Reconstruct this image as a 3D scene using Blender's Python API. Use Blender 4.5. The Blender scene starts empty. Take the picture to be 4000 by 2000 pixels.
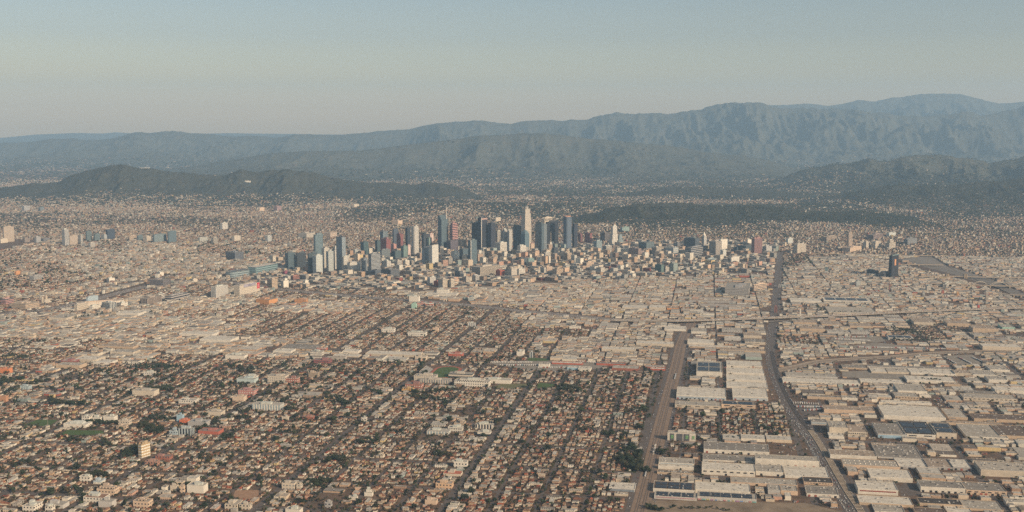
import bpy, math
import numpy as np

rng = np.random.default_rng(11)
C = bpy.context.scene.collection
sc = bpy.context.scene
R_ = math.radians

# ------------------------------------------------------------------ camera
F = 4360.0                     # focal length in pixels of the 4000 px wide photograph
H = 860.0                      # height of the aircraft above the city, metres
PITCH = math.atan(495.0 / F)
cp, sp = math.cos(PITCH), math.sin(PITCH)
cam = bpy.data.cameras.new("camera")
cam.sensor_width = 36.0
cam.lens = 36.0 * F / 4000.0
cam.clip_start = 5.0
cam.clip_end = 400000.0
camo = bpy.data.objects.new("camera", cam)
C.objects.link(camo)
camo.location = (0, 0, H)
camo.rotation_euler = (math.pi / 2 - PITCH, 0, 0)
sc.camera = camo

# ------------------------------------------------------------------ sky, sun, exposure
SUN_AZ = R_(48)                # from the direction behind the camera round to the right
SUN_EL = R_(27)
sundir = np.array([math.sin(SUN_AZ) * math.cos(SUN_EL), -math.cos(SUN_AZ) * math.cos(SUN_EL), math.sin(SUN_EL)])
SKY_LOW = (1.0, .60, .26); SKY_HI = (.130, .136, .130)
w = bpy.data.worlds.new("World")
sc.world = w
w.use_nodes = True
nt = w.node_tree
nt.nodes.clear()
sky = nt.nodes.new('ShaderNodeTexSky')
sky.sky_type = 'NISHITA'
sky.sun_disc = False
sky.sun_elevation = SUN_EL
sky.sun_rotation = math.pi - SUN_AZ
sky.altitude = 800
sky.dust_density = 5.0
sky.air_density = 1.0
hsv = nt.nodes.new('ShaderNodeHueSaturation')
hsv.inputs['Saturation'].default_value = 0.62
bgn = nt.nodes.new('ShaderNodeBackground')
bgn.inputs['Strength'].default_value = 0.74
wo = nt.nodes.new('ShaderNodeOutputWorld')
nt.links.new(sky.outputs[0], hsv.inputs['Color'])
# smog band: the sky itself is warmer and paler low down, cooler higher up
tcw = nt.nodes.new('ShaderNodeTexCoord'); sxw = nt.nodes.new('ShaderNodeSeparateXYZ'); rpw = nt.nodes.new('ShaderNodeValToRGB'); mxw = nt.nodes.new('ShaderNodeMix')
nt.links.new(tcw.outputs['Generated'], sxw.inputs[0]); nt.links.new(sxw.outputs[2], rpw.inputs[0])
e = rpw.color_ramp.elements
SKY = [(0.0, (1.0, .60, .26)), (.02, (.56, .365, .178)), (.04, (.335, .245, .134)), (.058, (.25, .207, .143)), (.08, (.182, .168, .142)), (.115, (.141, .145, .136)), (.2, (.130, .138, .136))]
e[0].position = SKY[0][0]; e[0].color = (*SKY[0][1], 1); e[1].position = SKY[-1][0]; e[1].color = (*SKY[-1][1], 1)
for p_, c_ in SKY[1:-1]: q_ = e.new(p_); q_.color = (*c_, 1)
mxw.data_type = 'RGBA'; mxw.blend_type = 'MULTIPLY'; mxw.inputs[0].default_value = 1.0
nt.links.new(hsv.outputs[0], mxw.inputs[6]); nt.links.new(rpw.outputs[0], mxw.inputs[7])
nt.links.new(mxw.outputs[2], bgn.inputs['Color'])
nt.links.new(bgn.outputs[0], wo.inputs['Surface'])

sl = bpy.data.lights.new("sun", 'SUN')
sl.energy = 5.0
sl.angle = R_(0.5)
sl.color = (1.0, 0.765, 0.52)
so = bpy.data.objects.new("sun", sl)
C.objects.link(so)
from mathutils import Vector, Matrix
so.rotation_euler = Vector((-sundir[0], -sundir[1], -sundir[2])).to_track_quat('-Z', 'Y').to_euler()

sc.view_settings.view_transform = 'Standard'
sc.view_settings.look = 'None'
sc.view_settings.gamma = 1.0
sc.view_settings.exposure = 0.08
sc.cycles.max_bounces = 4
sc.cycles.diffuse_bounces = 2
sc.cycles.glossy_bounces = 2
sc.cycles.volume_bounces = 1
sc.cycles.use_denoising = False

# ------------------------------------------------------------------ picture <-> ground
def unproj(px, py, z=0.0):
    a = (np.asarray(px, float) - 2000) / F
    b = -(np.asarray(py, float) - 1000) / F
    dy = cp + b * sp
    dz = -sp + b * cp
    t = (z - H) / dz
    return a * t, dy * t

def proj(x, y, z=0.0):
    s = np.asarray(z, float) - H
    dep = y * cp - s * sp
    up = y * sp + s * cp
    dep = np.where(dep > 1, dep, 1)
    return 2000 + F * x / dep, 1000 - F * up / dep

def zfor(py, D):
    k = (1000 - np.asarray(py, float)) / F
    return H + D * (k * cp - sp) / (cp + k * sp)

G = R_(9.9)
E_ = np.array([math.cos(G), -math.sin(G)])     # along the cross streets, to the right
N_ = np.array([math.sin(G), math.cos(G)])      # along the avenues, away
def uv2xy(u, v):
    return u * E_[0] + v * N_[0], u * E_[1] + v * N_[1]
def xy2uv(x, y):
    return x * E_[0] + y * E_[1], x * N_[0] + y * N_[1]

def inpoly(px, py, poly):
    r = np.zeros(np.shape(px), bool)
    n = len(poly)
    for i in range(n):
        x1, y1 = poly[i]; x2, y2 = poly[(i + 1) % n]
        if y1 == y2: continue
        c = ((y1 > py) != (y2 > py)) & (px < (x2 - x1) * (py - y1) / (y2 - y1) + x1)
        r ^= c
    return r

# value noise
_T = rng.random((512, 512))
def vnoise(x, y):
    xi = np.floor(x).astype(int); yi = np.floor(y).astype(int)
    fx = x - xi; fy = y - yi
    fx = fx * fx * (3 - 2 * fx); fy = fy * fy * (3 - 2 * fy)
    a = _T[xi & 511, yi & 511]; b = _T[(xi + 1) & 511, yi & 511]
    c = _T[xi & 511, (yi + 1) & 511]; d = _T[(xi + 1) & 511, (yi + 1) & 511]
    return (a * (1 - fx) + b * fx) * (1 - fy) + (c * (1 - fx) + d * fx) * fy
def fbm(x, y, o=4):
    s = 0; a = 0.5
    for i in range(o):
        s = s + a * vnoise(x + i * 17.3, y + i * 9.1); x = x * 2.03; y = y * 2.03; a *= 0.5
    return s
def ridged(x, y, o=5):
    s = 0; a = 0.5
    for i in range(o):
        s = s + a * (1 - np.abs(2 * vnoise(x + i * 31.7, y + i * 5.3) - 1)); x = x * 2.1; y = y * 2.1; a *= 0.6
    return s

# ------------------------------------------------------------------ terrain
RIDGES = [  # crest in the picture, distance, front width, back width, roughness, bare
    dict(p=[(-300,760),(0,738),(120,716),(230,700),(290,668),(340,655),(480,640),(530,652),(620,656),(680,657),(780,669),(880,671),(940,655),(1000,668),(1050,659),(1130,657),(1200,668),(1300,682),(1380,700),(1450,706),(1600,709),(1740,713),(1790,728),(1860,765),(1950,815)], D=14300, wf=1900, wb=1500, r=.65, s=800, bare=1),
    dict(p=[(560,690),(800,640),(1050,597),(1200,590),(1400,585),(1550,565),(1800,535),(1950,521),(2050,516),(2200,523),(2400,547),(2600,563),(2750,592),(2900,607),(3000,625),(3100,655),(3250,690)], D=22500, wf=4200, wb=3000, r=.6, s=1400, bare=1),
    dict(p=[(-400,560),(0,557),(100,550),(200,537),(280,535),(330,546),(400,543),(470,530),(530,512),(600,516),(680,509),(740,513),(800,513),(860,522),(930,529),(1000,525),(1100,531),(1150,526),(1210,519),(1300,521),(1400,516),(1480,506),(1600,496),(1700,481),(1800,469),(1880,466),(2000,473),(2080,460),(2150,456),(2220,463),(2290,463),(2350,446),(2430,433),(2500,431),(2600,441),(2650,436),(2720,425),(2800,409),(2870,401),(2960,403),(3040,411),(3120,413),(3200,416),(3300,426),(3400,431),(3500,441),(3600,451),(3700,436),(3760,428),(3830,446),(3900,426),(4000,411),(4300,420)], D=31500, wf=6500, wb=5000, r=.82, s=1700, bare=1),
    dict(p=[(2500,460),(2800,442),(3000,408),(3150,402),(3230,411),(3280,406),(3350,391),(3420,393),(3500,376),(3600,363),(3690,359),(3760,367),(3850,389),(3900,396),(4000,391),(4300,400)], D=40000, wf=7000, wb=6000, r=.4, s=2200, bare=1),
    dict(p=[(-400,545),(0,538),(150,524),(300,519),(400,521),(450,516),(600,525),(900,519),(1100,522),(1400,526),(1700,520),(2000,520)], D=46000, wf=7000, zz=0, wb=6000, r=.12, s=2000, bare=1),
    dict(p=[(2960,722),(3060,690),(3150,655),(3250,640),(3330,636),(3400,622),(3460,625),(3520,605),(3600,600),(3680,598),(3740,608),(3800,615),(3860,632),(3940,622),(4000,610),(4300,600)], D=17500, wf=2600, wb=2000, r=.75, s=900, bare=.25),
    dict(p=[(3090,800),(3200,770),(3350,745),(3500,722),(3700,730),(3850,705),(4000,692),(4300,690)], D=13300, wf=1500, wb=1500, r=.35, s=420, bare=.5),
    dict(p=[(2200,862),(2400,812),(2500,797),(2650,791),(2800,801),(2950,801),(3050,811),(3150,826),(3250,829),(3350,823),(3450,838),(3550,852),(3680,885)], D=10700, wf=800, wb=900, r=.35, s=260, bare=1),
    dict(p=[(1150,850),(1350,815),(1700,795),(2000,788),(2300,800),(2450,830)], D=11700, wf=900, wb=900, r=.45, s=300, bare=0),
    dict(p=[(2400,765),(2500,748),(2620,727),(2900,733),(3100,748),(3250,775)], D=14600, wf=900, wb=900, r=.3, s=300, bare=.8),
]
for R in RIDGES:
    P = np.array(R['p'], float)
    R['z'] = np.maximum(zfor(P[:, 1], R['D']), -20)
    R['x'] = (P[:, 0] - 2000) / F * (R['D'] * cp + (H - R['z']) * sp)
def terrain(x, y):
    h = np.full(np.shape(x), -12.0); bare = np.zeros(np.shape(x))
    for R in RIDGES:
        xs = x * R['D'] / np.maximum(y, 1)
        z = np.interp(xs, R['x'], R['z'], left=-20 if R['x'][0] > -2400 * R['D'] / F else None, right=-20 if R['x'][-1] < 2400 * R['D'] / F else None)
        if R['D'] in (14300, 10700, 17500, 13300): z = z + (fbm(xs / 260 + 7, xs * 0 + 3.3, 4) - .45) * (90 if R['D'] > 11000 else 45) * (z > 30)
        wob = (fbm(x / R['s'] / 3, y / R['s'] / 3, 3) - .45) * R['wf'] * .5
        s = np.where(y < R['D'] , (R['D'] - y + wob * np.clip((R['D'] - y) / R['wf'] * 2, 0, 1)) / R['wf'], (y - R['D']) / R['wb'])
        s = np.clip(s, 0, 1)
        prof = (1 - s) ** 1.25
        rg = ridged(x / R['s'], y / R['s'] * .45, 6)
        hh = z * prof * (1 - R['r'] * (1 - rg ** 1.6) * 1.5 * np.minimum(1, s * 4 + .08)) + (prof - 1) * 8
        m = hh > h
        bare = np.where(m & (hh > 0), R['bare'] * np.clip(hh / (np.maximum(z, 1) * .55) - .08, 0, 1), bare)
        h = np.where(m, hh, h)
    return h, bare

# ------------------------------------------------------------------ materials
def new_mat(name):
    m = bpy.data.materials.new(name); m.use_nodes = True
    n = m.node_tree; b = n.nodes['Principled BSDF']
    b.inputs['Roughness'].default_value = .85
    b.inputs['Specular IOR Level'].default_value = .25
    return m, n, b
def nd(n, t, **k):
    o = n.nodes.new(t)
    for a, v in k.items(): setattr(o, a, v)
    return o
def mth(n, op, a, b=None, c=None):
    o = n.nodes.new('ShaderNodeMath'); o.operation = op
    for i, q in enumerate((a, b, c)):
        if q is None: continue
        if isinstance(q, (int, float)): o.inputs[i].default_value = q
        else: n.links.new(q, o.inputs[i])
    return o.outputs[0]
def mixc(n, f, a, b, mode='MIX'):
    o = n.nodes.new('ShaderNodeMix'); o.data_type = 'RGBA'; o.blend_type = mode
    for i, q in ((0, f), (6, a), (7, b)):
        if isinstance(q, (int, float)): o.inputs[i].default_value = q
        elif isinstance(q, tuple): o.inputs[i].default_value = (*q[:3], 1)
        else: n.links.new(q, o.inputs[i])
    return o.outputs[2]
def noise(n, scale, detail=3, rough=.6):
    g = n.nodes.new('ShaderNodeNewGeometry')
    t = n.nodes.new('ShaderNodeTexNoise'); t.inputs['Scale'].default_value = scale
    t.inputs['Detail'].default_value = detail; t.inputs['Roughness'].default_value = rough
    n.links.new(g.outputs['Position'], t.inputs['Vector'])
    return t.outputs['Fac']
def ramp(n, f, stops):
    r = n.nodes.new('ShaderNodeValToRGB'); e = r.color_ramp.elements
    while len(e) < len(stops): e.new(.5)
    for i, (p, c) in enumerate(stops):
        e[i].position = p; e[i].color = (*c, 1) if len(c) == 3 else c
    n.links.new(f, r.inputs[0]); return r.outputs[0]
def facade_nodes(n, base, glass, ux, fx, uz, fz):
    """windows as a grid of darker panes, laid out in metres over the wall"""
    uv = nd(n, 'ShaderNodeUVMap'); uv.uv_map = 'UVMap'
    s = nd(n, 'ShaderNodeSeparateXYZ'); n.links.new(uv.outputs[0], s.inputs[0])
    a = mth(n, 'LESS_THAN', mth(n, 'FRACT', mth(n, 'DIVIDE', s.outputs[0], ux)), fx)
    b = mth(n, 'LESS_THAN', mth(n, 'FRACT', mth(n, 'DIVIDE', s.outputs[1], uz)), fz)
    return mth(n, 'MULTIPLY', a, b)
_fc = {}
def facade(wall, glass=(.035, .045, .055), style='grid', gloss=False):
    key = (wall, glass, style, gloss)
    if key in _fc: return _fc[key]
    m, n, b = new_mat('facade_' + style)
    ux, fx, uz, fz = dict(grid=(5.2, .6, 7.5, .55), band=(40, 1.1, 7.6, .5), rib=(8.5, .55, 300, 2), fine=(3.6, .62, 4, .6), glass=(9, .9, 12, .93), plain=(50, -1, 9, -1), sparse=(8, .45, 8, .4), bigband=(60, 1.1, 12, .5), lane=(15, .6, 9, .75))[style]
    f = facade_nodes(n, wall, glass, ux, fx, uz, fz)
    nz = noise(n, .03, 3)
    nz2 = noise(n, .25, 2)
    wallc = mixc(n, mth(n, 'MULTIPLY', nz, .5), wall, tuple(c * .72 for c in wall))
    gl = mixc(n, ramp(n, nz2, [(.42, (0, 0, 0)), (.62, (1, 1, 1))]), glass, tuple(min(1, c * 1.7 + .012) for c in glass))
    n.links.new(mixc(n, f, wallc, gl), b.inputs['Base Color'])
    n.links.new(mth(n, 'SUBTRACT', .8, mth(n, 'MULTIPLY', f, .5 if gloss else .35)), b.inputs['Roughness'])
    b.inputs['Specular IOR Level'].default_value = .5
    _fc[key] = m
    return m
_pm = {}
def paint(col, name='painted_surface', rough=.8, dirt=.35, sc_=.12):
    key = (col, name)
    if key in _pm: return _pm[key]
    m, n, b = new_mat(name)
    nz = ramp(n, noise(n, sc_, 4, .65), [(.35, (1, 1, 1)), (.7, (1 - dirt,) * 3)])
    n.links.new(mixc(n, 1.0, col, nz, 'MULTIPLY'), b.inputs['Base Color'])
    b.inputs['Roughness'].default_value = rough
    _pm[key] = m
    return m
# materials that read the colour of each face
def attr_wall():
    m, n, b = new_mat('stucco_wall')
    at = nd(n, 'ShaderNodeAttribute', attribute_name='Col')
    st = at.outputs['Alpha']
    uv = nd(n, 'ShaderNodeUVMap'); uv.uv_map = 'UVMap'
    s = nd(n, 'ShaderNodeSeparateXYZ'); n.links.new(uv.outputs[0], s.inputs[0])
    band = mth(n, 'COMPARE', st, .5, .1); rib = mth(n, 'COMPARE', st, .75, .1)
    any_ = mth(n, 'GREATER_THAN', st, .1)
    a = mth(n, 'LESS_THAN', mth(n, 'FRACT', mth(n, 'DIVIDE', s.outputs[0], 5.0)), .5)
    c = mth(n, 'LESS_THAN', mth(n, 'FRACT', mth(n, 'DIVIDE', s.outputs[1], 6.4)), .5)
    f = mth(n, 'MULTIPLY', mth(n, 'MULTIPLY', mth(n, 'MAXIMUM', a, band), mth(n, 'MAXIMUM', c, rib)), any_)
    nz = ramp(n, noise(n, .15, 3), [(.3, (1.0, 1.0, 1.0)), (.75, (.72, .72, .72))])
    col = mixc(n, 1.0, at.outputs['Color'], nz, 'MULTIPLY')
    n.links.new(mixc(n, mth(n, 'MULTIPLY', f, .8), col, (.05, .06, .075)), b.inputs['Base Color'])
    return m
def attr_roof():
    m, n, b = new_mat('roofing')
    at = nd(n, 'ShaderNodeAttribute', attribute_name='Col')
    uv = nd(n, 'ShaderNodeUVMap'); uv.uv_map = 'UVMap'
    n1 = ramp(n, noise(n, .07, 4, .7), [(.3, (1.05, 1.05, 1.05)), (.72, (.66, .66, .66))])
    n2 = ramp(n, noise(n, .6, 3, .7), [(.35, (1, 1, 1)), (.68, (.7, .7, .7))])
    br = nd(n, 'ShaderNodeTexBrick'); n.links.new(uv.outputs[0], br.inputs['Vector'])
    br.inputs['Scale'].default_value = 1.0
    br.inputs['Brick Width'].default_value = 22; br.inputs['Row Height'].default_value = 12
    br.inputs['Mortar Size'].default_value = .35
    br.inputs['Color1'].default_value = (1, 1, 1, 1); br.inputs['Color2'].default_value = (.86, .86, .86, 1)
    br.inputs['Mortar'].default_value = (.6, .6, .6, 1)
    col = mixc(n, 1.0, mixc(n, 1.0, at.outputs['Color'], n1, 'MULTIPLY'), n2, 'MULTIPLY')
    n.links.new(mixc(n, .8, col, mixc(n, 1.0, col, br.outputs['Color'], 'MULTIPLY')), b.inputs['Base Color'])
    b.inputs['Roughness'].default_value = .8
    return m
def attr_leaf():
    m, n, b = new_mat('foliage')
    at = nd(n, 'ShaderNodeAttribute', attribute_name='Col')
    n1 = ramp(n, noise(n, .5, 3, .7), [(.3, (1.3, 1.3, 1.2)), (.7, (.6, .6, .6))])
    n.links.new(mixc(n, 1.0, at.outputs['Color'], n1, 'MULTIPLY'), b.inputs['Base Color'])
    b.inputs['Roughness'].default_value = .9; b.inputs['Specular IOR Level'].default_value = .1
    return m
def attr_paint():
    m, n, b = new_mat('car_paint')
    at = nd(n, 'ShaderNodeAttribute', attribute_name='Col')
    n.links.new(at.outputs['Color'], b.inputs['Base Color'])
    b.inputs['Roughness'].default_value = .35; b.inputs['Specular IOR Level'].default_value = .5
    return m
M_WALL, M_ROOF, M_LEAF, M_PAINT = attr_wall(), attr_roof(), attr_leaf(), attr_paint()
M_BARK = paint((.12, .085, .06), 'bark')
M_SOLAR = paint((.028, .03, .038), 'solar_panel', .35, .3, .4)
M_ASPH = paint((.135, .112, .10), 'asphalt', .9, .35, .05)
M_CONC = paint((.34, .29, .24), 'concrete', .9, .35, .08)
M_DARK = paint((.03, .03, .035), 'dark_opening', .6)
M_WHITE = paint((.72, .66, .57), 'white_paint')

# ------------------------------------------------------------------ mesh helpers
class Acc:
    def __init__(s): s.v = []; s.n = 0; s.f = {3: [], 4: []}; s.c = {3: [], 4: []}; s.u = {3: [], 4: []}; s.m = {3: [], 4: []}
    def verts(s, a):
        a = np.asarray(a, np.float32).reshape(-1, 3); k = s.n; s.v.append(a); s.n += len(a); return k
    def faces(s, idx, col=None, uv=None, mi=0):
        idx = np.asarray(idx, np.int32); k = idx.shape[-1]; idx = idx.reshape(-1, k); n = len(idx)
        s.f[k].append(idx)
        col = np.broadcast_to(np.array((.5, .5, .5, 0)) if col is None else np.asarray(col, np.float32), (n, 4))
        s.c[k].append(col)
        s.u[k].append(np.zeros((n, k, 2), np.float32) if uv is None else np.asarray(uv, np.float32).reshape(n, k, 2))
        s.m[k].append(np.broadcast_to(np.int32(mi), (n,)))
    def mesh(s, name, mats, smooth=False):
        me = bpy.data.meshes.new(name)
        V = np.concatenate(s.v) if s.v else np.zeros((0, 3), np.float32)
        fs = {k: np.concatenate(s.f[k]) for k in (3, 4) if s.f[k]}
        used = np.zeros(len(V), bool)
        for k in fs: used[fs[k].ravel()] = True
        if not used.all():
            mp = np.cumsum(used) - 1; V = V[used]; fs = {k: mp[fs[k]] for k in fs}
        me.vertices.add(len(V)); me.vertices.foreach_set('co', V.ravel())
        loops = []; starts = []; tot = []; cols = []; uvs = []; mi = []; pos = 0
        for k in (4, 3):
            if not s.f[k]: continue
            f = fs[k]; n = len(f)
            loops.append(f.ravel()); starts.append(pos + np.arange(n) * k); tot.append(np.full(n, k)); pos += n * k
            cols.append(np.concatenate(s.c[k])); uvs.append(np.concatenate(s.u[k]).reshape(-1, 2)); mi.append(np.concatenate(s.m[k]))
        if loops:
            L = np.concatenate(loops).astype(np.int32)
            me.loops.add(len(L)); me.loops.foreach_set('vertex_index', L)
            S = np.concatenate(starts).astype(np.int32)
            me.polygons.add(len(S)); me.polygons.foreach_set('loop_start', S)
            me.polygons.foreach_set('loop_total', np.concatenate(tot).astype(np.int32))
            me.polygons.foreach_set('material_index', np.concatenate(mi).astype(np.int32))
            a = me.attributes.new('Col', 'FLOAT_COLOR', 'FACE'); a.data.foreach_set('color', np.concatenate(cols).astype(np.float32).ravel())
            u = me.uv_layers.new(name='UVMap'); u.data.foreach_set('uv', np.concatenate(uvs).astype(np.float32).ravel())
            me.update(calc_edges=True)
            me.polygons.foreach_set('use_smooth', np.full(len(S), bool(smooth)))
        for m in (mats if isinstance(mats, (list, tuple)) else [mats]): me.materials.append(m)
        return me
    def obj(s, name, mats, parent=None, smooth=False):
        o = bpy.data.objects.new(name, s.mesh(name, mats, smooth)); C.objects.link(o)
        if parent is not None: o.parent = parent
        return o

def rot2(lx, ly, ang):
    c = np.cos(ang)[..., None]; s_ = np.sin(ang)[..., None]
    return lx * c - ly * s_, lx * s_ + ly * c
SX = np.array([-1, 1, 1, -1.]); SY = np.array([-1, -1, 1, 1.])
def boxes(acc, cx, cy, z0, w, d, h, ang, wc, rc, mw=0, mr=1, top=True, walls=True):
    cx, cy, z0, w, d, h, ang = [np.atleast_1d(np.asarray(q, float)) for q in (cx, cy, z0, w, d, h, ang)]
    cx, cy, z0, w, d, h, ang = np.broadcast_arrays(cx, cy, z0, w, d, h, ang)
    n = len(cx)
    lx = SX * w[:, None] / 2; ly = SY * d[:, None] / 2
    X, Y = rot2(lx, ly, ang); X = X + cx[:, None]; Y = Y + cy[:, None]
    V = np.zeros((n, 8, 3)); V[:, :4, 0] = X; V[:, 4:, 0] = X; V[:, :4, 1] = Y; V[:, 4:, 1] = Y
    V[:, :4, 2] = z0[:, None]; V[:, 4:, 2] = (z0 + h)[:, None]
    k = acc.verts(V) + 8 * np.arange(n)[:, None]
    wc = np.broadcast_to(np.asarray(wc, float), (n, 4)); rc = np.broadcast_to(np.asarray(rc, float), (n, 4))
    if walls:
        for i in range(4):
            j = (i + 1) % 4; ln = w if i % 2 == 0 else d
            uv = np.zeros((n, 4, 2)); uv[:, 1, 0] = ln; uv[:, 2, 0] = ln; uv[:, 2, 1] = h; uv[:, 3, 1] = h; uv[..., 0] += 1.3; uv[..., 1] += 1.1
            acc.faces(k + np.array([i, j, j + 4, i + 4]), wc, uv, mw)
    if top:
        uv = np.stack([lx, ly], -1)
        acc.faces(k + np.array([4, 5, 6, 7]), rc, uv, mr)
def gables(acc, cx, cy, z0, w, d, h, rh, t, ang, wc, rc, mw=0, mr=1, parts='both', ov=.45):
    cx, cy, z0, w, d, h, rh, t, ang = np.broadcast_arrays(*[np.atleast_1d(np.asarray(q, float)) for q in (cx, cy, z0, w, d, h, rh, t, ang)])
    n = len(cx)
    wc = np.broadcast_to(np.asarray(wc, float), (n, 4)); rc = np.broadcast_to(np.asarray(rc, float), (n, 4))
    lx = np.concatenate([SX * w[:, None] / 2, SX * (w[:, None] / 2 + ov), np.zeros((n, 2))], 1)
    ly = np.concatenate([SY * d[:, None] / 2, SY * (d[:, None] / 2 + ov), np.stack([-(d / 2 + ov - t), d / 2 + ov - t], 1)], 1)
    X, Y = rot2(lx, ly, ang); X = X + cx[:, None]; Y = Y + cy[:, None]
    V = np.zeros((n, 14, 3))
    V[:, :4, 0] = X[:, :4]; V[:, :4, 1] = Y[:, :4]; V[:, :4, 2] = z0[:, None]
    V[:, 4:8, 0] = X[:, :4]; V[:, 4:8, 1] = Y[:, :4]; V[:, 4:8, 2] = (z0 + h)[:, None]
    V[:, 8:, 0] = X[:, 4:]; V[:, 8:, 1] = Y[:, 4:]; V[:, 8:12, 2] = (z0 + h - .1)[:, None]; V[:, 12:, 2] = (z0 + h + rh)[:, None]
    k = acc.verts(V) + 14 * np.arange(n)[:, None]
    if parts in ('both', 'wall'):
        for i in range(4):
            j = (i + 1) % 4; ln = w if i % 2 == 0 else d
            uv = np.zeros((n, 4, 2)); uv[:, 1, 0] = ln; uv[:, 2, 0] = ln; uv[:, 2, 1] = h; uv[:, 3, 1] = h
            acc.faces(k + np.array([i, j, j + 4, i + 4]), wc, uv, mw)
    hip = (t > .5)[:, None]
    tc = np.where(hip, rc, wc)
    if parts in ('both', 'roof'):
        uvr = np.zeros((n, 4, 2)); uvr[:, 1, 0] = d; uvr[:, 2, 0] = d; uvr[:, 2, 1] = w * .5; uvr[:, 3, 1] = w * .5
        acc.faces(k + np.array([9, 10, 13, 12]), rc, uvr, mr)
        acc.faces(k + np.array([11, 8, 12, 13]), rc, uvr, mr)
        acc.faces(k + np.array([8, 9, 12]), tc, None, mr)
        acc.faces(k + np.array([10, 11, 13]), tc, None, mr)
def prism(acc, pts, z0, z1, col, rcol, mw=0, mr=1, walls=True, top=True, top_pts=None):
    P = np.asarray(pts, float); Q = P if top_pts is None else np.asarray(top_pts, float); n = len(P)
    z1 = np.broadcast_to(np.asarray(z1, float), (n,))
    V = np.concatenate([np.c_[P, np.full(n, z0)], np.c_[Q, z1]])
    k = acc.verts(V)
    seg = np.hypot(*(np.roll(P, -1, 0) - P).T); cum = np.concatenate([[0], np.cumsum(seg)])
    if walls:
        i = np.arange(n); j = (i + 1) % n
        uv = np.zeros((n, 4, 2)); uv[:, 0, 0] = uv[:, 3, 0] = cum[:-1]; uv[:, 1, 0] = uv[:, 2, 0] = cum[1:]
        uv[:, 2, 1] = z1[j] - z0; uv[:, 3, 1] = z1[i] - z0; uv[..., 1] += .8
        acc.faces(k + np.stack([i, j, j + n, i + n], 1), col, uv, mw)
    if top:
        c = acc.verts([[*Q.mean(0), z1.mean()]])
        i = np.arange(n); j = (i + 1) % n
        acc.faces(np.stack([k + n + i, k + n + j, np.full(n, c)], 1), rcol, np.stack([Q[i], Q[j], np.broadcast_to(Q.mean(0), (n, 2))], 1), mr)
def c4(c, a=0): return (*c[:3], a)

def empty(name, x, y, z, label=None, cat=None, group=None):
    o = bpy.data.objects.new(name, None); C.objects.link(o); o.location = (x, y, z); o.empty_display_size = 5
    tag(o, label, cat, group); return o
def tag(o, label=None, cat=None, group=None, kind=None):
    if label: o['label'] = label
    if cat: o['category'] = cat
    if group: o['group'] = group
    if kind: o['kind'] = kind
    return o

# ------------------------------------------------------------------ what ground is taken
U0, V0, CS = -5200, 1700, 4.0
OCC = np.zeros((2700, 2100), bool)
def occ_idx(x, y):
    u, v = xy2uv(np.asarray(x, float), np.asarray(y, float))
    i = ((u - U0) / CS).astype(int); j = ((v - V0) / CS).astype(int)
    ok = (i >= 0) & (i < OCC.shape[0]) & (j >= 0) & (j < OCC.shape[1])
    return np.clip(i, 0, OCC.shape[0] - 1), np.clip(j, 0, OCC.shape[1] - 1), ok
def occ_par(O, A, a, B, b, m=2.0):
    """mark the parallelogram O + s*A + t*B as taken"""
    s = np.arange(-m, a + m + 3, 3.0); t = np.arange(-m, b + m + 3, 3.0)
    s, t = np.meshgrid(s, t)
    i, j, ok = occ_idx(O[0] + s * A[0] + t * B[0], O[1] + s * A[1] + t * B[1])
    OCC[i[ok], j[ok]] = True
def occ_free(x, y, r, rr=None):
    """every one of nine points over the footprint is free"""
    f = np.ones(np.shape(x), bool)
    rr = r if rr is None else rr
    for a in (-1, 0, 1):
        for b in (-1, 0, 1):
            i, j, ok = occ_idx(x + (a * r) * E_[0] + (b * rr) * N_[0], y + (a * r) * E_[1] + (b * rr) * N_[1])
            f &= ~(OCC[i, j] & ok)
    return f
def line_pts(px, z=0.0):
    P = np.array(px, float); x, y = unproj(P[:, 0], P[:, 1], z); return np.c_[x, y]
def smooth_line(P, step=25.0):
    """Catmull-Rom through the points, then even steps"""
    P = np.asarray(P, float); Q = np.vstack([2 * P[0] - P[1], P, 2 * P[-1] - P[-2]]); out = []
    for i in range(1, len(Q) - 2):
        t = np.linspace(0, 1, 12, endpoint=False)[:, None]
        a, b, c, d = Q[i - 1], Q[i], Q[i + 1], Q[i + 2]
        out.append(.5 * ((2 * b) + (c - a) * t + (2 * a - 5 * b + 4 * c - d) * t * t + (3 * b - a - 3 * c + d) * t ** 3))
    out = np.vstack(out + [P[-1:]])
    s = np.concatenate([[0], np.cumsum(np.hypot(*np.diff(out, axis=0).T))])
    n = max(2, int(s[-1] / step)); q = np.linspace(0, s[-1], n)
    return np.c_[np.interp(q, s, out[:, 0]), np.interp(q, s, out[:, 1])]
def normals(P):
    T = np.gradient(P, axis=0); T /= np.hypot(*T.T)[:, None]; return np.c_[-T[:, 1], T[:, 0]], T
def ribbon(acc, P, off, wd, z, col=(.5, .5, .5, 0), mi=0, z2=None):
    Nn, T = normals(P); n = len(P)
    wd = np.broadcast_to(np.asarray(wd, float), (n,))[:, None]
    A = P + Nn * (off + wd / 2); B = P + Nn * (off - wd / 2)
    zz = np.broadcast_to(np.asarray(z, float), (n,))
    k = acc.verts(np.concatenate([np.c_[A, zz], np.c_[B, zz if z2 is None else np.broadcast_to(z2, (n,))]]))
    i = np.arange(n - 1)
    acc.faces(k + np.stack([i + n, i + n + 1, i + 1, i], 1), col, None, mi)
def occ_line(P, hw):
    P = smooth_line(P, 3.0); Nn, _ = normals(P)
    for o in np.arange(-hw, hw + 1, 3.0):
        i, j, ok = occ_idx(P[:, 0] + Nn[:, 0] * o, P[:, 1] + Nn[:, 1] * o); OCC[i[ok], j[ok]] = True

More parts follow.
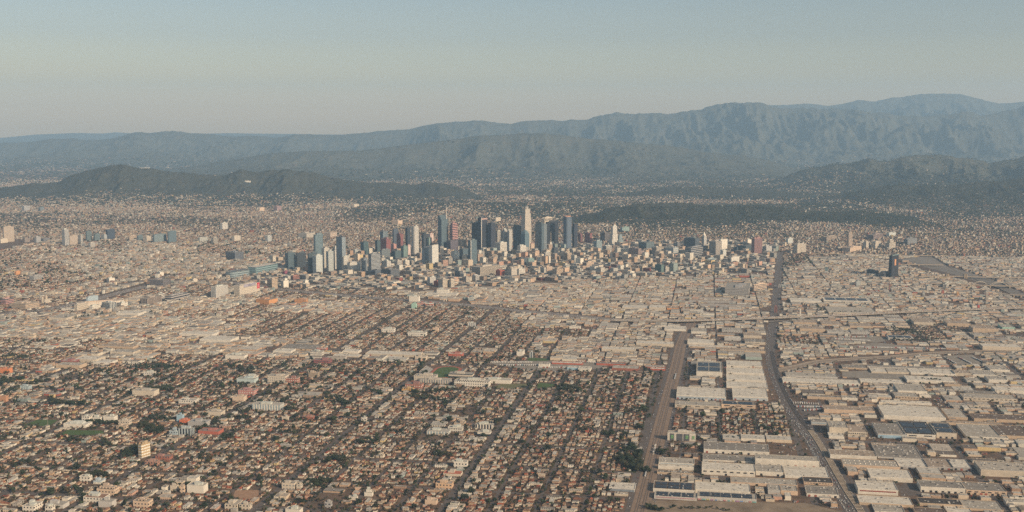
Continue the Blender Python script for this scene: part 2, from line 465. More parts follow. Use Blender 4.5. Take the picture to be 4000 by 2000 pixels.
# ================================================================== SETTING
# ---- ground: one sheet to the horizon
def ground():
    m, n, b = new_mat('city_ground')
    n1 = noise(n, .0022, 4, .6); n2 = noise(n, .03, 4, .7); n3 = noise(n, .25, 3, .7)
    col = ramp(n, n2, [(.3, (.05, .04, .028)), (.45, (.11, .060, .040)), (.58, (.175, .10, .067)), (.72, (.10, .072, .056))])
    col = mixc(n, ramp(n, n3, [(.4, (0, 0, 0)), (.6, (.5, .5, .5))]), col, (.055, .06, .04))
    col = mixc(n, ramp(n, n1, [(.35, (0, 0, 0)), (.7, (.35, .35, .35))]), col, (.18, .145, .115))
    n.links.new(col, b.inputs['Base Color']); b.inputs['Roughness'].default_value = .95
    a = Acc(); W = 51000
    g = np.linspace(-1, 1, 41); g = np.sign(g) * np.abs(g) ** 2 * W
    X, Y = np.meshgrid(g, g, indexing='ij')
    k = a.verts(np.stack([X, Y, 0 * X], -1)); i = np.arange(40)
    I, J = np.meshgrid(i, i, indexing='ij'); q = I * 41 + J
    a.faces(np.stack([q, q + 41, q + 42, q + 1], -1).reshape(-1, 4))
    o = a.obj('ground', m); o['kind'] = 'structure'
ground()
def hills():
    m, n, b = new_mat('chaparral')
    n1 = noise(n, .004, 5, .65); n2 = noise(n, .03, 4, .7)
    col = ramp(n, n1, [(.35, (.07, .075, .06)), (.5, (.10, .10, .08)), (.62, (.14, .125, .095)), (.76, (.24, .20, .15))])
    col = mixc(n, .6, col, ramp(n, n2, [(.35, (.05, .056, .044)), (.6, (.10, .098, .078)), (.75, (.16, .145, .11))]))
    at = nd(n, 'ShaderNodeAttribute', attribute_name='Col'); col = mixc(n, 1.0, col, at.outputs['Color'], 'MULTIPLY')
    n.links.new(col, b.inputs['Base Color']); b.inputs['Roughness'].default_value = 1
    b.inputs['Specular IOR Level'].default_value = 0
    nx, ny = 900, 760
    tx = np.linspace(-.56, .56, nx); yy = 8700 * (50500 / 8700.) ** (np.linspace(0, 1, ny))
    T, Yg = np.meshgrid(tx, yy, indexing='ij'); X = T * Yg
    h, _ = terrain(X, Yg)
    a = Acc(); a.verts(np.stack([X, Yg, h], -1))
    I, J = np.meshgrid(np.arange(nx - 1), np.arange(ny - 1), indexing='ij'); q = I * ny + J
    keep = np.maximum.reduce([h[:-1, :-1], h[1:, :-1], h[:-1, 1:], h[1:, 1:]]) > -3
    f = np.stack([q, q + ny, q + ny + 1, q + 1], -1)[keep]
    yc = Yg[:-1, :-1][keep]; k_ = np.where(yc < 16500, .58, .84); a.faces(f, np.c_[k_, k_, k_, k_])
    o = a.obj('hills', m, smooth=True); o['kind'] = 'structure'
hills()

TAKEN_ROADS = []
# ---- light railway corridor
RAIL = smooth_line(line_pts([(2440, 2200), (2495, 1998), (2533, 1850), (2575, 1683), (2600, 1585), (2622, 1500), (2640, 1430), (2658, 1350), (2678, 1300), (2700, 1262)]), 20)
a = Acc(); ribbon(a, RAIL, -2, 42, .12)
o = a.obj('rail_corridor_ground', paint((.25, .178, .13), 'dusty_ballast', .95, .3, .06)); o['kind'] = 'structure'
a = Acc()
for off in (-10, -5, 3.5, 9): ribbon(a, RAIL, off, 2.4, .24, mi=0)
o = a.obj('railway_sleepers', paint((.15, .11, .085), 'sleepers', .9, .3, .3)); o['kind'] = 'structure'
a = Acc()
for off in (-10, -5, 3.5, 9):
    for r in (-.75, .75): ribbon(a, RAIL, off + r, .3, .42, mi=0)
o = a.obj('railway_rails', paint((.30, .24, .20), 'rail_steel', .4)); o['kind'] = 'structure'
a = Acc(); ribbon(a, RAIL, 26, 11, .14); ribbon(a, RAIL, -29, 10, .14)
o = a.obj('railway_side_streets', M_ASPH); o['kind'] = 'structure'
occ_line(RAIL, 33)
# ---- trunk road with its sunken tracks
ALA = smooth_line(line_pts([(3440, 2150), (3347, 1998), (3290, 1910), (3233, 1810), (3171, 1706), (3118, 1640), (3078, 1578), (3045, 1510), (3025, 1460), (3010, 1400), (3008, 1360), (3018, 1280), (3026, 1230), (3034, 1140), (3042, 1040), (3046, 985)]), 20)
AW = np.where(ALA[:, 1] < 3300, 58.0, 38.0)
a = Acc(); ribbon(a, ALA, 0, AW, .13)
o = a.obj('trunk_road', M_ASPH); o['kind'] = 'structure'
occ_line(ALA, 20); occ_line(ALA[ALA[:, 1] < 3350], 31)
kk = np.searchsorted(-(-ALA[:, 1]), 4400) if False else int(np.argmin(np.abs(ALA[:, 1] - 4300)))
k2 = int(np.argmin(np.abs(ALA[:, 1] - 3150)))
a = Acc(); ribbon(a, ALA[:kk], -9, 15, .25)
o = a.obj('track_bed', paint((.06, .05, .045), 'track_bed', .95)); o['kind'] = 'structure'
a = Acc()
for off in (-12, -6.5):
    for r in (-.75, .75): ribbon(a, ALA[:kk], off + r, .3, .4)
o = a.obj('trunk_rails', paint((.30, .24, .20), 'rail_steel', .4)); o['kind'] = 'structure'
# concrete walls and struts over the trench
a = Acc(); Pd = smooth_line(ALA[:k2], 5.0); Nn, Tn = normals(Pd)
an = np.arctan2(Tn[:, 1], Tn[:, 0])
for off, ww in ((-1.2, .8), (-16.8, .8)):
    q = Pd + Nn * off; boxes(a, q[:, 0], q[:, 1], .1, 5.05, ww, 1.6, an, c4((.38, .32, .26)), c4((.38, .32, .26)), 0, 0)
q = (Pd + Nn * -9)[::2]; boxes(a, q[:, 0], q[:, 1], 1.0, 2.6, 15, .7, an[::2], c4((.38, .32, .26)), c4((.38, .32, .26)), 0, 0)
o = a.obj('rail_trench', paint((.52, .43, .33), 'trench_concrete', .9)); tag(o, 'concrete rail trench crossed by struts beside the curving trunk road', 'rail trench')
a = Acc(); ribbon(a, Pd, 22, 1.2, .2); ribbon(a, Pd, 2.2, .5, .2)
o = a.obj('road_marking', paint((.45, .42, .36), 'road_paint')); o['kind'] = 'structure'

# ---- grid of streets
SU = np.arange(-1420 - 105 * 34, -1420 + 105 * 66, 105.0)
SV = np.arange(2138 - 400, 8000, 200.0)
def major_u(u): return np.abs(((u + 1420) / 420) - np.round((u + 1420) / 420)) < .01
a = Acc()
for u in SU:
    wd = 17 if major_u(u) else 7.5
    v = np.arange(1700, 8300, 60.0); x, y = uv2xy(u + 0 * v, v); P = np.c_[x, y]
    px, py = proj(x, y)
    zone_ok = ~inpoly(px, py, [(1050, 990), (2300, 950), (3050, 950), (3050, 1065), (2300, 1095), (1040, 1130)])
    idx = np.where(zone_ok & (np.abs(x) < .52 * y))[0]
    if len(idx) < 3: continue
    br = np.split(idx, np.where(np.diff(idx) > 1)[0] + 1)
    for g in br:
        if len(g) > 2: ribbon(a, P[g], 0, np.where(P[g][:, 1] > 4100, 9, wd), .04)
for v in SV:
    wd = 22 if int(round((v - 2738) / 200)) % 2 == 0 else 13
    u = np.arange(-4900, 5400, 80.0); x, y = uv2xy(u, v + 0 * u); P = np.c_[x, y]
    idx = np.where(np.abs(x) < .52 * y)[0]
    if len(idx) > 2: ribbon(a, P[idx], 0, wd, .06)
o = a.obj('streets', M_ASPH); o['kind'] = 'structure'

# ---- freeway
FWYL = smooth_line(line_pts([(-120, 1236), (0, 1228), (171, 1210), (342, 1178), (470, 1143), (640, 1105), (800, 1097), (1000, 1115), (1097, 1131), (1388, 1158), (1600, 1174), (1776, 1187), (2000, 1211), (2233, 1233), (2427, 1252)]), 25)
a = Acc(); ribbon(a, FWYL, 0, 62, .3)
o = a.obj('freeway', paint((.25, .21, .18), 'worn_asphalt', .9, .3, .03)); o['kind'] = 'structure'
a = Acc()
for off in (-31, -.5, 31): ribbon(a, FWYL, off, 1.4, .6)
o = a.obj('freeway_barriers', M_CONC); o['kind'] = 'structure'
occ_line(FWYL, 36)
F110 = smooth_line(line_pts([(380, 1128), (560, 1098), (700, 1075), (880, 1060), (1000, 1045), (1100, 1020), (1200, 1005), (1280, 990)]), 25)
a = Acc(); ribbon(a, F110, 0, 40, .34); o = a.obj('freeway_branch', paint((.25, .21, .18), 'worn_asphalt', .9, .3, .03)); o['kind'] = 'structure'
occ_line(F110, 24)
FWYR = smooth_line(line_pts([(2400, 1250), (2560, 1252), (2700, 1251), (3000, 1241), (3272, 1231), (3524, 1218), (3776, 1208), (4030, 1200), (4300, 1190)], 9), 25)
vroot = empty('freeway_viaduct', FWYR[20, 0], FWYR[20, 1], 0, 'long pale concrete freeway viaduct on piers crossing behind the warehouses', 'viaduct')
def child(o, root):
    o.parent = root
    o.matrix_parent_inverse = Matrix.Translation(-root.location)
    return o
a = Acc(); ribbon(a, FWYR, 0, 40, 9.0, c4((.3, .25, .2)))
Nn, Tn = normals(FWYR); an = np.arctan2(Tn[:, 1], Tn[:, 0])
for off in (20, -20, 0):
    q = FWYR + Nn * off; boxes(a, q[:, 0], q[:, 1], 7.2 if off else 9.0, 25.6, .6, 2.8 if off else .9, an, c4((.4, .33, .26)), c4((.4, .33, .26)), 0, 0)
ribbon(a, FWYR, 0, 40, 7.3, c4((.3, .25, .2)))
child(a.obj('deck', paint((.36, .30, .24), 'viaduct_concrete', .9, .25, .05)), vroot)
for i in range(2, len(FWYR) - 2, 3):
    a = Acc(); boxes(a, FWYR[i, 0], FWYR[i, 1], 0, 2.2, 30, 7.2, an[i], c4((.3, .25, .2)), c4((.3, .25, .2)), 0, 0)
    child(a.obj('pier', M_CONC), vroot)
occ_line(FWYR, 24)
RAMP = smooth_line(line_pts([(3500, 1231), (3300, 1248), (3060, 1253), (2960, 1262), (2900, 1272), (2905, 1283)], 4), 15)
a = Acc(); ribbon(a, RAMP, 0, 11, 4.2); o = a.obj('freeway_ramp', M_CONC); o['kind'] = 'structure'
# ---- freight line across the right, bare yards, river
FRT = smooth_line(line_pts([(3030, 1448), (3120, 1430), (3200, 1412), (3300, 1404), (3480, 1394), (3640, 1380), (3800, 1374), (4050, 1366)]), 20)
a = Acc(); ribbon(a, FRT, 0, 46, .12); o = a.obj('freight_line_ground', paint((.38, .30, .225), 'dusty_track', .95, .3, .05)); o['kind'] = 'structure'
a = Acc()
for off in (-9, -3, 5): ribbon(a, FRT, off, 2.6, .22)
o = a.obj('freight_track', paint((.11, .085, .075), 'sleepers', .9)); o['kind'] = 'structure'
occ_line(FRT, 24)
def patch(name, pts, z, mat, occ=True):
    P = line_pts(pts); a = Acc(); k = a.verts(np.c_[P, np.full(len(P), z)])
    c = a.verts([[*P.mean(0), z]]); i = np.arange(len(P)); j = (i + 1) % len(P)
    ar = np.sum(P[:, 0] * np.roll(P[:, 1], -1) - P[:, 1] * np.roll(P[:, 0], -1))
    f = np.stack([i, j, np.full(len(P), c)], 1) if ar > 0 else np.stack([j, i, np.full(len(P), c)], 1)
    a.faces(f); o = a.obj(name, mat); o['kind'] = 'structure'
    if occ:
        lo, hi = P.min(0), P.max(0)
        X, Y = np.meshgrid(np.arange(lo[0], hi[0], 3), np.arange(lo[1], hi[1], 3))
        px, py = proj(X, Y); mk = inpoly(px, py, pts)
        ii, jj, ok = occ_idx(X, Y); mk &= ok; OCC[ii[mk], jj[mk]] = True
    return o
DIRT = paint((.27, .205, .145), 'bare_dirt', .95, .5, .02)
patch('dirt_yard', [(2535, 1955), (2700, 1957), (2960, 1962), (3000, 1962), (3150, 1965), (3310, 2005), (3340, 2060), (2520, 2060)], .2, DIRT)
patch('park_lawn', [(2440, 1775), (2505, 1760), (2530, 1800), (2500, 1850), (2430, 1840)], .1, paint((.05, .06, .03), 'lawn'), False)
patch('dirt_field', [(920, 1915), (1010, 1915), (1010, 1940), (960, 1955), (910, 1940)], .15, paint((.36, .22, .14), 'red_dirt'))
TURF = paint((.075, .115, .035), 'turf', .95, .3, .05)
patch('green_playing_field', [(93, 1660), (145, 1640), (228, 1640), (192, 1666)], .3, TURF)
patch('school_playing_field', [(236, 1694), (262, 1680), (400, 1682), (408, 1694), (350, 1700), (250, 1700)], .3, TURF)
patch('ball_field', [(1935, 1508), (1960, 1500), (2062, 1499), (2055, 1512), (1990, 1520), (1940, 1518)], .3, paint((.16, .15, .07), 'dry_turf'))
patch('corner_lawn', [(2098, 1502), (2110, 1495), (2172, 1500), (2150, 1517), (2100, 1518)], .3, TURF)
patch('small_lawn', [(2060, 1400), (2075, 1397), (2150, 1402), (2140, 1410), (2065, 1410)], .3, TURF)
YARD = paint((.27, .235, .195), 'yard_paving', .95, .4, .05)
patch('bus_yard', [(1900, 1420), (2090, 1407), (2400, 1420), (2330, 1442), (2180, 1452), (2020, 1440)], .2, YARD)
patch('truck_yard', [(3100, 1578), (3230, 1580), (3250, 1620), (3140, 1625)], .2, M_ASPH)
patch('container_yard', [(3330, 1350), (3420, 1338), (3620, 1358), (3700, 1362), (3600, 1368), (3350, 1372)], .15, YARD)
patch('rail_yard', [(3250, 1318), (3420, 1312), (3500, 1325), (3420, 1338), (3240, 1336)], .15, YARD)
patch('paved_lot', [(3530, 1885), (3590, 1890), (3600, 1935), (3550, 1938), (3510, 1920)], .15, M_ASPH)
patch('storage_yard', [(3290, 1452), (3400, 1447), (3540, 1462), (3530, 1482), (3290, 1474)], .15, YARD)
patch('trailer_lot', [(3680, 1390), (3800, 1385), (3840, 1425), (3720, 1425)], .15, YARD)
# river bed
patch('river', [(3520, 1012), (3600, 1002), (3640, 1003), (3700, 1040), (3800, 1068), (3890, 1098), (4010, 1150), (4010, 1176), (3900, 1126), (3800, 1094), (3700, 1066), (3600, 1040)], .2, paint((.22, .19, .16), 'river_concrete', .9, .3, .01))
0 and patch('river_far_reach', [(3600, 960), (3660, 935), (3760, 925), (3740, 945), (3790, 985), (3700, 975)], .2, paint((.26, .22, .18), 'river_concrete_far', .9, .3, .01))
a = Acc()
for k_ in range(7):
    P = smooth_line(line_pts([(3440 + k_ * 9, 1012 - k_), (3530 + k_ * 7, 1035 - k_ * 2), (3640 + k_ * 6, 1062 - k_ * 2.4), (3760 + k_ * 6, 1094 - k_ * 2.6), (3880 + k_ * 6, 1128 - k_ * 3), (4010 + k_ * 6, 1180 - k_ * 4)]), 25); ribbon(a, P, 0, 3.0, .4)
    if k_ == 1: occ_line(P, 30)
o = a.obj('yard_tracks', paint((.075, .062, .058), 'yard_sleepers', .9)); o['kind'] = 'structure'
# running track stadium
TRK = [(1733, 1461), (1738, 1449), (1775, 1440), (1830, 1437), (1800, 1438), (1770, 1441)]
def ellipse_patch(name, cxp, cyp, fw, fl, z, mat):
    x, y = unproj(cxp, cyp); t = np.linspace(0, 2 * math.pi, 48, endpoint=False)
    s = fw / 2; L = fl / 2 - s
    u = s * np.cos(t); v = s * np.sin(t) + np.sign(np.sin(t)) * L
    X = x + u * math.cos(STA) - v * math.sin(STA); Y = y + u * math.sin(STA) + v * math.cos(STA)
    a = Acc(); prism(a, np.c_[X, Y], z - .1, z, c4((1, 1, 1)), c4((1, 1, 1)), 0, 0)
    o = a.obj(name, mat); o['kind'] = 'structure'
    return x, y
STA = R_(-10)
SX0, SY0 = unproj(1738, 1454)
ellipse_patch('running_track', 1738, 1454, 100, 200, .5, paint((.36, .12, .075), 'red_track', .9, .2, .1))
ellipse_patch('stadium_field', 1738, 1454, 78, 176, .7, TURF)
occ_par((SX0 - 75, SY0 - 108), (1, 0), 150, (0, 1), 216, 0)

# ================================================================== NAMED BUILDINGS
LM = []            # (x, y, phrase) used to tell small things apart
def solve(Cx, Cy, L, x, z=0.0):
    dC = Cy * cp + (H - z) * sp; k = x - 2000
    den = F * L[0] - k * L[1] * cp
    return (k * dC - F * Cx) / den if abs(den) > 1e-6 else 5.0
CR = dict(cream=(.55,.47,.37), white=(.66,.60,.51), tan=(.50,.38,.27), peach=(.58,.43,.31), grey=(.38,.36,.34), dgrey=(.16,.16,.17), brick=(.33,.13,.09), red=(.42,.12,.08), rust=(.30,.10,.09),
          dblue=(.045,.06,.085), teal=(.11,.145,.155), green=(.18,.26,.22), pale=(.50,.50,.46), pink=(.50,.27,.24), brown=(.26,.19,.14), black=(.03,.033,.04), orange=(.55,.27,.12), blue=(.32,.45,.52), mint=(.35,.52,.42), lgrey=(.48,.45,.41))
GL = dict(d=(.03,.04,.05), b=(.04,.06,.09), t=(.065,.09,.105), g=(.14,.15,.16), k=(.015,.02,.03), w=(.45,.42,.36), m=(.2,.24,.25))
def tower(x0, x1, yt, yb, fr, wall, glass, style, label, name='office_tower', cat='office tower', lm=None, tiers=None, alpha=42, shape='box', roofc=None, parapet=True, units=2, group=None, z0=0.0, gloss=False, hmax=None):
    cx_ = x0 + fr * (x1 - x0)
    Cx, Cy = [float(q) for q in unproj(cx_, yb)]
    al = R_(alpha); L = np.array([-math.cos(al), math.sin(al)]); Rr = np.array([math.sin(al), math.cos(al)])
    a = float(np.clip(abs(solve(Cx, Cy, L, x0)), 6, 220)); b = float(np.clip(abs(solve(Cx, Cy, Rr, x1)), 6, 220))
    if alpha < 16 and cx_ > x0 + 2 and fr < .93:
        b = float(np.clip(a * .5, 14, 38)) if cx_ < 2000 else b
        if cx_ < 2000:
            q = np.array([Cx, Cy]) + Rr * b; wpx = float(proj(q[0], q[1])[0]) - cx_
            Cx, Cy = [float(q) for q in unproj(x1 - max(wpx, 2), yb)]; a = float(np.clip(abs(solve(Cx, Cy, L, x0)), 6, 220)); b = float(np.clip(a * .6, 12, 36))
    if b > a * 2.2 and alpha < 16: b = a * 2.2
    if fr == .925: b = 22.0
    if fr > .93: b = max(12, min(a * .8, 45))
    if fr < .07: a = max(12, min(b * .8, 45))
    if shape == 'notch': a *= 1.2; b *= 1.2
    h = float(zfor(yt, Cy)); h = max(4, h)
    ctr = np.array([Cx, Cy]) + L * a / 2 + Rr * b / 2
    root = empty(name, ctr[0], ctr[1], z0, label, cat, group)
    wc = CR.get(wall, wall); gc = GL.get(glass, glass)
    fm = facade(wc, gc, style, gloss)
    mw_ = sum(wc) / 3; rc = roofc or tuple(min(.5, .12 + .3 * mw_ + .15 * c) * k_ for c, k_ in zip(wc, (1.08, 1.0, .88)))
    A = Acc(); B = Acc(); wcx = c4(wc); rcx = c4(rc)
    def foot(sx, sy, ox=0, oy=0):
        if shape == 'round':
            t = np.linspace(0, 2 * math.pi, 28, endpoint=False); q = 3.2
            ct, st = np.cos(t), np.sin(t)
            u = np.sign(ct) * np.abs(ct) ** (2 / q) * b / 2 * sx; v = np.sign(st) * np.abs(st) ** (2 / q) * a / 2 * sy
        elif shape == 'circle':
            t = np.linspace(0, 2 * math.pi, 28, endpoint=False); u = np.cos(t) * b / 2 * sx; v = np.sin(t) * a / 2 * sy
        elif shape == 'notch':
            u = np.array([-1, .7, .7, 1, 1, -.7, -.7, -1]) * b / 2 * sx; v = np.array([-1, -1, -.7, -.7, 1, 1, .7, .7]) * a / 2 * sy
        else:
            u = np.array([-1, 1, 1, -1.]) * b / 2 * sx; v = np.array([-1, -1, 1, 1.]) * a / 2 * sy
        u = u + ox * b; v = v + oy * a
        P = u[:, None] * Rr + v[:, None] * L
        return P if (np.sum(P[:, 0] * np.roll(P[:, 1], -1) - P[:, 1] * np.roll(P[:, 0], -1)) > 0) else P[::-1]
    ts = tiers or [(0, 1, 1, 1)]
    for q in ts:
        f0, f1, sx, sy = q[:4]; ox, oy = (q[4], q[5]) if len(q) > 4 else (0, 0)
        P = foot(sx, sy, ox, oy)
        prism(A, P, f0 * h, f1 * h, wcx, rcx, top=False)
        B = Acc(); prism(B, P, f0 * h, f1 * h - (1.0 if parapet else 0), wcx, rcx, walls=False, mr=0)
        rf = B.obj('roof', paint(rc, 'flat_roof', .9), root)
    A.obj('wall', fm, root)
    f0, f1, sx, sy = ts[-1][:4]; ox, oy = (ts[-1][4], ts[-1][5]) if len(ts[-1]) > 4 else (0, 0)
    ang = math.atan2(Rr[1], Rr[0])
    r2 = np.random.default_rng(int(x0 * 7 + yt))
    for i in range(units):
        ww = b * sx * r2.uniform(.25, .45); dd = a * sy * r2.uniform(.25, .4); q = Rr * (b * (ox + sx * r2.uniform(-.2, .2))) + L * (a * (oy + sy * r2.uniform(-.2, .2)))
        D_ = Acc(); boxes(D_, q[0], q[1], h * f1 - 1, ww, dd, r2.uniform(3, 7) + (h > 90) * 2, ang, c4((.3, .28, .25)), c4((.4, .37, .33)), 0, 0)
        D_.obj('roof_unit', paint(tuple(min(.55, c * .8 + .08) for c in wc), 'plant_room'), rf)
    occ_par((Cx, Cy), L, a, Rr, b)
    if lm: LM.append((ctr[0], ctr[1], lm))
    return dict(root=root, C=np.array([Cx, Cy]), L=L, R=Rr, a=a, b=b, h=h, ctr=ctr, ang=ang, wc=wc)
def add_part(t, name, acc, mat, label=None):
    o = acc.obj(name, mat, t['root'])
    if label: o['label'] = label
    return o
T = tower
# ---- far left slab towers
AP = dict(name='office_tower', cat='office tower')
for q in [
 (13,57,887,947,.08,'tan','g','fine','tall tan slab tower at the far left edge, above the low city'),
 (0,31,934,950,.1,'cream','g','plain','low cream block at the foot of the tan slab tower on the left edge'),
 (88,118,931,947,.3,'brown','g','fine','small brown block right of the tan slab tower at the left edge'),
 (135,160,926,948,.3,'grey','g','fine','small grey block between the tan slab and the white twin-striped tower'),
 (160,195,932,946,.3,'dgrey','b','plain','low dark blue-grey block left of the white striped tower'),
 (243,271,897,959,.35,'white','b','rib','slim white tower with dark vertical stripes among the left cluster'),
 (270,304,921,957,.1,'tan','g','fine','plain tan tower touching the right side of the slim white striped tower'),
 (306,325,919,952,.5,'cream','g','rib','narrow cream tower between a plain tan tower and a teal glass tower'),
 (335,359,904,942,.2,'teal','t','plain','narrow teal glass tower left of the squat teal tower'),
 (366,391,914,942,.2,'teal','t','plain','squat teal glass tower left of the dark blue cube tower'),
 (395,420,917,937,.5,'pale','g','band','small pale tower just left of the dark blue cube tower'),
 (414,450,897,936,.2,'dblue','b','plain','dark blue cube-like glass tower of the left cluster'),
 (344,374,949,967,.3,'cream','g','rib','low cream ribbed block in front of the left cluster of towers'),
 (503,534,922,944,.1,'tan','d','grid','tan gridded office block right of the dark blue cube tower'),
 (536,559,920,944,.2,'teal','t','plain','small teal block right of the tan gridded office block'),
 (562,590,924,946,.4,'cream','g','sparse','small cream block left of the wide grey-green office slab'),
 (597,651,917,951,.12,'teal','m','grid','wide grey-green gridded office slab in the left cluster'),
 (655,690,904,949,.12,(.10,.14,.16),'t','plain','dark grey-teal slab tower at the right end of the left cluster'),
 (772,812,928,945,.2,'teal','w','band','low teal and white banded block right of the left cluster'),
 (825,851,929,951,.3,'cream','d','rib','small cream ribbed block far behind the trees left of centre'),
 (905,940,922,942,.3,'cream','g','sparse','cream apartment block beyond the trees left of centre'),
 (1035,1062,921,944,.4,'pale','g','fine','pale apartment tower beyond the freeways left of downtown'),
 (860,890,871,896,.3,'white','g','fine','white block alone in the hazy flat district above the left cluster'),
 (150,174,810,826,.3,'teal','g','fine','small dark teal block in haze under the left hills'),
 (85,118,805,824,.3,'grey','g','fine','grey block in haze at the foot of the hills far left'),
 (1010,1033,812,826,.2,'peach','g','plain','small peach block in haze below the hilltop observatory'),
 (1070,1100,805,826,.4,'pink','t','rib','pink and grey-green block in haze below the middle hills'),
 (1375,1402,798,809,.3,'cream','g','plain','long cream block standing out among houses below the hills'),
 (1530,1572,862,878,.6,'peach','g','plain','large peach hospital-like block above the downtown left towers'),
 (1933,1956,851,866,.2,'cream','g','plain','small cream cube seen between dark towers above downtown'),
 (1165,1230,912,930,.5,'cream','g','fine','wide cream block just behind the wavy glass tower'),
 (1265,1316,910,926,.5,'peach','g','fine','wide peach block behind and right of the wavy glass tower'),
 (735,760,750,758,.5,'tan','g','plain','pale building on the slope below the left ridge')]:
    T(*q, alpha=30, **AP)
# ---- left downtown
t = T(1114,1156,989,1054,.3,(.08,.11,.12),'t','glass','dark teal glass slab, leftmost of three alike at downtown\'s left end', lm='the three dark slabs', gloss=True)
T(1158,1195,989,1053,.1,(.04,.05,.06),'b','plain','darkest middle slab of three dark glass slabs at downtown\'s left end', gloss=True)
T(1203,1240,989,1068,.1,(.055,.075,.085),'b','plain','dark glass slab, rightmost of three, behind a pale apartment tower', gloss=True)
t = T(1224,1267,917,1044,.25,(.16,.22,.24),'t','band','tall grey-blue glass tower with rippled bands behind the dark slabs', shape='round', gloss=True)
AT = dict(name='apartment_tower', cat='apartment tower')
T(1222,1261,998,1072,.35,'pale','m','grid','pale apartment tower with a bright white corner edge left of centre-left group', **AT)
T(1258,1289,969,1056,.3,'cream','m','fine','slim cream apartment tower behind two pale apartment towers', **AT)
T(1275,1304,982,1068,.3,'pale','t','fine','pale greenish apartment tower standing in front of the slim cream one', **AT)
T(1297,1327,966,1052,.4,'white','g','band','white apartment tower striped with balconies left of a dark-sided tower', tiers=[(0,.9,1,1),(.9,1,.7,.7)], **AT)
T(1315,1352,927,1060,.62,(.12,.12,.15),'m','rib','tall dark-sided apartment tower with a pale striped right face', **AT)
T(1335,1362,1004,1064,.3,'white','t','fine','short white apartment tower in front of the tall dark-sided one', **AT)
T(1357,1411,1026,1068,.2,'grey','w','rib','low grey hotel block with pale vertical ribs in left downtown')
T(1411,1436,1011,1068,.4,(.17,.19,.2),'g','rib','narrow dark ribbed tower left of the big grey striped office')
T(1409,1440,946,1002,.4,(.06,.1,.11),'t','plain','dark teal glass tower left of the grey striped office', gloss=True)
T(1377,1409,976,1004,.3,'pale','g','band','low pale banded block behind the ribbed hotel')
T(1445,1470,968,990,.5,'cream','g','band','small cream striped block between teal towers')
T(1439,1487,992,1079,.25,(.36,.36,.35),'d','band','big grey office block with fine horizontal stripes in front row', lm='the grey striped office block')
T(1452,1500,1056,1082,.3,(.12,.13,.14),'b','band','long low dark glass block under the grey striped office, left wing')
T(1492,1561,1054,1084,.5,(.16,.16,.165),'d','band','long low grey striped block right of the dark low wing')
T(1466,1487,940,1000,.4,(.06,.09,.1),'t','plain','slim dark teal tower left of the dark and red-brown pair', gloss=True)
T(1485,1516,905,985,.4,(.07,.09,.11),'m','fine','dark tower with spotted glazing left of the slate tower')
T(1489,1527,934,1015,.55,'rust','d','grid','red-brown tower with a rounded look, left of two red-brown ones', shape='notch', lm='the red-brown towers')
T(1485,1525,976,1022,.15,(.19,.21,.21),'d','fine','grey office block at the foot of the left red-brown tower')
T(1534,1557,895,985,.2,(.10,.11,.13),'b','band','slim slate tower behind the right red-brown tower')
T(1550,1576,914,992,.5,'rust','d','grid','red-brown tower right of the slim slate tower')
T(1528,1549,954,986,.5,'pink','d','plain','short pink tower between the two red-brown towers')
T(1584,1604,891,988,.4,(.035,.045,.06),'b','plain','narrow near-black tower touching the curved cream tower', gloss=True)
t = T(1604,1640,885,1002,.45,'white','g','band','tall cream tower with curved front and fine horizontal bands', shape='round', lm='the curved cream tower', tiers=[(0,.96,1,1),(.96,1,.86,.86)])
T(1566,1593,961,1016,.4,'green','t','fine','green glass apartment tower below the red-brown towers', **AT)
T(1528,1568,981,1018,.4,(.07,.1,.11),'t','plain','dark teal block left of the green apartment tower')
T(1591,1604,957,1006,.3,'pink','w','band','thin pink striped tower tucked behind the green apartment tower')
T(1610,1650,998,1018,.4,(.05,.06,.07),'b','plain','low dark block at the foot of the curved cream tower')
T(1648,1671,910,988,.3,(.045,.055,.07),'b','plain','dark tower with a rounded top right of the curved cream tower', tiers=[(0,.93,1,1),(.93,1,.6,.6)])
T(1668,1687,929,988,.4,'green','m','grid','green-grey tower with arched windows beside the dark rounded tower')
T(1672,1694,913,945,.4,'pink','w','band','pink and white striped block behind the green-grey tower')
T(1648,1675,970,1041,.45,(.2,.23,.25),'m','fine','blue-grey apartment tower left of the white tower with dark notch', **AT)
t = T(1675,1713,957,1046,.35,'white','m','fine','white apartment tower with a dark notched top, front row', lm='the white notched apartment tower', **AT)
A = Acc(); boxes(A, *(t['R'] * 2), t['h'], t['b'] * .8, t['a'] * .7, 8, t['ang'], c4(CR['black']), c4(CR['white']), 0, 0); add_part(t, 'crown', A, M_DARK)
T(1491,1527,1020,1057,.55,'white','g','rib','white block with dark left side beside the low grey striped blocks')
T(1540,1570,1018,1044,.4,'cream','g','rib','cream ribbed block right of the white block with dark side')
T(1573,1600,1018,1042,.4,'white','d','sparse','white and black apartment block below the dark teal block', **AT)
T(1602,1618,1020,1046,.3,'cream','d','rib','small cream ribbed tower below the curved cream tower', **AT)
T(1135,1170,1079,1099,.3,'brick','d','band','low red-brick building below the three dark slabs', name='office_building', cat='building')
T(1105,1130,1060,1072,.3,(.28,.08,.12),'d','plain','low dark crimson building at the foot of the dark slabs', name='office_building', cat='building')
T(1170,1209,1098,1119,.4,'white','g','plain','white stepped windowless building below the red-brick one', name='office_building', cat='building', tiers=[(0,.6,1,1),(.6,1,.55,.6,.2,0)])
T(1044,1085,1092,1130,.45,'tan','d','grid','cream loft block with a grid of dark windows beside the freeway', name='office_building', cat='building', lm='the gridded loft block')
T(1097,1128,1090,1124,.35,'white','g','plain','blank white block right of the gridded loft block', name='office_building', cat='building', tiers=[(0,.8,1,1),(.8,1,.5,.5,.2,.1)])
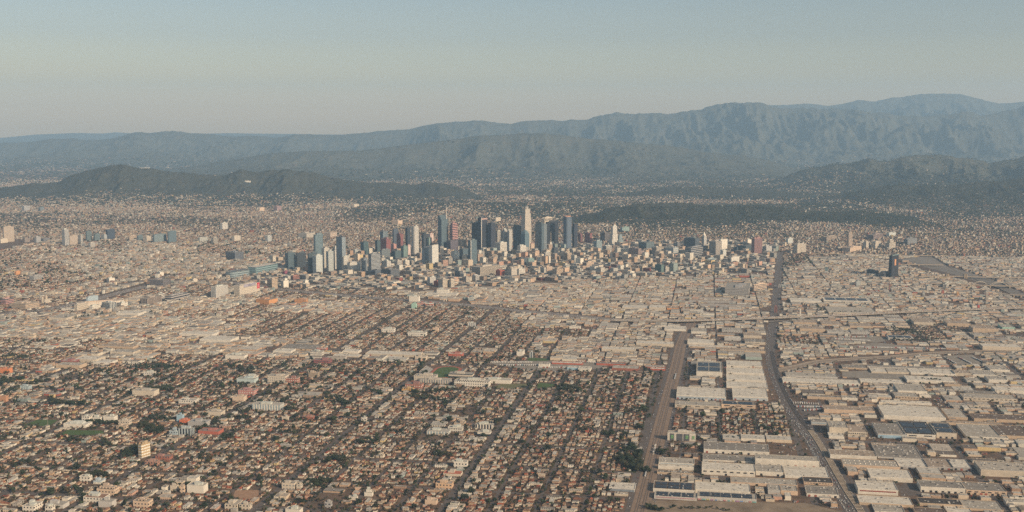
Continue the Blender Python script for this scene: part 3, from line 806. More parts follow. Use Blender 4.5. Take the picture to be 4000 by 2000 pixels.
# mart blocks by the freeway
t = T(824,892,1121,1165,.27,'white','g','rib','cream windowless block with vertical ribs beside the freeway, left of two', name='office_building', cat='building', alpha=25, lm='the twin cream freeway blocks')
t = T(914,1015,1117,1159,.22,'cream','g','sparse','big cream block with a lilac roof sign and red banner by the freeway', name='office_building', cat='building', alpha=25, lm='the red-bannered cream block')
def text_mesh(s, size, name, mat, parent, loc, right, up, depth=.3):
    """letters as solid mesh; right and up are the directions the text runs and stands"""
    cu = bpy.data.curves.new(name, 'FONT'); cu.body = s; cu.size = size; cu.extrude = depth; cu.align_x = 'CENTER'; cu.align_y = 'CENTER'
    tmp = bpy.data.objects.new(name, cu); C.objects.link(tmp)
    dg = bpy.context.evaluated_depsgraph_get(); me = bpy.data.meshes.new_from_object(tmp.evaluated_get(dg))
    bpy.data.objects.remove(tmp); me.materials.clear(); me.materials.append(mat); me.name = name
    o = bpy.data.objects.new(name, me); C.objects.link(o)
    r = Vector((*right, 0)); u = Vector(up); nrm = r.cross(u)
    o.matrix_basis = Matrix.Translation(loc) @ Matrix((r, u, nrm)).transposed().to_4x4()
    o.parent = parent; return o
def front_panel(t, f0, f1, z0, z1, name, mat, side='R', proud=.4, thick=.5, label=None):
    """a panel standing proud of the left-front or right-front face; f along the face from the near corner"""
    D = t['R'] if side == 'R' else t['L']; O = t['L'] if side == 'R' else t['R']; ln = t['b'] if side == 'R' else t['a']
    c = (t['C'] - t['ctr']) + D * ln * (f0 + f1) / 2 - O * (proud + thick / 2)
    A = Acc(); boxes(A, c[0], c[1], z0, ln * (f1 - f0), thick, z1 - z0, math.atan2(D[1], D[0]), c4((1, 1, 1)), c4((1, 1, 1)), 0, 0)
    o = add_part(t, name, A, mat, label); return o, c - O * (thick / 2 + .1), D
h = t['h']
front_panel(t, .2, .8, h * .78, h + 3, 'roof_sign', paint((.36, .33, .38), 'lilac_board'))
_, c, D = front_panel(t, .2, .8, h * .79, h * .8, 'sign_ledge', M_CONC)
text_mesh('TEAM', 11, 'sign_letters', paint((.2, .18, .24), 'sign_ink'), t['root'], (c[0] - t['L'][0] * .6, c[1] - t['L'][1] * .6, h * .9), D, (0, 0, 1))
_, c, D = front_panel(t, .86, .99, h * .42, h * .98, 'banner', paint((.55, .05, .07), 'red_banner'))
A = Acc(); tt = np.linspace(0, 2 * math.pi, 20, endpoint=False)
A2 = Acc()
for rr in (6.5,):
    ring_o = np.c_[np.cos(tt) * 5.6, np.sin(tt) * 6.5]; ring_i = ring_o * .68
    off = -t['L'] * .25
    def w3(P): return np.c_[c[0] + off[0] + P[:, 0] * D[0], c[1] + off[1] + P[:, 0] * D[1], h * .68 + P[:, 1]]
    k = A2.verts(np.concatenate([w3(ring_o), w3(ring_i)])); i = np.arange(20); j = (i + 1) % 20
    A2.faces(k + np.stack([i, j, j + 20, i + 20], 1), c4((.6, .4, .38)))
add_part(t, 'banner_emblem', A2, paint((.6, .42, .4), 'banner_print'))
# exhibition hall by the interchange
t = T(871,985,1063,1086,.35,'teal','m','bigband','low exhibition hall with curved pale roof and dark solar strips', name='exhibition_hall', cat='hall', alpha=30, shape='round', roofc=(.55,.48,.40), units=0, lm='the exhibition hall')
for f in (-.3, 0, .3):
    A = Acc(); q = t['R'] * t['b'] * f; boxes(A, q[0], q[1], t['h'] + .1, t['b'] * .16, t['a'] * .8, .6, t['ang'], c4((0,0,0)), c4((0,0,0)), 0, 0); add_part(t, 'solar_array', A, M_SOLAR)
t = T(969,1089,1044,1072,.25,(.22,.33,.33),'t','bigband','long pale teal glass hall behind the round-roofed exhibition hall', name='exhibition_hall', cat='hall', alpha=24, roofc=(.58,.48,.40), units=0)
T(882,952,987,1017,.5,(.2,.21,.23),'k','rib','dark modern block with tall white vertical fins left of the halls', name='office_building', cat='building', alpha=38)
T(585,668,1095,1122,.6,(.28,.24,.23),'k','rib','dark ribbed block with sloping top beside the left interchange', name='office_building', cat='building', alpha=20)
T(610,640,1064,1078,.5,'white','g','plain','bright white cube among trees left of the interchange', name='office_building', cat='building')
T(743,772,1090,1106,.4,'cream','g','plain','cream cube right beside the left interchange', name='office_building', cat='building')
T(417,449,1087,1104,.3,'white','g','plain','white box building by the freeway at left', name='office_building', cat='building')
T(336,384,1162,1182,.15,(.35,.42,.46),'m','plain','low pale blue and white building beside the peach terrace', name='office_building', cat='building', alpha=20)
t = T(300,545,1185,1200,.0,'peach','w','rib','very long peach apartment terrace running along the left freeway', name='apartment_terrace', cat='apartment block', alpha=62, units=3, lm='the long peach terrace')
T(290,346,1192,1215,.2,'cream','d','sparse','cream block at the near end of the long peach terrace', name='office_building', cat='building', alpha=18)
T(347,394,1196,1215,.3,'white','d','sparse','white apartment block just right of the peach terrace\'s near end', name='office_building', cat='building', alpha=18)
T(398,455,1184,1210,.5,'pale','k','rib','grey and white apartment block with dark recesses by the left freeway', name='office_building', cat='building', alpha=35)
T(455,500,1184,1200,.4,'white','d','sparse','long white apartment block continuing the grey and white one', name='office_building', cat='building', alpha=35)
T(548,632,1167,1190,.3,(.42,.33,.26),'k','rib','tan parking block with dark vertical openings, left freeway side', name='parking_structure', cat='parking structure', alpha=22)
T(645,740,1158,1178,.25,(.36,.33,.31),'k','bigband','long grey parking block right of the tan parking block', name='parking_structure', cat='parking structure', alpha=20)
T(610,643,1148,1167,.3,'white','d','band','white striped building behind the grey parking block', name='office_building', cat='building', alpha=20)
T(45,155,1188,1210,.5,'tan','d','grid','tan gridded block beside the domed church at far left', name='office_building', cat='building', alpha=20)
T(2,55,1170,1190,.4,'pink','d','band','long pinkish block at the left edge by the freeway', name='office_building', cat='building', alpha=20)
T(115,170,1079,1095,.3,'grey','d','grid','grey blockish building among trees at far left', name='office_building', cat='building', alpha=20)
T(57,80,1060,1076,.3,'orange','d','plain','small orange-tan block among the far left houses', name='office_building', cat='building', alpha=20)
# domed church
t = T(166,197,1170,1186,.3,'cream','g','sparse','cream domed church with a bell tower among dark trees at left', name='church', cat='church', alpha=20, units=0, lm='the domed church')
A = Acc()
tt = np.linspace(0, 2 * math.pi, 14, endpoint=False); rr = min(t['a'], t['b']) * .42
pv = np.c_[np.cos(tt), np.sin(tt)]
zz = [(1, 0), (1, 6), (.92, 11), (.7, 15), (.4, 17.5), (.08, 19), (.06, 24)]
for (r0, z0_), (r1, z1_) in zip(zz[:-1], zz[1:]): prism(A, pv * rr * r0, t['h'] + z0_, t['h'] + z1_, c4((0,0,0)), c4((0,0,0)), 0, 0, top=False, top_pts=pv * rr * r1)
add_part(t, 'dome', A, paint((.5, .42, .33), 'dome_stone'))
A = Acc(); q = -t['R'] * t['b'] * .5 + t['L'] * t['a'] * .5; boxes(A, q[0], q[1], 0, 8, 8, 34, t['ang'], c4((0,0,0)), c4((0,0,0)), 0, 0); add_part(t, 'bell_tower', A, paint(CR['cream'], 'tower_stone'))

# ---- central downtown
t = T(1711,1748,842,992,.38,(.13,.18,.21),'t','glass','tallest sail-topped glass tower with a thin white spire', shape='notch', units=0, gloss=True, lm='the spired glass tower', tiers=[(0,.9,1,1),(.9,.95,.95,.8,-.02,.08),(.95,1,.9,.5,-.03,.2)])
q = t['R'] * t['b'] * .34 - t['L'] * t['a'] * .3; z1 = float(zfor(801, t['C'][1]))
A = Acc(); tt = np.linspace(0, 2 * math.pi, 8, endpoint=False); pv = np.c_[np.cos(tt), np.sin(tt)]
prism(A, pv * 2.6 + q, t['h'] * .86, z1, c4((0,0,0)), c4((0,0,0)), 0, 0, top_pts=pv * .7 + q); add_part(t, 'spire', A, M_WHITE)
T(1757,1789,870,992,.35,'pink','k','bigband','slim tower with pink horizontal stripes and a dark left face', tiers=[(0,.93,1,1),(.93,1,.8,.75)], lm='the pink-striped tower')
T(1745,1790,939,994,.33,(.16,.13,.15),'k','fine','squat dark brown block in front of the pink-striped tower')
T(1734,1771,978,1016,.4,'peach','k','band','peach block with dark stripes below the squat dark block')
T(1761,1795,982,1030,.4,'white','m','fine','white apartment tower right of the peach striped block', tiers=[(0,.93,1,1),(.93,1,.75,.75)], **AT)
T(1795,1828,973,1026,.4,(.08,.11,.13),'t','glass','dark teal apartment tower left of the white-edged glass tower', gloss=True, **AT)
t = T(1828,1863,939,1038,.33,(.13,.18,.19),'t','glass','glass apartment tower with a bright white vertical edge, front centre', gloss=True, lm='the white-edged glass tower', **AT)
A = Acc(); q = t['C'] - t['ctr'] - (t['L'] + t['R']) * .8; boxes(A, q[0], q[1], 0, 3.2, 3.2, t['h'] + 2, t['ang'], c4((0,0,0)), c4((0,0,0)), 0, 0); add_part(t, 'corner_fin', A, M_WHITE)
T(1790,1822,938,982,.3,'tan','d','fine','tan office block behind the dark teal apartment tower')
T(1843,1884,874,990,.95,(.022,.028,.042),'k','fine','wide black tower standing left of the red-signed black tower')
t = T(1867,1904,851,990,.37,(.045,.045,.058),'k','band','tall black tower with a bright white left edge and pale top band', lm='the white-edged black tower')
A = Acc(); q = t['C'] - t['ctr'] - (t['L'] + t['R']) * .8; boxes(A, q[0], q[1], 0, 4, 4, t['h'] + .5, t['ang'], c4((0,0,0)), c4((0,0,0)), 0, 0); add_part(t, 'corner_fin', A, M_WHITE)
front_panel(t, .02, .98, t['h'] * .945, t['h'] * .985, 'top_band', paint((.5, .33, .28), 'top_band'))
T(1904,1937,871,990,.45,(.05,.055,.075),'k','band','dark tower with a greenish cap right of the white-edged black tower', tiers=[(0,.92,1,1),(.92,1,.9,.9)])
T(1938,1964,904,982,.15,'white','k','rib','white tower with bold black vertical ribs', tiers=[(0,1,1,1)])
T(1963,1982,897,988,.4,'white','g','rib','white ribbed tower, left of an adjoining pair', lm='the white ribbed pair')
T(1982,2001,900,990,.35,'white','g','rib','white ribbed tower, right of an adjoining pair')
T(1933,1980,948,1004,.44,'white','k','grid','white office block with a bold grid of dark windows', lm='the white gridded office')
T(2005,2036,883,988,.85,(.05,.07,.085),'t','plain','dark teal slab tower directly left of the tallest round-topped tower', gloss=True)
t = T(2036,2073,808,990,.4,'cream','g','fine','tallest pale stepped tower with a round crown', shape='notch', units=0, lm='the tallest pale tower',
      tiers=[(0,.55,1.05,1.05),(.55,.72,.99,.99),(.72,.86,.9,.9),(.86,.945,.78,.78)])
A = Acc(); B = Acc(); tt = np.linspace(0, 2 * math.pi, 24, endpoint=False); pv = np.c_[np.cos(tt), np.sin(tt)] * min(t['a'], t['b']) * .36
prism(A, pv, t['h'] * .945, t['h'], c4((0,0,0)), c4((0,0,0)), 0, 0); add_part(t, 'crown', A, facade(CR['cream'], GL['g'], 'rib'))
t = T(2034,2067,915,992,.5,(.10,.15,.18),'t','plain','blue glass tower with a pointed arched top in front of the tallest tower', units=0, gloss=True, shape='notch')
A = Acc(); P0 = np.array([(-1,-1),(1,-1),(1,1),(-1,1)]) * .5
def fp(t, s): 
    P = (P0[:, :1] * t['b'] * s) * t['R'] + (P0[:, 1:] * t['a'] * s) * t['L']
    return P if (np.sum(P[:, 0] * np.roll(P[:, 1], -1) - P[:, 1] * np.roll(P[:, 0], -1)) > 0) else P[::-1]
for s0, s1, za, zb in ((.8, .62, 0, 12), (.62, .36, 12, 22), (.36, .04, 22, 29)): prism(A, fp(t, s0), t['h'] + za, t['h'] + zb, c4((0,0,0)), c4((0,0,0)), 0, 0, top_pts=fp(t, s1))
add_part(t, 'pointed_crown', A, facade((.10,.15,.18), GL['t'], 'plain', True))
T(2020,2055,960,1004,.36,'white','g','fine','plain white office cube in front of the arched glass tower', lm='the white office cube')
t = T(2067,2089,952,988,.35,'peach','g','sparse','pinkish gabled hotel block right of the white cube', units=0)
A = Acc(); prism(A, fp(t, 1), t['h'], t['h'] + 9, c4((0,0,0)), c4((0,0,0)), 0, 0, top_pts=fp(t, .15)); add_part(t, 'pitched_roof', A, paint((.32,.2,.17), 'tile'))
T(2090,2124,869,989,.75,(.06,.075,.09),'t','glass','dark glass tower with a notched left top, right of centre', gloss=True, tiers=[(0,.93,1,1),(.93,1,.8,.8)])
T(2118,2136,876,988,.35,(.25,.28,.29),'d','band','slim grey banded tower face right of the dark notched tower')
t = T(2124,2157,850,964,.1,'cream','k','plain','white-crowned tower mostly hidden behind a black tower', roofc=(.5,.4,.33))
for i in range(6): front_panel(t, .08 + i * .15, .15 + i * .15, t['h'] * .885, t['h'] * .965, 'crown_slot', M_DARK)
T(2131,2181,867,974,.1,(.02,.024,.034),'k','plain','wide black tower in front of the white-crowned tower', lm='the wide black tower')
t = T(2139,2164,945,974,.4,'white','g','plain','white ziggurat-topped building with a slim tapering tower in front of a black tower', units=0)
A = Acc(); prism(A, fp(t, .3), t['h'], float(zfor(912, t['C'][1])), c4((0,0,0)), c4((0,0,0)), 0, 0, top_pts=fp(t, .22)); prism(A, fp(t, .2), float(zfor(912, t['C'][1])), float(zfor(905, t['C'][1])), c4((0,0,0)), c4((0,0,0)), 0, 0, top_pts=fp(t, .05)); add_part(t, 'tapering_tower', A, paint(CR['peach'], 'terracotta'))
t = T(2196,2236,848,979,.5,(.10,.13,.17),'t','plain','tall blue-grey glass tower with an orange rim at its top', shape='round', gloss=True, units=1, lm='the orange-rimmed tower')
A = Acc(); tt = np.linspace(0, 2 * math.pi, 24, endpoint=False)
pv = (np.cos(tt)[:, None] * t['b'] * .46) * t['R'] + (np.sin(tt)[:, None] * t['a'] * .46) * t['L']; pv = pv if np.sum(pv[:, 0] * np.roll(pv[:, 1], -1) - pv[:, 1] * np.roll(pv[:, 0], -1)) > 0 else pv[::-1]
prism(A, pv, t['h'], t['h'] + 7, c4((0,0,0)), c4((0,0,0)), 0, 0); add_part(t, 'crown', A, paint((.55, .3, .2), 'orange_rim'))
T(2235,2256,875,972,.35,(.028,.034,.05),'k','plain','black tower right behind the orange-rimmed tower', gloss=True)
T(2124,2165,987,1012,.15,'white','d','band','low white office block with horizontal stripes below the black tower', lm='the white striped office')
T(2155,2181,968,1010,.35,(.10,.11,.12),'k','rib','dark block with a projecting canopy roof beside the white striped office')
T(2283,2313,911,952,.7,'rust','d','fine','dark red block right of the black tower behind', lm='the dark red block')
T(2257,2275,913,946,.6,'rust','d','band','small maroon block between a black tower and the dark red block')
T(2202,2234,990,1021,.45,'tan','d','fine','tan hotel block in the low blocks under the orange-rimmed tower')
T(2014,2060,1009,1042,.7,(.07,.09,.1),'t','grid','dark teal gridded block, left half of a teal and green pair', **AT)
T(2060,2087,1011,1047,.15,(.22,.31,.28),'t','grid','pale green chequered block, right half of a teal and green pair', **AT)
t = T(1843,1954,1044,1083,.28,'cream','k','rib','very long cream building with dark vertical window ribs, front centre', name='office_building', cat='building', lm='the long cream ribbed building')
T(1937,1971,1057,1083,.5,'red','d','sparse','bright red painted building right of the long cream ribbed one', name='office_building', cat='building', lm='the bright red building')
T(1983,2020,1049,1087,.4,'cream','g','fine','cream block right of the bright red building', name='office_building', cat='building')
T(2020,2051,1051,1077,.2,'white','d','grid','white gridded block behind and right of the cream block', name='office_building', cat='building')
T(2157,2200,1047,1080,.4,'tan','d','fine','tan stepped block with small penthouse, front row right of centre', name='office_building', cat='building', tiers=[(0,.85,1,1),(.85,1,.5,.5)])
T(2120,2158,1042,1064,.4,'peach','d','grid','peach gridded block left of the tan stepped block', name='office_building', cat='building')
T(2286,2320,1025,1050,.15,'peach','d','grid','orange-tan brick block in the front row right of centre', name='office_building', cat='building')
T(2318,2352,942,996,.35,(.32,.38,.38),'t','rib','pale blue and tan striped apartment tower right of centre', lm='the pale blue striped tower', **AT)
T(1669,1703,1083,1114,.3,'white','g','rib','white block left of a small red block, front row left', name='office_building', cat='building')
T(1694,1720,1099,1118,.55,'red','d','sparse','small red-orange block below the white block, front left', name='office_building', cat='building')
T(1712,1755,1092,1125,.4,'cream','d','grid','cream gridded loft block right of the small red block', name='office_building', cat='building', lm='the cream loft pair')
T(1755,1776,1092,1124,.3,'cream','d','grid','narrower cream gridded loft block beside its wider twin', name='office_building', cat='building')
T(1776,1805,1060,1085,.7,'dgrey','d','fine','dark grey block left of the long cream ribbed building', name='office_building', cat='building')
T(1845,1876,1076,1098,.4,'lgrey','d','fine','grey concrete block just below the long cream ribbed building', name='office_building', cat='building')
T(1808,1840,1083,1103,.4,'cream','d','fine','cream block below and left of the long ribbed building', name='office_building', cat='building')
# ---- right downtown and civic district
t = T(2378,2417,884,962,.33,'white','g','fine','pale stepped apartment tower rising alone right of the centre', tiers=[(0,.35,1,1),(.35,.6,.8,.85),(.6,1,.62,.6)], lm='the pale stepped tower', **AT)
T(2344,2381,909,942,.5,(.2,.17,.15),'k','band','dark brown striped block left of the pale stepped tower')
T(2409,2435,918,960,.3,(.26,.31,.31),'t','fine','grey-green stepped tower right behind the pale stepped tower', tiers=[(0,.5,1,1),(.5,1,.65,.7)], **AT)
T(2424,2458,888,906,.2,'green','m','fine','grey-green slab behind trees right of the pale stepped tower', **AT)
T(2353,2390,961,991,.4,'white','k','rib','white frame building with dark openings below the pale stepped tower', name='office_building', cat='building')
T(2421,2449,955,975,.3,'peach','g','plain','blank peach cube right of the white frame building', name='office_building', cat='building')
T(2494,2555,948,988,.5,(.11,.14,.15),'t','plain','wide dark green-grey office slab in the civic district', lm='the dark green-grey slab')
t = T(2455,2526,971,1013,.52,(.37,.26,.22),'d','fine','pinkish terraced office block with twin stepped tops', tiers=[(0,.55,1,1),(.55,.75,.7,1,-.12,0),(.75,1,.35,1,-.3,0)], lm='the pinkish terraced block')
T(2545,2583,966,1002,.5,'cream','d','band','cream and brown striped office right of the terraced block')
T(2586,2622,984,1001,.5,'cream','d','sparse','cream courthouse-like block right of the striped office', name='office_building', cat='building')
T(2600,2650,968,998,.6,'lgrey','m','bigband','pale glass-fronted block left of the big slate building', name='office_building', cat='building')
T(2630,2662,950,975,.5,'dgrey','b','plain','slate block behind, left of the tall slate slab', name='office_building', cat='building')
T(2671,2732,931,978,.72,(.10,.115,.13),'d','band','tall slate slab with pale striped end beside the city hall', lm='the tall slate slab')
t = T(2732,2768,955,975,.45,'cream','g','rib','pale city hall with a tall white tower and pyramid top', name='city_hall', cat='city hall', units=0, lm='the city hall')
zt = float(zfor(925, t['C'][1])); z2 = float(zfor(908, t['C'][1]))
A = Acc(); prism(A, fp(t, .5), t['h'] - 1, zt, c4((0,0,0)), c4((0,0,0)), 0, 0); prism(A, fp(t, .4), zt, zt + 8, c4((0,0,0)), c4((0,0,0)), 0, 0); add_part(t, 'tower_shaft', A, facade(CR['white'], GL['g'], 'rib'))
A = Acc(); prism(A, fp(t, .38), zt + 8, z2, c4((0,0,0)), c4((0,0,0)), 0, 0, top_pts=fp(t, .05)); add_part(t, 'pyramid_roof', A, paint(CR['white'], 'stone'))
T(2769,2819,944,1002,.52,(.40,.35,.30),'d','fine','tall cream office block with a grey shaded side right of city hall', lm='the tall cream civic block')
T(2797,2841,937,981,.4,'white','g','plain','white windowless block behind the tall cream civic block')
T(2675,2759,968,1005,.28,(.30,.29,.28),'k','bigband','long grey and black slab-fronted block in front of city hall', name='office_building', cat='building')
t = T(2794,2812,994,1011,.5,'white','g','plain','small cream block carrying a painted round red and blue emblem', name='office_building', cat='building', units=0)
A = Acc(); tt = np.linspace(0, 2 * math.pi, 16, endpoint=False); c = (t['C'] - t['ctr']) + t['R'] * t['b'] * .5 - t['L'] * .5
k = A.verts(np.array([[c[0] + math.cos(q) * 8 * t['R'][0], c[1] + math.cos(q) * 8 * t['R'][1], t['h'] * .5 + math.sin(q) * 8] for q in tt] + [[c[0], c[1], t['h'] * .5]]))
i = np.arange(16); A.faces(k + np.stack([i, (i + 1) % 16, np.full(16, 16)], 1)); add_part(t, 'emblem', A, paint((.5,.1,.1), 'emblem_red'))
T(2813,2837,978,1008,.45,'white','m','band','white striped block beside the small emblem block')
T(2851,2888,1006,1035,.15,'lgrey','w','rib','grey block with white vertical ribs near the arts district', name='office_building', cat='building')
T(2754,2800,1013,1030,.3,(.30,.37,.38),'d','band','round-cornered pale blue striped block', shape='round', name='office_building', cat='building')
T(2934,2977,933,997,.28,(.33,.16,.14),'d','band','dark red striped tower alone at the right of downtown', lm='the dark red striped tower')
T(2914,2935,937,962,.3,'white','g','plain','blank white tower left of the dark red striped tower')
T(2978,3015,963,991,.4,'lgrey','g','fine','grey block just right of the dark red striped tower', name='office_building', cat='building')
T(2865,2935,965,992,.2,(.07,.09,.10),'t','plain','low dark glass station-like block left of the dark red tower', name='office_building', cat='building')
T(2558,2593,1035,1070,.7,(.10,.15,.14),'t','plain','dark green glass block standing alone in the produce district', name='office_building', cat='building', lm='the dark green glass block')
T(2593,2614,1044,1068,.3,'cream','g','rib','cream block between dark green and pale green blocks', name='office_building', cat='building')
T(2614,2647,1029,1067,.5,(.22,.26,.24),'t','plain','grey-green block with pale right side, tallest of three in the produce district', name='office_building', cat='building')
T(3099,3148,956,990,.3,'cream','d','grid','cream gridded hotel right of downtown', name='office_building', cat='building')
T(3069,3097,932,952,.3,'white','m','rib','small white block behind the cream gridded hotel', name='office_building', cat='building')
t = T(3304,3332,908,980,.5,'peach','d','rib','tall tan ribbed octagonal office tower with a flat rim on the right', shape='circle', alpha=45, lm='the tan octagonal tower', units=0)
A = Acc(); tt = np.linspace(0, 2 * math.pi, 24, endpoint=False); prism(A, np.c_[np.cos(tt), np.sin(tt)] * t['a'] * .54, t['h'], t['h'] + 3, c4((0,0,0)), c4((0,0,0)), 0, 0); add_part(t, 'rim', A, paint(CR['peach'], 'rim_stone'))
T(3290,3365,968,985,.4,'peach','d','sparse','low tan block around the foot of the octagonal tower', name='office_building', cat='building')
T(3370,3398,946,971,.45,'cream','g','grid','cream concrete block, leftmost of the three right of the tan tower', name='office_building', cat='building')
T(3402,3440,944,971,.45,'cream','g','grid','cream concrete block, middle of the three right of the tan tower', name='office_building', cat='building')
T(3457,3498,939,973,.4,'cream','d','fine','cream stepped block, rightmost of three right of the tan tower', name='office_building', cat='building', tiers=[(0,.7,1,1),(.7,1,.6,.7)])
T(3529,3582,935,957,.3,(.16,.16,.16),'g','grid','dark office block right of the cream stepped block', name='office_building', cat='building')
T(3385,3450,918,936,.4,(.36,.26,.22),'k','rib','brown and grey block beyond the cream concrete blocks', name='office_building', cat='building')
T(3462,3498,911,924,.3,'pale','m','sparse','white and blue block near the hills on the right', name='office_building', cat='building')
T(3210,3270,926,942,.3,'tan','k','rib','long tan ribbed block left of the octagonal tower', name='office_building', cat='building')
t = T(3470,3508,998,1084,.3,(.02,.022,.03),'k','plain','solitary black tower with a small orange sign in the arts district', lm='the solitary black tower')
front_panel(t, .4, .62, t['h'] * .52, t['h'] * .8, 'vertical_sign', paint((.6, .3, .15), 'orange_sign'), proud=.3)
front_panel(t, .05, .95, t['h'] * .98, t['h'] + 1, 'sign_strip', paint((.2, .3, .3), 'teal_strip'))
A4 = dict(name='office_building', cat='building')
T(3430,3470,1068,1085,.6,(.06,.065,.07),'k','plain','dark angular block leaning towards the solitary black tower', alpha=30, **A4)
T(3385,3432,1058,1075,.8,(.08,.085,.09),'k','plain','dark long-sided block left of the solitary black tower', alpha=60, **A4)
T(3222,3262,1047,1064,.3,(.18,.25,.25),'d','sparse','pale teal flat block below the dark arts district blocks', alpha=15, **A4)
t = T(2831,3000,1128,1157,.55,(.38,.35,.32),'k','grid','huge grey gridded building with a flat orange-lined roof near the trunk road', alpha=14, lm='the huge gridded building', **A4)
T(2939,2995,1112,1139,.1,'peach','d','band','salmon long block behind the huge gridded building', alpha=50, **A4)
T(2968,3000,1180,1206,.3,'peach','d','band','cream and salmon block left of the trunk road', alpha=14, **A4)
T(3032,3203,1197,1221,.02,'brick','k','rib','very long red-brick block with tall pale windows beside the trunk road', alpha=11, roofc=(.35,.2,.16), units=4, lm='the long red-brick block', **A4)
T(3125,3162,1208,1238,.1,'white','g','plain','white box in front of the long red-brick block', alpha=11, **A4)
T(3048,3145,1112,1126,.02,'lgrey','k','rib','long pale loft block with dark windows right of the trunk road, left half', alpha=11, **A4)
T(3150,3235,1114,1128,.02,'cream','k','rib','long pale loft block with dark windows, right half', alpha=11, **A4)
T(3320,3347,1118,1135,.2,'tan','k','grid','small tan loft with a dark window grid', alpha=11, **A4)
T(3345,3386,1098,1118,.4,(.4,.42,.4),'w','sparse','white and grey-green cube behind the small tan loft', alpha=11, **A4)
T(3474,3514,1105,1135,.08,'brick','d','grid','tall brick loft block beside a round tree', alpha=11, tiers=[(0,.8,1,1),(.8,1,.3,.6,.3,0)], lm='the tall brick loft', **A4)
T(3620,3675,1118,1140,.3,'white','d','grid','white apartment block with small dark windows by the river', alpha=11, **A4)
T(3682,3716,1112,1128,.4,'white','k','rib','black and white upright-striped block by the viaduct', alpha=30, **A4)
T(3610,3674,1140,1158,.05,(.22,.23,.23),'w','grid','long grey glass block below the white riverside apartments', alpha=11, **A4)
T(3684,3765,1136,1147,.05,'red','d','sparse','long low red and maroon building', alpha=11, **A4)
T(3697,3740,1156,1166,.1,'rust','w','bigband','low building with a red-striped front and dark panels on its roof', alpha=11, **A4)
T(3746,3787,1142,1158,.02,(.6,.33,.14),'d','sparse','low orange-tan building with a short tower at its right', alpha=11, tiers=[(0,.75,1,1),(.75,1,.3,.8,.34,0)], **A4)
T(3785,3827,1160,1182,.15,'tan','d','band','tan brick block with rows of windows below the red building', alpha=11, **A4)
T(3796,3838,1180,1191,.05,'white','k','grid','low white building with black windows and stair tower', alpha=11, tiers=[(0,.8,1,1),(.8,1.3,.15,.5,.1,0)], **A4)
t = T(3858,3917,1146,1173,.04,(.5,.42,.35),'k','grid','dark glass office framed by a pale grid with a red top sign', alpha=11, lm='the framed glass office', **A4)
t = T(3826,3868,1192,1208,.05,'lgrey','d','plain','grey box wearing a large red billboard beside the freeway', alpha=11, **A4)
front_panel(t, .12, .98, t['h'] * .35, t['h'] * 1.02, 'billboard', paint((.5,.1,.08), 'billboard_red'), side='L')
T(3812,3867,1136,1144,.02,'cream','g','plain','long cream shed left of the river channel', alpha=11, **A4)

# ---- broad low landmark blocks between the houses
def B(x0, x1, yt, yb, fr, wall, glass, style, label, lm=None, name='building', cat='building', alpha=9.9, **k): return T(x0, x1, yt, yb, fr, wall, glass, style, label, name=name, cat=cat, lm=lm, alpha=alpha, **k)
B(1598,1638,1158,1179,.1,'white','g','plain','blank white slab left of the mint building beside the freeway', lm='the blank white slab')
B(1706,1753,1131,1151,.15,'white','g','sparse','white cube with small windows above the freeway')
B(1749,1853,1162,1176,.03,(.25,.3,.31),'w','band','long blue-grey banded block next to the freeway', lm='the blue-grey banded block')
B(1853,1875,1152,1166,.3,'white','g','plain','white cube at the right end of the blue-grey banded block')
B(1607,1629,1186,1206,.4,'mint','g','plain','mint green building next to red-trimmed white boxes', lm='the mint green building')
B(1629,1660,1183,1194,.3,'red','w','bigband','red-trimmed white box right of the mint green building')
B(1662,1693,1184,1197,.4,'red','w','bigband','red-edged white box, right one of two beside the freeway')
B(2164,2245,1153,1165,.05,'tan','d','sparse','long tan building in the warehouse flats right of the freeway bend')
B(1150,1198,1170,1186,.1,'orange','d','sparse','orange-tan warehouse-like building below the freeway, left')
B(1000,1085,1172,1190,.6,'orange','d','plain','long low orange building at the left below the freeway', alpha=25)
B(2230,2287,1264,1279,.3,'white','k','bigband','white office with dark ribbon windows above the houses', lm='the white ribbon-window office')
B(2018,2076,1374,1392,.4,'white','g','plain','white windowless cube left of the long school building', lm='the white cube school')
B(2076,2195,1376,1398,.04,(.5,.5,.47),'k','rib','long white school building with dark glass bays', name='school_building', cat='school building', lm='the long white school')
B(1827,1858,1262,1276,.3,'white','g','rib','small white apartment block standing above houses, upper middle')
B(1690,1714,1280,1299,.1,'peach','g','plain','peach blank tower block among houses, upper middle')
B(1490,1541,1286,1300,.3,'white','g','sparse','white apartment block, larger of several among upper-middle houses')
B(1593,1664,1300,1315,.3,'white','g','sparse','long white stepped school block among dark trees, upper middle')
B(1225,1290,1408,1422,.3,'rust','d','grid','brown brick apartment block with a grid front, middle left')
B(1211,1262,1374,1392,.3,'white','k','grid','white office with rows of windows beside a red-ended shed')
B(1205,1247,1457,1474,.1,'tan','d','fine','tan brick square block, middle left')
B(1045,1120,1470,1497,.4,'cream','g','sparse','cream apartment building with two wings, middle left', lm='the two-winged apartments')
B(1116,1168,1478,1498,.3,'brick','w','sparse','red-brick and cream apartment building, middle left')
B(1583,1650,1502,1520,.45,'brick','w','sparse','pinkish brick apartments above the small orange apartments', lm='the pinkish brick apartments')
B(1569,1615,1518,1530,.3,(.62,.36,.12),'d','sparse','orange apartment building below the pinkish brick apartments')
t = B(1617,1706,1470,1490,.45,'cream','g','sparse','cream school building with a yellow door panel beside the running track', name='school_building', cat='school building', lm='the running track')
B(1637,1760,1486,1500,.3,'cream','g','rib','long cream school front below the running track', name='school_building', cat='school building')
B(1752,1850,1462,1478,.5,'cream','d','bigband','cream school gymnasium right of the running track', name='school_building', cat='school building')
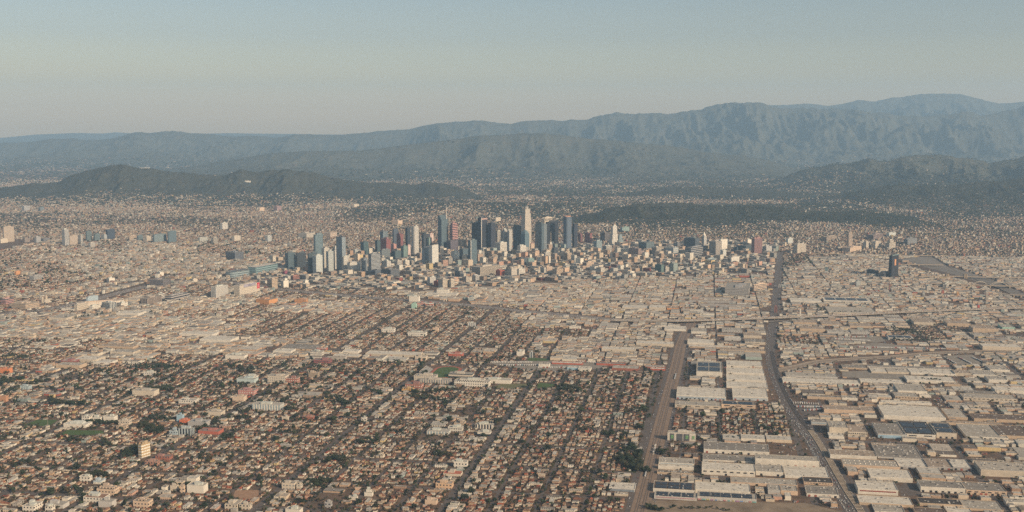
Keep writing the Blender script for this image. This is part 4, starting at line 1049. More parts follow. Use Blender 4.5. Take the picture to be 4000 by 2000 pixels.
B(1774,1916,1487,1513,.45,'white','d','sparse','white three-storey school with stepped roofs right of centre-left', name='school_building', cat='school building', tiers=[(0,.8,1,1),(.8,1,.7,.7)], lm='the white three-storey school')
B(1886,2000,1486,1500,.5,'white','g','plain','low white school hall right of the three-storey school', name='school_building', cat='school building')
B(1621,1668,1393,1408,.1,'cream','m','plain','cream hall with a blue-grey base left of the bus yard')
B(1751,1808,1383,1394,.3,'red','g','plain','building with pale hipped roof and orange-red walls', roofc=(.5,.45,.38))
t = B(541,588,1737,1790,.27,(.42,.30,.16),'w','band','tall tan apartment slab with white balcony stripes among houses, bottom left', name='apartment_tower', cat='apartment tower', alpha=30, lm='the tan apartment slab')
t = B(2607,2726,1694,1725,.925,(.56,.5,.42),'d','plain','cream block with grey panels and green window groups beside the railway', lm='the green-windowed block')
for i, (f0, f1) in enumerate(((.76, .9), (.46, .67), (.22, .42))):
    front_panel(t, f0, f1, 1, t['h'] * .9, 'grey_panel', paint((.12, .12, .13), 'grey_panel'), side='L')
for f0, f1 in ((.78, .88), (.26, .36), (.03, .12)):
    for z in (.3, .45, .6): front_panel(t, f0, f1, t['h'] * z, t['h'] * (z + .09), 'window', paint((.2, .42, .16), 'green_window'), side='L', proud=1.0, thick=.3)
B(768,698+75,1558,1578,.1,'white','d','sparse','white art-deco building with a small tower, lower left') if False else None
B(698,768,1560,1580,.1,'white','d','sparse','white hall with a small corner tower, lower left', tiers=[(0,.75,1,1),(.75,1.2,.1,.3,-.4,0)], lm='the corner-towered white hall')
B(291,357,1627,1652,.05,'white','k','sparse','long white school wing, leftmost of three at lower left', name='school_building', cat='school building', lm='the lower left school')
B(345,402,1632,1650,.2,'white','k','sparse','middle white school wing of three at lower left', name='school_building', cat='school building')
B(404,456,1628,1650,.3,'white','g','plain','right white school wing with taller hall, lower left', name='school_building', cat='school building')
t = B(248,347,1659,1672,.4,'white','g','plain','white gymnasium with a low curved dome above the second field', name='gymnasium', cat='gymnasium', roofc=(.55,.52,.46), units=0)
A = Acc(); 
for s0, s1, za, zb in ((.6, .52, 0, 4), (.52, .34, 4, 7), (.34, .05, 7, 8.5)): prism(A, fp(t, s0), t['h'] - .9 + za, t['h'] - .9 + zb, c4((0,0,0)), c4((0,0,0)), 0, 0, top_pts=fp(t, s1))
add_part(t, 'domed_roof', A, paint((.5,.5,.45), 'dome_roof'))
B(462,512,1644,1662,.2,'cream','d','sparse','low cream block right of the school wings, lower left')
B(455,500,1664,1681,.4,'tan','d','sparse','tan two-storey block beside the second field, lower left')
B(628,700,1684,1702,.05,(.36,.42,.44),'k','sparse','pale blue-grey glasshouse-like market building, lower left')
B(695,755,1676,1702,.5,(.42,.46,.45),'k','rib','pale grey ribbed market building right of the glasshouse-like one')
B(774,866,1686,1698,.6,'red','g','plain','building with bright orange-red front and pale roof, lower left', lm='the orange-fronted building')
B(701,742,1641,1653,.3,(.6,.17,.08),'g','plain','small orange-red building in front of a wide grey roof')
B(734,815,1650,1667,.5,'grey','g','plain','wide low grey-roofed store behind the orange-red building', roofc=(.36,.35,.33))
B(690,722,1622,1648,.4,'blue','g','plain','small blue-grey building left of the wide grey-roofed store')
B(806,872,1610,1625,.4,'cream','g','plain','cream low commercial building, lower left of centre')
B(326,417,1945,1965,.5,'white','d','sparse','long white building with a brownish roof near the bottom left', roofc=(.3,.18,.13), lm='the brown-roofed white building')
B(378,458,1907,1937,.35,'peach','d','sparse','peach apartment block with staggered towers near bottom left', tiers=[(0,.8,1,1),(.8,1,.6,.8)], lm='the peach apartments')
B(177,262,1972,1988,.6,'lgrey','g','plain','grey-roofed workshop with a pale green side at bottom left')
B(14,148,1978,1999,.03,'white','k','sparse','long white building with dark window groups at the bottom left corner', lm='the bottom-left white building')
B(150,215,1980,1998,.05,'white','k','sparse','shorter white building right of the corner one, bottom left')
B(811,935,1972,1992,.05,'cream','k','sparse','long cream block with window groups at bottom, left of centre', lm='the bottom cream block')
B(935,985,1972,1992,.5,'cream','d','sparse','cream block right of the long cream block at the bottom')
B(731,806,1898,1928,.6,'white','g','plain','white church hall with pitched wings, bottom left of centre', name='church', cat='church')
B(703,728,1902,1926,.5,'peach','d','sparse','peach stair-tower building beside the white church hall')
B(665,700,1898,1918,.5,'cream','g','plain','cream pitched building left of the church hall')
B(310,360,1862,1882,.45,'white','d','sparse','white blocky house-like building beside a dark tree clump, bottom left')
B(334,405,1880,1892,.05,(.42,.50,.55),'w','bigband','long low pale blue and white building, bottom left')
B(607,670,1784,1800,.1,'brick','d','sparse','flat brick-fronted building right of the tan apartment slab')
B(566,622,1804,1822,.2,(.38,.2,.14),'d','sparse','brown brick flat building beside the main diagonal avenue')
B(520,592,1955,1985,.4,'peach','d','sparse','peach and white apartment rows at the bottom, left', tiers=[(0,.85,1,1),(.85,1,.7,.5)])
B(385,450,1960,1984,.6,'lgrey','g','plain','grey long roofed row building at the bottom left')
B(1101,1158,1888,1912,.8,'cream','g','sparse','cream hall with dark lettering on its roof beside the avenue', lm='the roof-lettered hall')
t = B(1158,1184,1892,1912,.7,'cream','g','sparse','cream annexe to the right of the lettered hall')
B(1702,1769,1890,1911,.2,(.6,.40,.25),'d','sparse','peach two-storey building with arched windows near the main avenue', lm='the peach two-storey building')
B(1772,1827,1805,1827,.1,'white','k','sparse','bright white flat-roofed building beside the right avenue', lm='the bright white flat building')
B(1731,1804,1852,1862,.1,'cream','d','plain','low cream shop row with an orange-red roof', roofc=(.42,.13,.08))
B(1667,1755,1688,1700,.1,'white','m','rib','long low white shed, left of the white school blocks')
B(1749,1808,1671,1688,.1,'white','k','grid','white school block with rows of dark windows, middle', name='school_building', cat='school building', lm='the white middle school block')
B(1685,1815,1655,1662,.03,'tan','k','plain','very long low brown-roofed canopy building, middle')
B(1856,1930,1660,1677,.93,'white','k','rib','white school block with bright red end wall', name='school_building', cat='school building')
B(1865,1918,1690,1704,.2,'white','k','bigband','low white building beside the right avenue, middle')
B(985,1100,1583,1606,.1,'white','m','rib','big white flat-roofed hall amid trees, middle left', lm='the big white hall')
B(1101,1131,1628,1642,.3,'cream','g','plain','small cream block left of the brick church-like hall')
B(1182,1228,1628,1640,.1,'brick','g','plain','brick hall with pale low roof, middle', roofc=(.45,.36,.28))
B(1412,1436,1632,1650,.5,'white','k','sparse','small bright white three-storey block among houses, middle')
B(1423,1460,1915,1940,.4,'white','g','plain','white stepped building on the lower middle street', tiers=[(0,.6,1,1),(.6,1,.6,.6)])
B(1362,1400,1942,1954,.1,'white','g','plain','white low flat building, bottom middle')
B(1268,1300,1962,1985,.5,'grey','d','sparse','grey two-storey building, bottom middle left')
B(1115,1180,1992,2010,.1,'white','g','plain','white flat building cut by the bottom edge')
B(1660,1710,1955,1972,.1,'peach','g','plain','peach flat building left of the main avenue near the bottom')
B(880,960,1390,1405,.1,'white','g','plain','white flat building, left middle distance')
B(238,300,1410,1425,.3,'rust','k','grid','dark red-brown block with a white roof, left', roofc=(.5,.42,.36), lm='the red-brown block')
B(0,45,1440,1461,.1,(.6,.22,.1),'g','plain','bright orange building at the left edge')
B(78,122,1508,1523,.1,(.42,.48,.48),'m','rib','small pale blue building at left')
B(60,116,1490,1500,.3,'cream','g','plain','cream building near left edge above the pale blue one') if False else None
B(0,34,1548,1570,.5,(.45,.24,.14),'g','plain','brown steep building at the left edge')
B(870,925,1375,1392,.3,'tan','d','sparse','tan two-storey apartment building, left middle distance')
B(560,606,1456,1470,.1,'white','g','sparse','white box building below the left warehouse band')
B(925,1000,1482,1498,.1,(.45,.52,.5),'g','plain','long pale teal building, middle left')
B(955,1005,1470,1490,.3,'white','g','sparse','white blocky building right of the long pale teal building')
B(517,610,1528,1548,.3,'cream','d','plain','cream school with low wings beside a round dark tree', name='school_building', cat='school building')
B(930,1000,1526,1545,.3,(.45,.2,.17),'w','sparse','red and white apartment building, middle left')
B(908,960,1550,1570,.4,'peach','w','sparse','cream apartment building below the red and white one')

# ---- warehouses: front-left corner, front edge, eaves and far roof edge as seen
RC = dict(white=(.74,.67,.56), lgrey=(.46,.41,.34), grey=(.30,.265,.225), brown=(.19,.14,.11), cream=(.5,.44,.36), dark=(.09,.075,.065), tan=(.42,.33,.25))
def shed(xl, xr, yb, ye, yk, wall, roof, label, lm=None, doors=0, solar=0, vents=6, stripe=None, arch=False, ridge=False, name='warehouse', cat='warehouse', front=None, win=0):
    Cx, Cy = [float(q) for q in unproj(xl, yb)]
    a = float(np.clip(solve(Cx, Cy, E_, xr), 8, 500))
    h = float(np.clip(zfor(ye, Cy), 4, 22)) if True else 8
    yk_y = float(unproj(xl, yk, h)[1]); d = float(np.clip((yk_y - Cy) / N_[1], 8, 320))
    root = empty(name, Cx + E_[0] * a / 2 + N_[0] * d / 2, Cy + E_[1] * a / 2 + N_[1] * d / 2, 0, label, cat)
    root.rotation_euler = (0, 0, -G)
    wc = CR.get(wall, wall); rc = RC.get(roof, roof)
    A = Acc(); boxes(A, 0, 0, 0, a, d, h, 0, c4(wc), c4(wc), 0, 0, top=False); A.obj('wall', paint(wc, 'tilt_up_wall', .85, .25, .08), root)
    A = Acc()
    if arch:
        n = 8
        for i in range(n):
            y0, y1 = -d / 2 + d * i / n, -d / 2 + d * (i + 1) / n
            z0_, z1_ = [h - .4 + 4 * math.sin(math.pi * (q + d / 2) / d) for q in (y0, y1)]
            k = A.verts([(-a / 2, y0, z0_), (a / 2, y0, z0_), (a / 2, y1, z1_), (-a / 2, y1, z1_)]); A.faces(k + np.arange(4)[None], c4(rc), np.array([[(0, y0), (a, y0), (a, y1), (0, y1)]]), 0)
    else:
        k = A.verts([(-a / 2, -d / 2, h - .9), (a / 2, -d / 2, h - .9), (a / 2, d / 2, h - .9), (-a / 2, d / 2, h - .9)])
        A.faces(k + np.arange(4)[None], c4(rc), np.array([[(0, 0), (a, 0), (a, d), (0, d)]]), 0)
    rf = A.obj('roof', M_ROOF, root)
    A = Acc()
    if not arch:
        for (x, y, w_, d_) in ((0, -d / 2 + .3, a + .1, .62), (0, d / 2 - .3, a + .1, .62), (-a / 2 + .3, 0, .62, d - 1.3), (a / 2 - .3, 0, .62, d - 1.3)):
            boxes(A, x, y, h - .3, w_, d_, .55, 0, c4(wc), c4(wc), 0, 0)
        A.obj('parapet', paint(tuple(min(.75, c * 1.15) for c in wc), 'parapet_paint'), root)
    r2 = np.random.default_rng(int(xl * 3 + yb)); zr = h - .9
    for i in range(vents):
        A = Acc(); x, y = r2.uniform(-.45, .45) * a, r2.uniform(-.4, .42) * d
        boxes(A, x, y, zr, r2.uniform(2, 5), r2.uniform(2, 4), r2.uniform(1.2, 2.6) + (3 if arch else 0), 0, c4((0,0,0)), c4((0,0,0)), 0, 0)
        A.obj('roof_unit', paint(((.45, .42, .38), (.12, .11, .11), (.6, .56, .5))[i % 3], 'roof_plant'), rf)
    ns = int(a * d / 900) if not arch else 0
    if ns:
        gx = min(8, max(2, int(a / 24))); gy = min(4, max(1, int(d / 22))); A = Acc(); boxes(A, 0, 0, 0, 3.4, 1.8, .5, 0, c4((0,0,0)), c4((0,0,0)), 0, 0)
        sm_ = A.mesh('skylight', paint((.7, .68, .64) if np.mean(rc) < .45 else (.2, .19, .18), 'skylight'))
        for ix in range(gx):
            for iy in range(gy):
                o = bpy.data.objects.new('skylight', sm_); C.objects.link(o); o.parent = rf; o.location = (((ix + .5) / gx - .5) * a, ((iy + .5) / gy - .5) * d, zr)
    if solar:
        q = 0
        for j in range(2):
            for i in range(solar):
                A = Acc(); x = -a / 2 + a * (i + .5) / solar * (.9) + a * .04; y = d * (-.22 + .42 * j)
                boxes(A, x, y, zr + .9, a / solar * .8, d * .34, .25, 0, c4((0,0,0)), c4((0,0,0)), 0, 0); A.obj('solar_array', M_SOLAR, rf)
    fw = -d / 2
    if front:
        A = Acc(); boxes(A, 0, fw - .25, .2, a * .98, .4, h * .72, 0, c4((0,0,0)), c4((0,0,0)), 0, 0); o = A.obj('front_panel', paint(front, 'front_paint'), root)
    if stripe:
        A = Acc(); boxes(A, 0, fw - .3, h * .55, a * .9, .5, h * .2, 0, c4((0,0,0)), c4((0,0,0)), 0, 0); A.obj('painted_stripe', paint(stripe, 'stripe_paint'), root)
    for i in range(doors):
        A = Acc(); x = -a / 2 + a * (i + .5 + r2.uniform(-.15, .15)) / doors
        boxes(A, x, fw - (.5 if front else .2), .3, min(5.5, a / doors * .6), .4, min(4.6, h * .6), 0, c4((0,0,0)), c4((0,0,0)), 0, 0)
        A.obj('loading_door', M_DARK if r2.random() < .75 else paint((.35, .1, .07), 'door_red'), root)
    for i in range(win):
        A = Acc(); x = -a / 2 + a * (i + .5) / win; boxes(A, x, fw - .2, h * .55, a / win * .5, .4, h * .2, 0, c4((0,0,0)), c4((0,0,0)), 0, 0); A.obj('window', M_DARK, root)
    occ_par((Cx, Cy), E_, a, N_, d)
    if lm: LM.append((root.location[0], root.location[1], lm))
    return dict(root=root, a=a, d=d, h=h)
S = shed
for k in range(4):
    yb = [1515, 1488, 1461, 1434][k]
    S(2838, [3000, 2993, 2985, 2978][k], yb, yb - 7, yb - 27, 'white', 'white', ['brilliant white warehouse roof, nearest of four stepped strips beside the trunk road', 'second nearest of four brilliant white stepped warehouse strips beside the trunk road', 'third of four brilliant white stepped warehouse strips, counting from the nearest', 'farthest of four brilliant white stepped warehouse strips beside the trunk road'][k], 'the brilliant white strips' if k == 0 else None, vents=3)
S(2642,2836,1558,1543,1510,'white','white','big white warehouse with grey-blue loading front beside the railway',"the grey-blue fronted warehouse",doors=12,front=(.40,.45,.48))
S(2862,3000,1562,1547,1514,'white','white','white warehouse with blue-grey front just below the brilliant white strips',doors=5,front=(.45,.48,.49))
S(2720,2821,1471,1451,1410,'white','lgrey','white warehouse with four dark solar arrays left of the brilliant white strips','the four-array solar warehouse',solar=2)
S(2636,2815,1593,1580,1564,'cream','lgrey','cream low warehouse just below the grey-blue fronted one, left half',win=5)
S(2818,2951,1593,1578,1564,'peach','grey','peach-fronted warehouse with dark panels on its roof, below the twin white ones',solar=2,win=3)
S(2749,3005,1768,1754,1724,'white','grey','long grey-roofed warehouse with a white wall of dark docks, top of the shed stack','the stacked long sheds',doors=8)
S(2745,2948,1800,1796,1772,'white','grey','grey-roofed long shed, second row of the stack, left part')
S(2950,3200,1817,1790,1773,'white','lgrey','grey-roofed shed with curved white front and red doors next to the trunk road',doors=7)
S(2741,2950,1853,1832,1803,'white','white','very bright white long warehouse in the third row of the stack','the brightest white long warehouse',win=8,doors=1)
S(2953,3060,1856,1840,1812,'white','lgrey','white-walled shed right of the very bright white long warehouse',doors=2)
S(3066,3240,1867,1857,1818,'white','white','wide white-roofed warehouse against the left edge of the trunk road','the trunk-road white roof')
S(2573,2712,1815,1805,1785,'white','lgrey','grey-roofed warehouse with a pale blue roof stripe beside the railway',stripe=(.4,.5,.56))
S(2571,2710,1832,1818,1811,'white','white','white long-fronted shed beside the railway, below the blue-striped one')
S(2567,2708,1851,1843,1834,'tan','grey','grey cluttered-roof shed beside the railway, lowest of three',vents=18)
S(2551,2714,1921,1907,1877,'white','brown','brown-roofed warehouse with black solar rows beside the railway','the brown-roofed solar warehouse',solar=3)
S(2716,2931,1925,1910,1880,'white','white','long cream-white roofed warehouse right of the brown-roofed solar one','the long cream-white roof')
S(2854,3115,1892,1882,1859,'peach','lgrey','grey-roofed shed with peach wall and green doors behind the long cream-white roof',doors=6)
S(2555,2722,1948,1936,1917,'lgrey','lgrey','patched-roof shed above the painted wall by the dirt yard, left part',solar=3,vents=10,stripe=(.5,.25,.27))
t = S(2724,2955,1952,1938,1918,'lgrey','lgrey','patched-roof shed along a graffiti wall by the dirt yard, right part',solar=5,vents=10)
r2 = np.random.default_rng(5)
for i in range(14):
    A = Acc(); x = -t['a'] / 2 + t['a'] * (i + .5) / 14; boxes(A, x, -t['d'] / 2 - .4, .5, t['a'] / 14 * r2.uniform(.4, .9), .3, t['h'] * .35, 0, c4((0,0,0)), c4((0,0,0)), 0, 0)
    A.obj('mural', paint([(.45,.2,.2), (.2,.4,.38), (.5,.45,.2), (.4,.22,.35), (.2,.3,.5), (.5,.48,.45)][i % 6], 'mural_paint'), t['root'])
S(2378,2479,1917,1906,1882,'lgrey','white','white-roofed warehouse with blue-grey front left of the railway, near the bottom','the railwayside white roof',front=(.22,.25,.28))
S(2400,2452,1936,1928,1921,'cream','lgrey','small grey-roofed building below the white roof left of the railway')
S(2468,2507,1757,1752,1744,'white','white','small white-roofed building left of the railway amid dark trees')
S(3452,3695,1638,1622,1580,'white','white','huge pale-roofed warehouse in the right-hand district with a shaded left wall','the huge pale roof')
S(3429,3543,1710,1694,1651,'lgrey','grey','grey-roofed warehouse with a sky-blue front wall','the sky-blue fronted warehouse',front=(.34,.48,.58))
S(3535,3655,1711,1694,1642,'white','dark','dark solar-covered warehouse right of the sky-blue fronted one','the dark solar roofs',solar=2,win=2)
S(3658,3737,1711,1690,1648,'cream','grey','cream warehouse with black solar band right of the dark solar-covered one',solar=1,doors=3)
S(3776,3939,1715,1704,1655,'white','lgrey','mottled grey-roofed warehouse with a row of white and dark bays',doors=8)
S(3904,4030,1712,1700,1658,'tan','brown','wide brown-roofed warehouse cut by the right edge')
S(3243,3425,1791,1775,1754,'white','tan','long warehouse with a blank white front wall right of the rail trench','the blank white front')
S(3429,3606,1789,1785,1731,'lgrey','grey','large grey roof dotted with vents behind two domed tan sheds',vents=40)
S(3404,3500,1740,1734,1728,'tan','grey','grey and dark panelled narrow roof behind the large vented roof')
t = S(3293,3514,1828,1814,1789,'peach','lgrey','tan ribbed shed with small white roof domes, right of the rail trench','the roof-domed shed',vents=0)
for i in range(11):
    for j in range(2):
        A = Acc(); tt = np.linspace(0, 2 * math.pi, 8, endpoint=False); pv = np.c_[np.cos(tt), np.sin(tt)] * 1.9 + [-t['a'] / 2 + t['a'] * (i + .5) / 11, -t['d'] * .2 + j * t['d'] * .4]
        prism(A, pv, t['h'] - .9, t['h'] + 1.1, c4((0,0,0)), c4((0,0,0)), 0, 0, top_pts=(pv - pv.mean(0)) * .4 + pv.mean(0)); A.obj('roof_dome', M_WHITE, t['root'])
S(3508,3623,1830,1821,1787,'grey','white','white-roofed shed, left of three joined sheds','the three joined sheds',doors=4)
S(3625,3721,1832,1822,1789,'grey','tan','brownish-roofed shed, middle of three joined sheds',doors=4)
S(3723,3796,1836,1824,1792,'grey','white','white-roofed shed with a small roof pyramid, right of three joined sheds',doors=3)
S(3831,4030,1859,1834,1799,'cream','cream','large cream ribbed-roof warehouse at the right edge','the large cream ribbed roof',vents=20)
S(3400,3565,1878,1861,1828,'white','white','white-roofed warehouse with trees along its cream front','the tree-fronted white roof')
t = S(3351,3508,1929,1908,1876,'white','white','white two-level building with a long red stripe on its front','the red-striped white building',stripe=(.3,.08,.06))
S(3596,3771,1921,1900,1874,'white','grey','grey-roofed dock building with white recessed bays, left of two','the grey-roofed dock buildings',doors=7)
S(3774,3933,1931,1913,1880,'peach','grey','grey-roofed dock building with peach arched bays, right of two',doors=7,win=6)
S(3357,3569,1972,1962,1931,'tan','white','white-roofed hangar with a curving wall near the bottom right','the curving-walled hangar')
S(3592,3761,1976,1964,1942,'tan','dark','dark brown roof dotted with white skylights near the bottom right','the dark skylit roof')
S(3741,3920,1991,1983,1948,'tan','lgrey','pale vented roof right of the dark skylit roof')
S(3417,3536,2004,1996,1966,'white','lgrey','pale roof at the bottom edge below the curving-walled hangar')
S(3700,3800,2006,1999,1972,'cream','white','white roof cut by the bottom edge, right of the ridged sheds')
S(3575,3695,2010,2000,1980,'tan','brown','brown ridged shed at the bottom edge',vents=2)
S(3930,4030,1975,1960,1945,'white','lgrey','grey roof and white wall at the lower right edge')
S(3151,3276,1939,1927,1896,'white','grey','grey-roofed shed with white garage-like bays left of the rail trench','the white-bayed shed',doors=5)
S(3000,3048,1930,1914,1891,'lgrey','lgrey','pale blue-grey shed left of a peach-fronted shed near the bottom')
S(3050,3116,1932,1916,1893,'peach','lgrey','peach-fronted shed with grey roof near the dirt yard')
S(3140,3254,1892,1882,1861,'peach','dark','brown-walled factory with a row of yellow windows beside the rail trench',win=10)
t = S(3239,3312,1698,1664,1642,'cream','lgrey','tall cream block with a cluttered grey roof right of the trunk road','the tall cream block',vents=20)
S(3312,3388,1704,1686,1658,'cream','tan','cream block with small windows joined to the tall cream block',win=9)
S(3238,3298,1713,1703,1688,'white','white','small white building in front of the tall cream block')
S(3169,3229,1659,1647,1634,'lgrey','grey','grey building with a pale blue roof edge beside the trunk road',stripe=(.35,.48,.56))
S(3219,3417,1613,1598,1582,'peach','tan','long peach ribbed warehouse right of the truck yard','the long peach ribbed warehouse')
S(3702,3780,1638,1628,1594,'tan','cream','long narrow cream roof running away right of the huge pale roof')
S(3805,4030,1645,1634,1613,'tan','brown','long tan ribbed roof at the right edge beyond the narrow cream roof')
S(3698,3922,1659,1650,1641,'tan','tan','long low tan shed below the narrow cream roof')
S(3764,3974,1564,1552,1535,'cream','lgrey','cream industrial block with palms in front, upper right','the palm-fronted cream block',win=12)
S(3887,4030,1537,1523,1508,'white','white','white-walled warehouse at the right edge, upper right')
S(3780,3905,1548,1540,1524,'grey','grey','low grey sheds behind the cream block with palms')
S(3508,3621,1543,1525,1497,'white','lgrey','grey ribbed roof with a blank white front, above the huge pale roof','the blank white cube front')
S(3497,3590,1560,1548,1531,'tan','lgrey','tan building with vertical windows below the blank white-fronted one',win=8)
S(3592,3637,1552,1543,1533,'white','white','white building right of the tan one with vertical windows')
S(3153,3287,1558,1548,1540,'tan','grey','long flat tan-fronted building right of the trunk road')
S(3289,3350,1563,1553,1544,'white','lgrey','white building with blue trim right of the flat tan-fronted one')
S(3378,3477,1540,1536,1521,'white','brown','brown-roofed low building with a thin white edge')
S(3443,3640,1577,1568,1561,'white','white','long white-roofed low building directly above the huge pale roof')
S(3058,3360,1496,1488,1474,'white','white','very long white dock building, left part, with dark bays','the very long dock building',doors=16)
S(3362,3530,1498,1490,1477,'white','white','very long white dock building, right part, with dark bays',doors=8)
S(3070,3272,1473,1466,1452,'lgrey','lgrey','long pale roof with skylights behind the very long dock building')
S(3543,3734,1494,1484,1466,'white','white','bright white roof in two bays right of the very long dock building','the bright white two-bay roof',vents=4)
S(3404,3466,1457,1451,1436,'cream','white','cream-roofed shed, left of three above the dock building')
S(3468,3555,1459,1452,1436,'cream','cream','cream pitched shed, middle of three above the dock building')
S(3557,3734,1463,1455,1439,'white','white','long white shed in bays, right of three above the dock building')
S(3388,3718,1435,1431,1424,'lgrey','grey','long grey shed row behind the three cream and white sheds')
S(3291,3388,1441,1435,1422,'tan','grey','grey-brown roof left of the long grey shed row')
S(3730,3795,1468,1457,1443,'cream','tan','tan-roofed block with a shaded left wall, right of the long white bays')
S(3800,3895,1472,1462,1444,'white','lgrey','pale warehouse with a blue-shadowed corner near the trailer lot')
S(3868,3945,1455,1443,1425,'white','lgrey','pale warehouse right of the trailer lot')
S(3778,3836,1496,1488,1474,'white','lgrey','small white warehouse below the pale shadowed one')
S(3862,3935,1495,1482,1466,'white','lgrey','white-fronted square warehouse in the upper right')
S(3690,3756,1508,1500,1488,'tan','tan','tan flat building beside purple-red ridged roofs')
S(3237,3425,1226,1219,1196,'cream','cream','long cream concave-fronted terminal with a line of trees before it','the tree-lined cream terminal')
S(3218,3405,1180,1172,1160,'white','white','long white market hall with a row of dark roof slots','the long white market hall',solar=4)
S(3088,3210,1182,1174,1163,'white','white','white sheds in rows right of the trunk road behind the red-brick block')
S(3240,3310,1198,1192,1184,'cream','white','cream shed between the market hall and the concave terminal')
S(3100,3190,1268,1258,1249,'tan','tan','flat tan-roofed warehouse under the viaduct, left')
S(3210,3290,1272,1266,1252,'tan','tan','flat tan-roofed warehouse under the viaduct, middle')
S(3320,3410,1280,1272,1260,'tan','tan','flat brownish-roofed warehouse under the viaduct, right')
S(3232,3320,1305,1296,1286,'lgrey','lgrey','grey blank-walled warehouse below the flat-roofed trio','the grey blank-walled warehouse')
S(3325,3400,1305,1297,1286,'lgrey','lgrey','grey panel-fronted warehouse right of the blank-walled one',win=10)
S(3124,3224,1296,1283,1273,'tan','tan','pinkish-grey windowless block left of the blank-walled warehouse')
S(3470,3570,1328,1318,1308,'lgrey','white','open shed with slatted pale roof above dark trees','the slatted-roof shed',solar=3)
S(3570,3655,1270,1258,1240,'cream','tan','tan warehouse below the viaduct, right of centre')
S(3700,3790,1275,1262,1250,'tan','tan','tan sawtooth-fronted warehouse below the viaduct')
S(3800,3900,1300,1282,1270,'tan','tan','brownish warehouse near the far right below the viaduct')
S(3838,3990,1366,1352,1340,'cream','white','cream warehouse near the freight line at the far right')
S(3915,3965,1289,1278,1266,'mint','lgrey','pale mint building with coloured mural at the far right')
S(2595,2680,1292,1285,1272,'white','white','white warehouse at the top end of the railway','the railway-end warehouse')
S(2700,2760,1303,1294,1280,'white','lgrey','white shed right of the railway end')
S(2820,2900,1297,1290,1278,'lgrey','lgrey','grey shed under the viaduct between two dark streets',win=8)
S(2830,2895,1330,1320,1312,'lgrey','white','pale shed in the block left of the trunk road')
S(2905,2975,1320,1310,1297,'cream','tan','tan-roofed shed beside the trunk road, upper')
S(2910,2990,1345,1335,1322,'cream','grey','grey-roofed shed beside the trunk road below the tan-roofed one')
S(2685,2790,1345,1337,1323,'white','white','wide white roof right of the railway, upper')
S(2690,2880,1358,1352,1345,'tan','white','long low tan wall and white roof right of the railway')
S(2812,2990,1375,1366,1357,'tan','tan','long tan ribbed warehouse left of the trunk road','the long tan ribbed warehouse')
S(2485,2630,1352,1340,1330,'cream','white','cream and white pair of market sheds left of the railway')
S(2350,2480,1372,1362,1352,'cream','white','cream warehouse left of the market sheds')
S(2155,2275,1422,1416,1410,'red','white','white roof above a deep-red wall, leftmost of the red-walled sheds','the red-walled sheds')
S(2330,2440,1426,1419,1412,'red','grey','grey roof above a deep-red wall, middle of the red-walled sheds')
S(2390,2495,1447,1437,1425,'brick','lgrey','big grey roof with a dark red front, nearest of the red-walled sheds')
S(2520,2598,1438,1432,1424,'brick','lgrey','small white-roofed shed with red front left of the railway')
S(2540,2598,1446,1440,1434,'red','white','white-roofed shed with bright red low front left of the railway')
S(2215,2265,1444,1436,1428,'blue','white','white building with blue doors left of the red-walled sheds')
S(2258,2306,1450,1440,1430,'white','white','white cube building below the red-walled sheds')
S(2104,2145,1432,1422,1415,'white','lgrey','white and blue building left of the red-walled sheds')
S(1427,1636,1389,1380,1368,'cream','white','long cream-white market shed in the middle distance','the long cream-white market shed',doors=5)
S(1338,1398,1380,1371,1362,'white','white','white gabled warehouse left of the long market shed')
S(1089,1235,1366,1360,1341,'tan','grey','long grey ribbed hangar roof, middle left','the long ribbed hangar')
S(1236,1272,1369,1361,1356,'red','white','small shed end painted red-orange beside the ribbed hangar')
S(1066,1135,1380,1371,1360,'white','white','white warehouse below the ribbed hangar, left')
S(1300,1400,1393,1388,1380,'cream','white','low white sheds in front of the white gabled warehouse')
S(430,520,1386,1373,1362,'cream','lgrey','grey-roofed warehouse with pale front in the left band','the left warehouse band',vents=8)
S(290,375,1414,1402,1388,'cream','white','cream wide roof at the near end of the left warehouse band')
S(352,430,1422,1414,1402,'white','white','white roof right of the cream wide roof, left band')
S(380,520,1358,1350,1342,'tan','tan','long tan-roofed sheds behind the left warehouse band')
S(520,600,1372,1365,1355,'tan','grey','dark-edged grey roof right of the left warehouse band')
S(218,310,1438,1424,1413,'tan','lgrey','grey roof with a pinkish front and rooftop frames, left')
S(700,830,1312,1302,1292,'white','white','white warehouse roofs in the left upper band')
S(780,900,1337,1325,1310,'white','white','white long warehouse right of the left upper band','the white long warehouse')
S(190,260,1252,1240,1226,'cream','lgrey','cream classical-looking hall left of dark cypresses')
S(455,540,1232,1222,1212,'white','white','white warehouse below the long peach terrace')
S(240,290,1213,1206,1200,'white','white','white roof just before the left freeway')
S(1660,1780,1155,1148,1140,'white','white','pale broad warehouse roof above the freeway, centre left')
S(2430,2530,1208,1200,1190,'cream','white','broad white-roofed warehouse above the freeway bend','the freeway-bend roof')
S(2535,2600,1213,1200,1190,'cream','white','white-roofed warehouse with a cream front beside the broad roof')
S(2605,2650,1210,1203,1195,'orange','tan','orange-fronted low warehouse above the freeway bend')
for k in range(3):
    S([2650,2690,2735][k],[2855,2900,2960][k],[1166,1180,1196][k],[1160,1173,1188][k],[1156,1169,1184][k],'grey','tan',['far long market canopy of three slanting away left of the trunk road','middle long market canopy of three left of the trunk road','near long market canopy of three left of the trunk road'][k],'the long market canopies' if k == 1 else None)

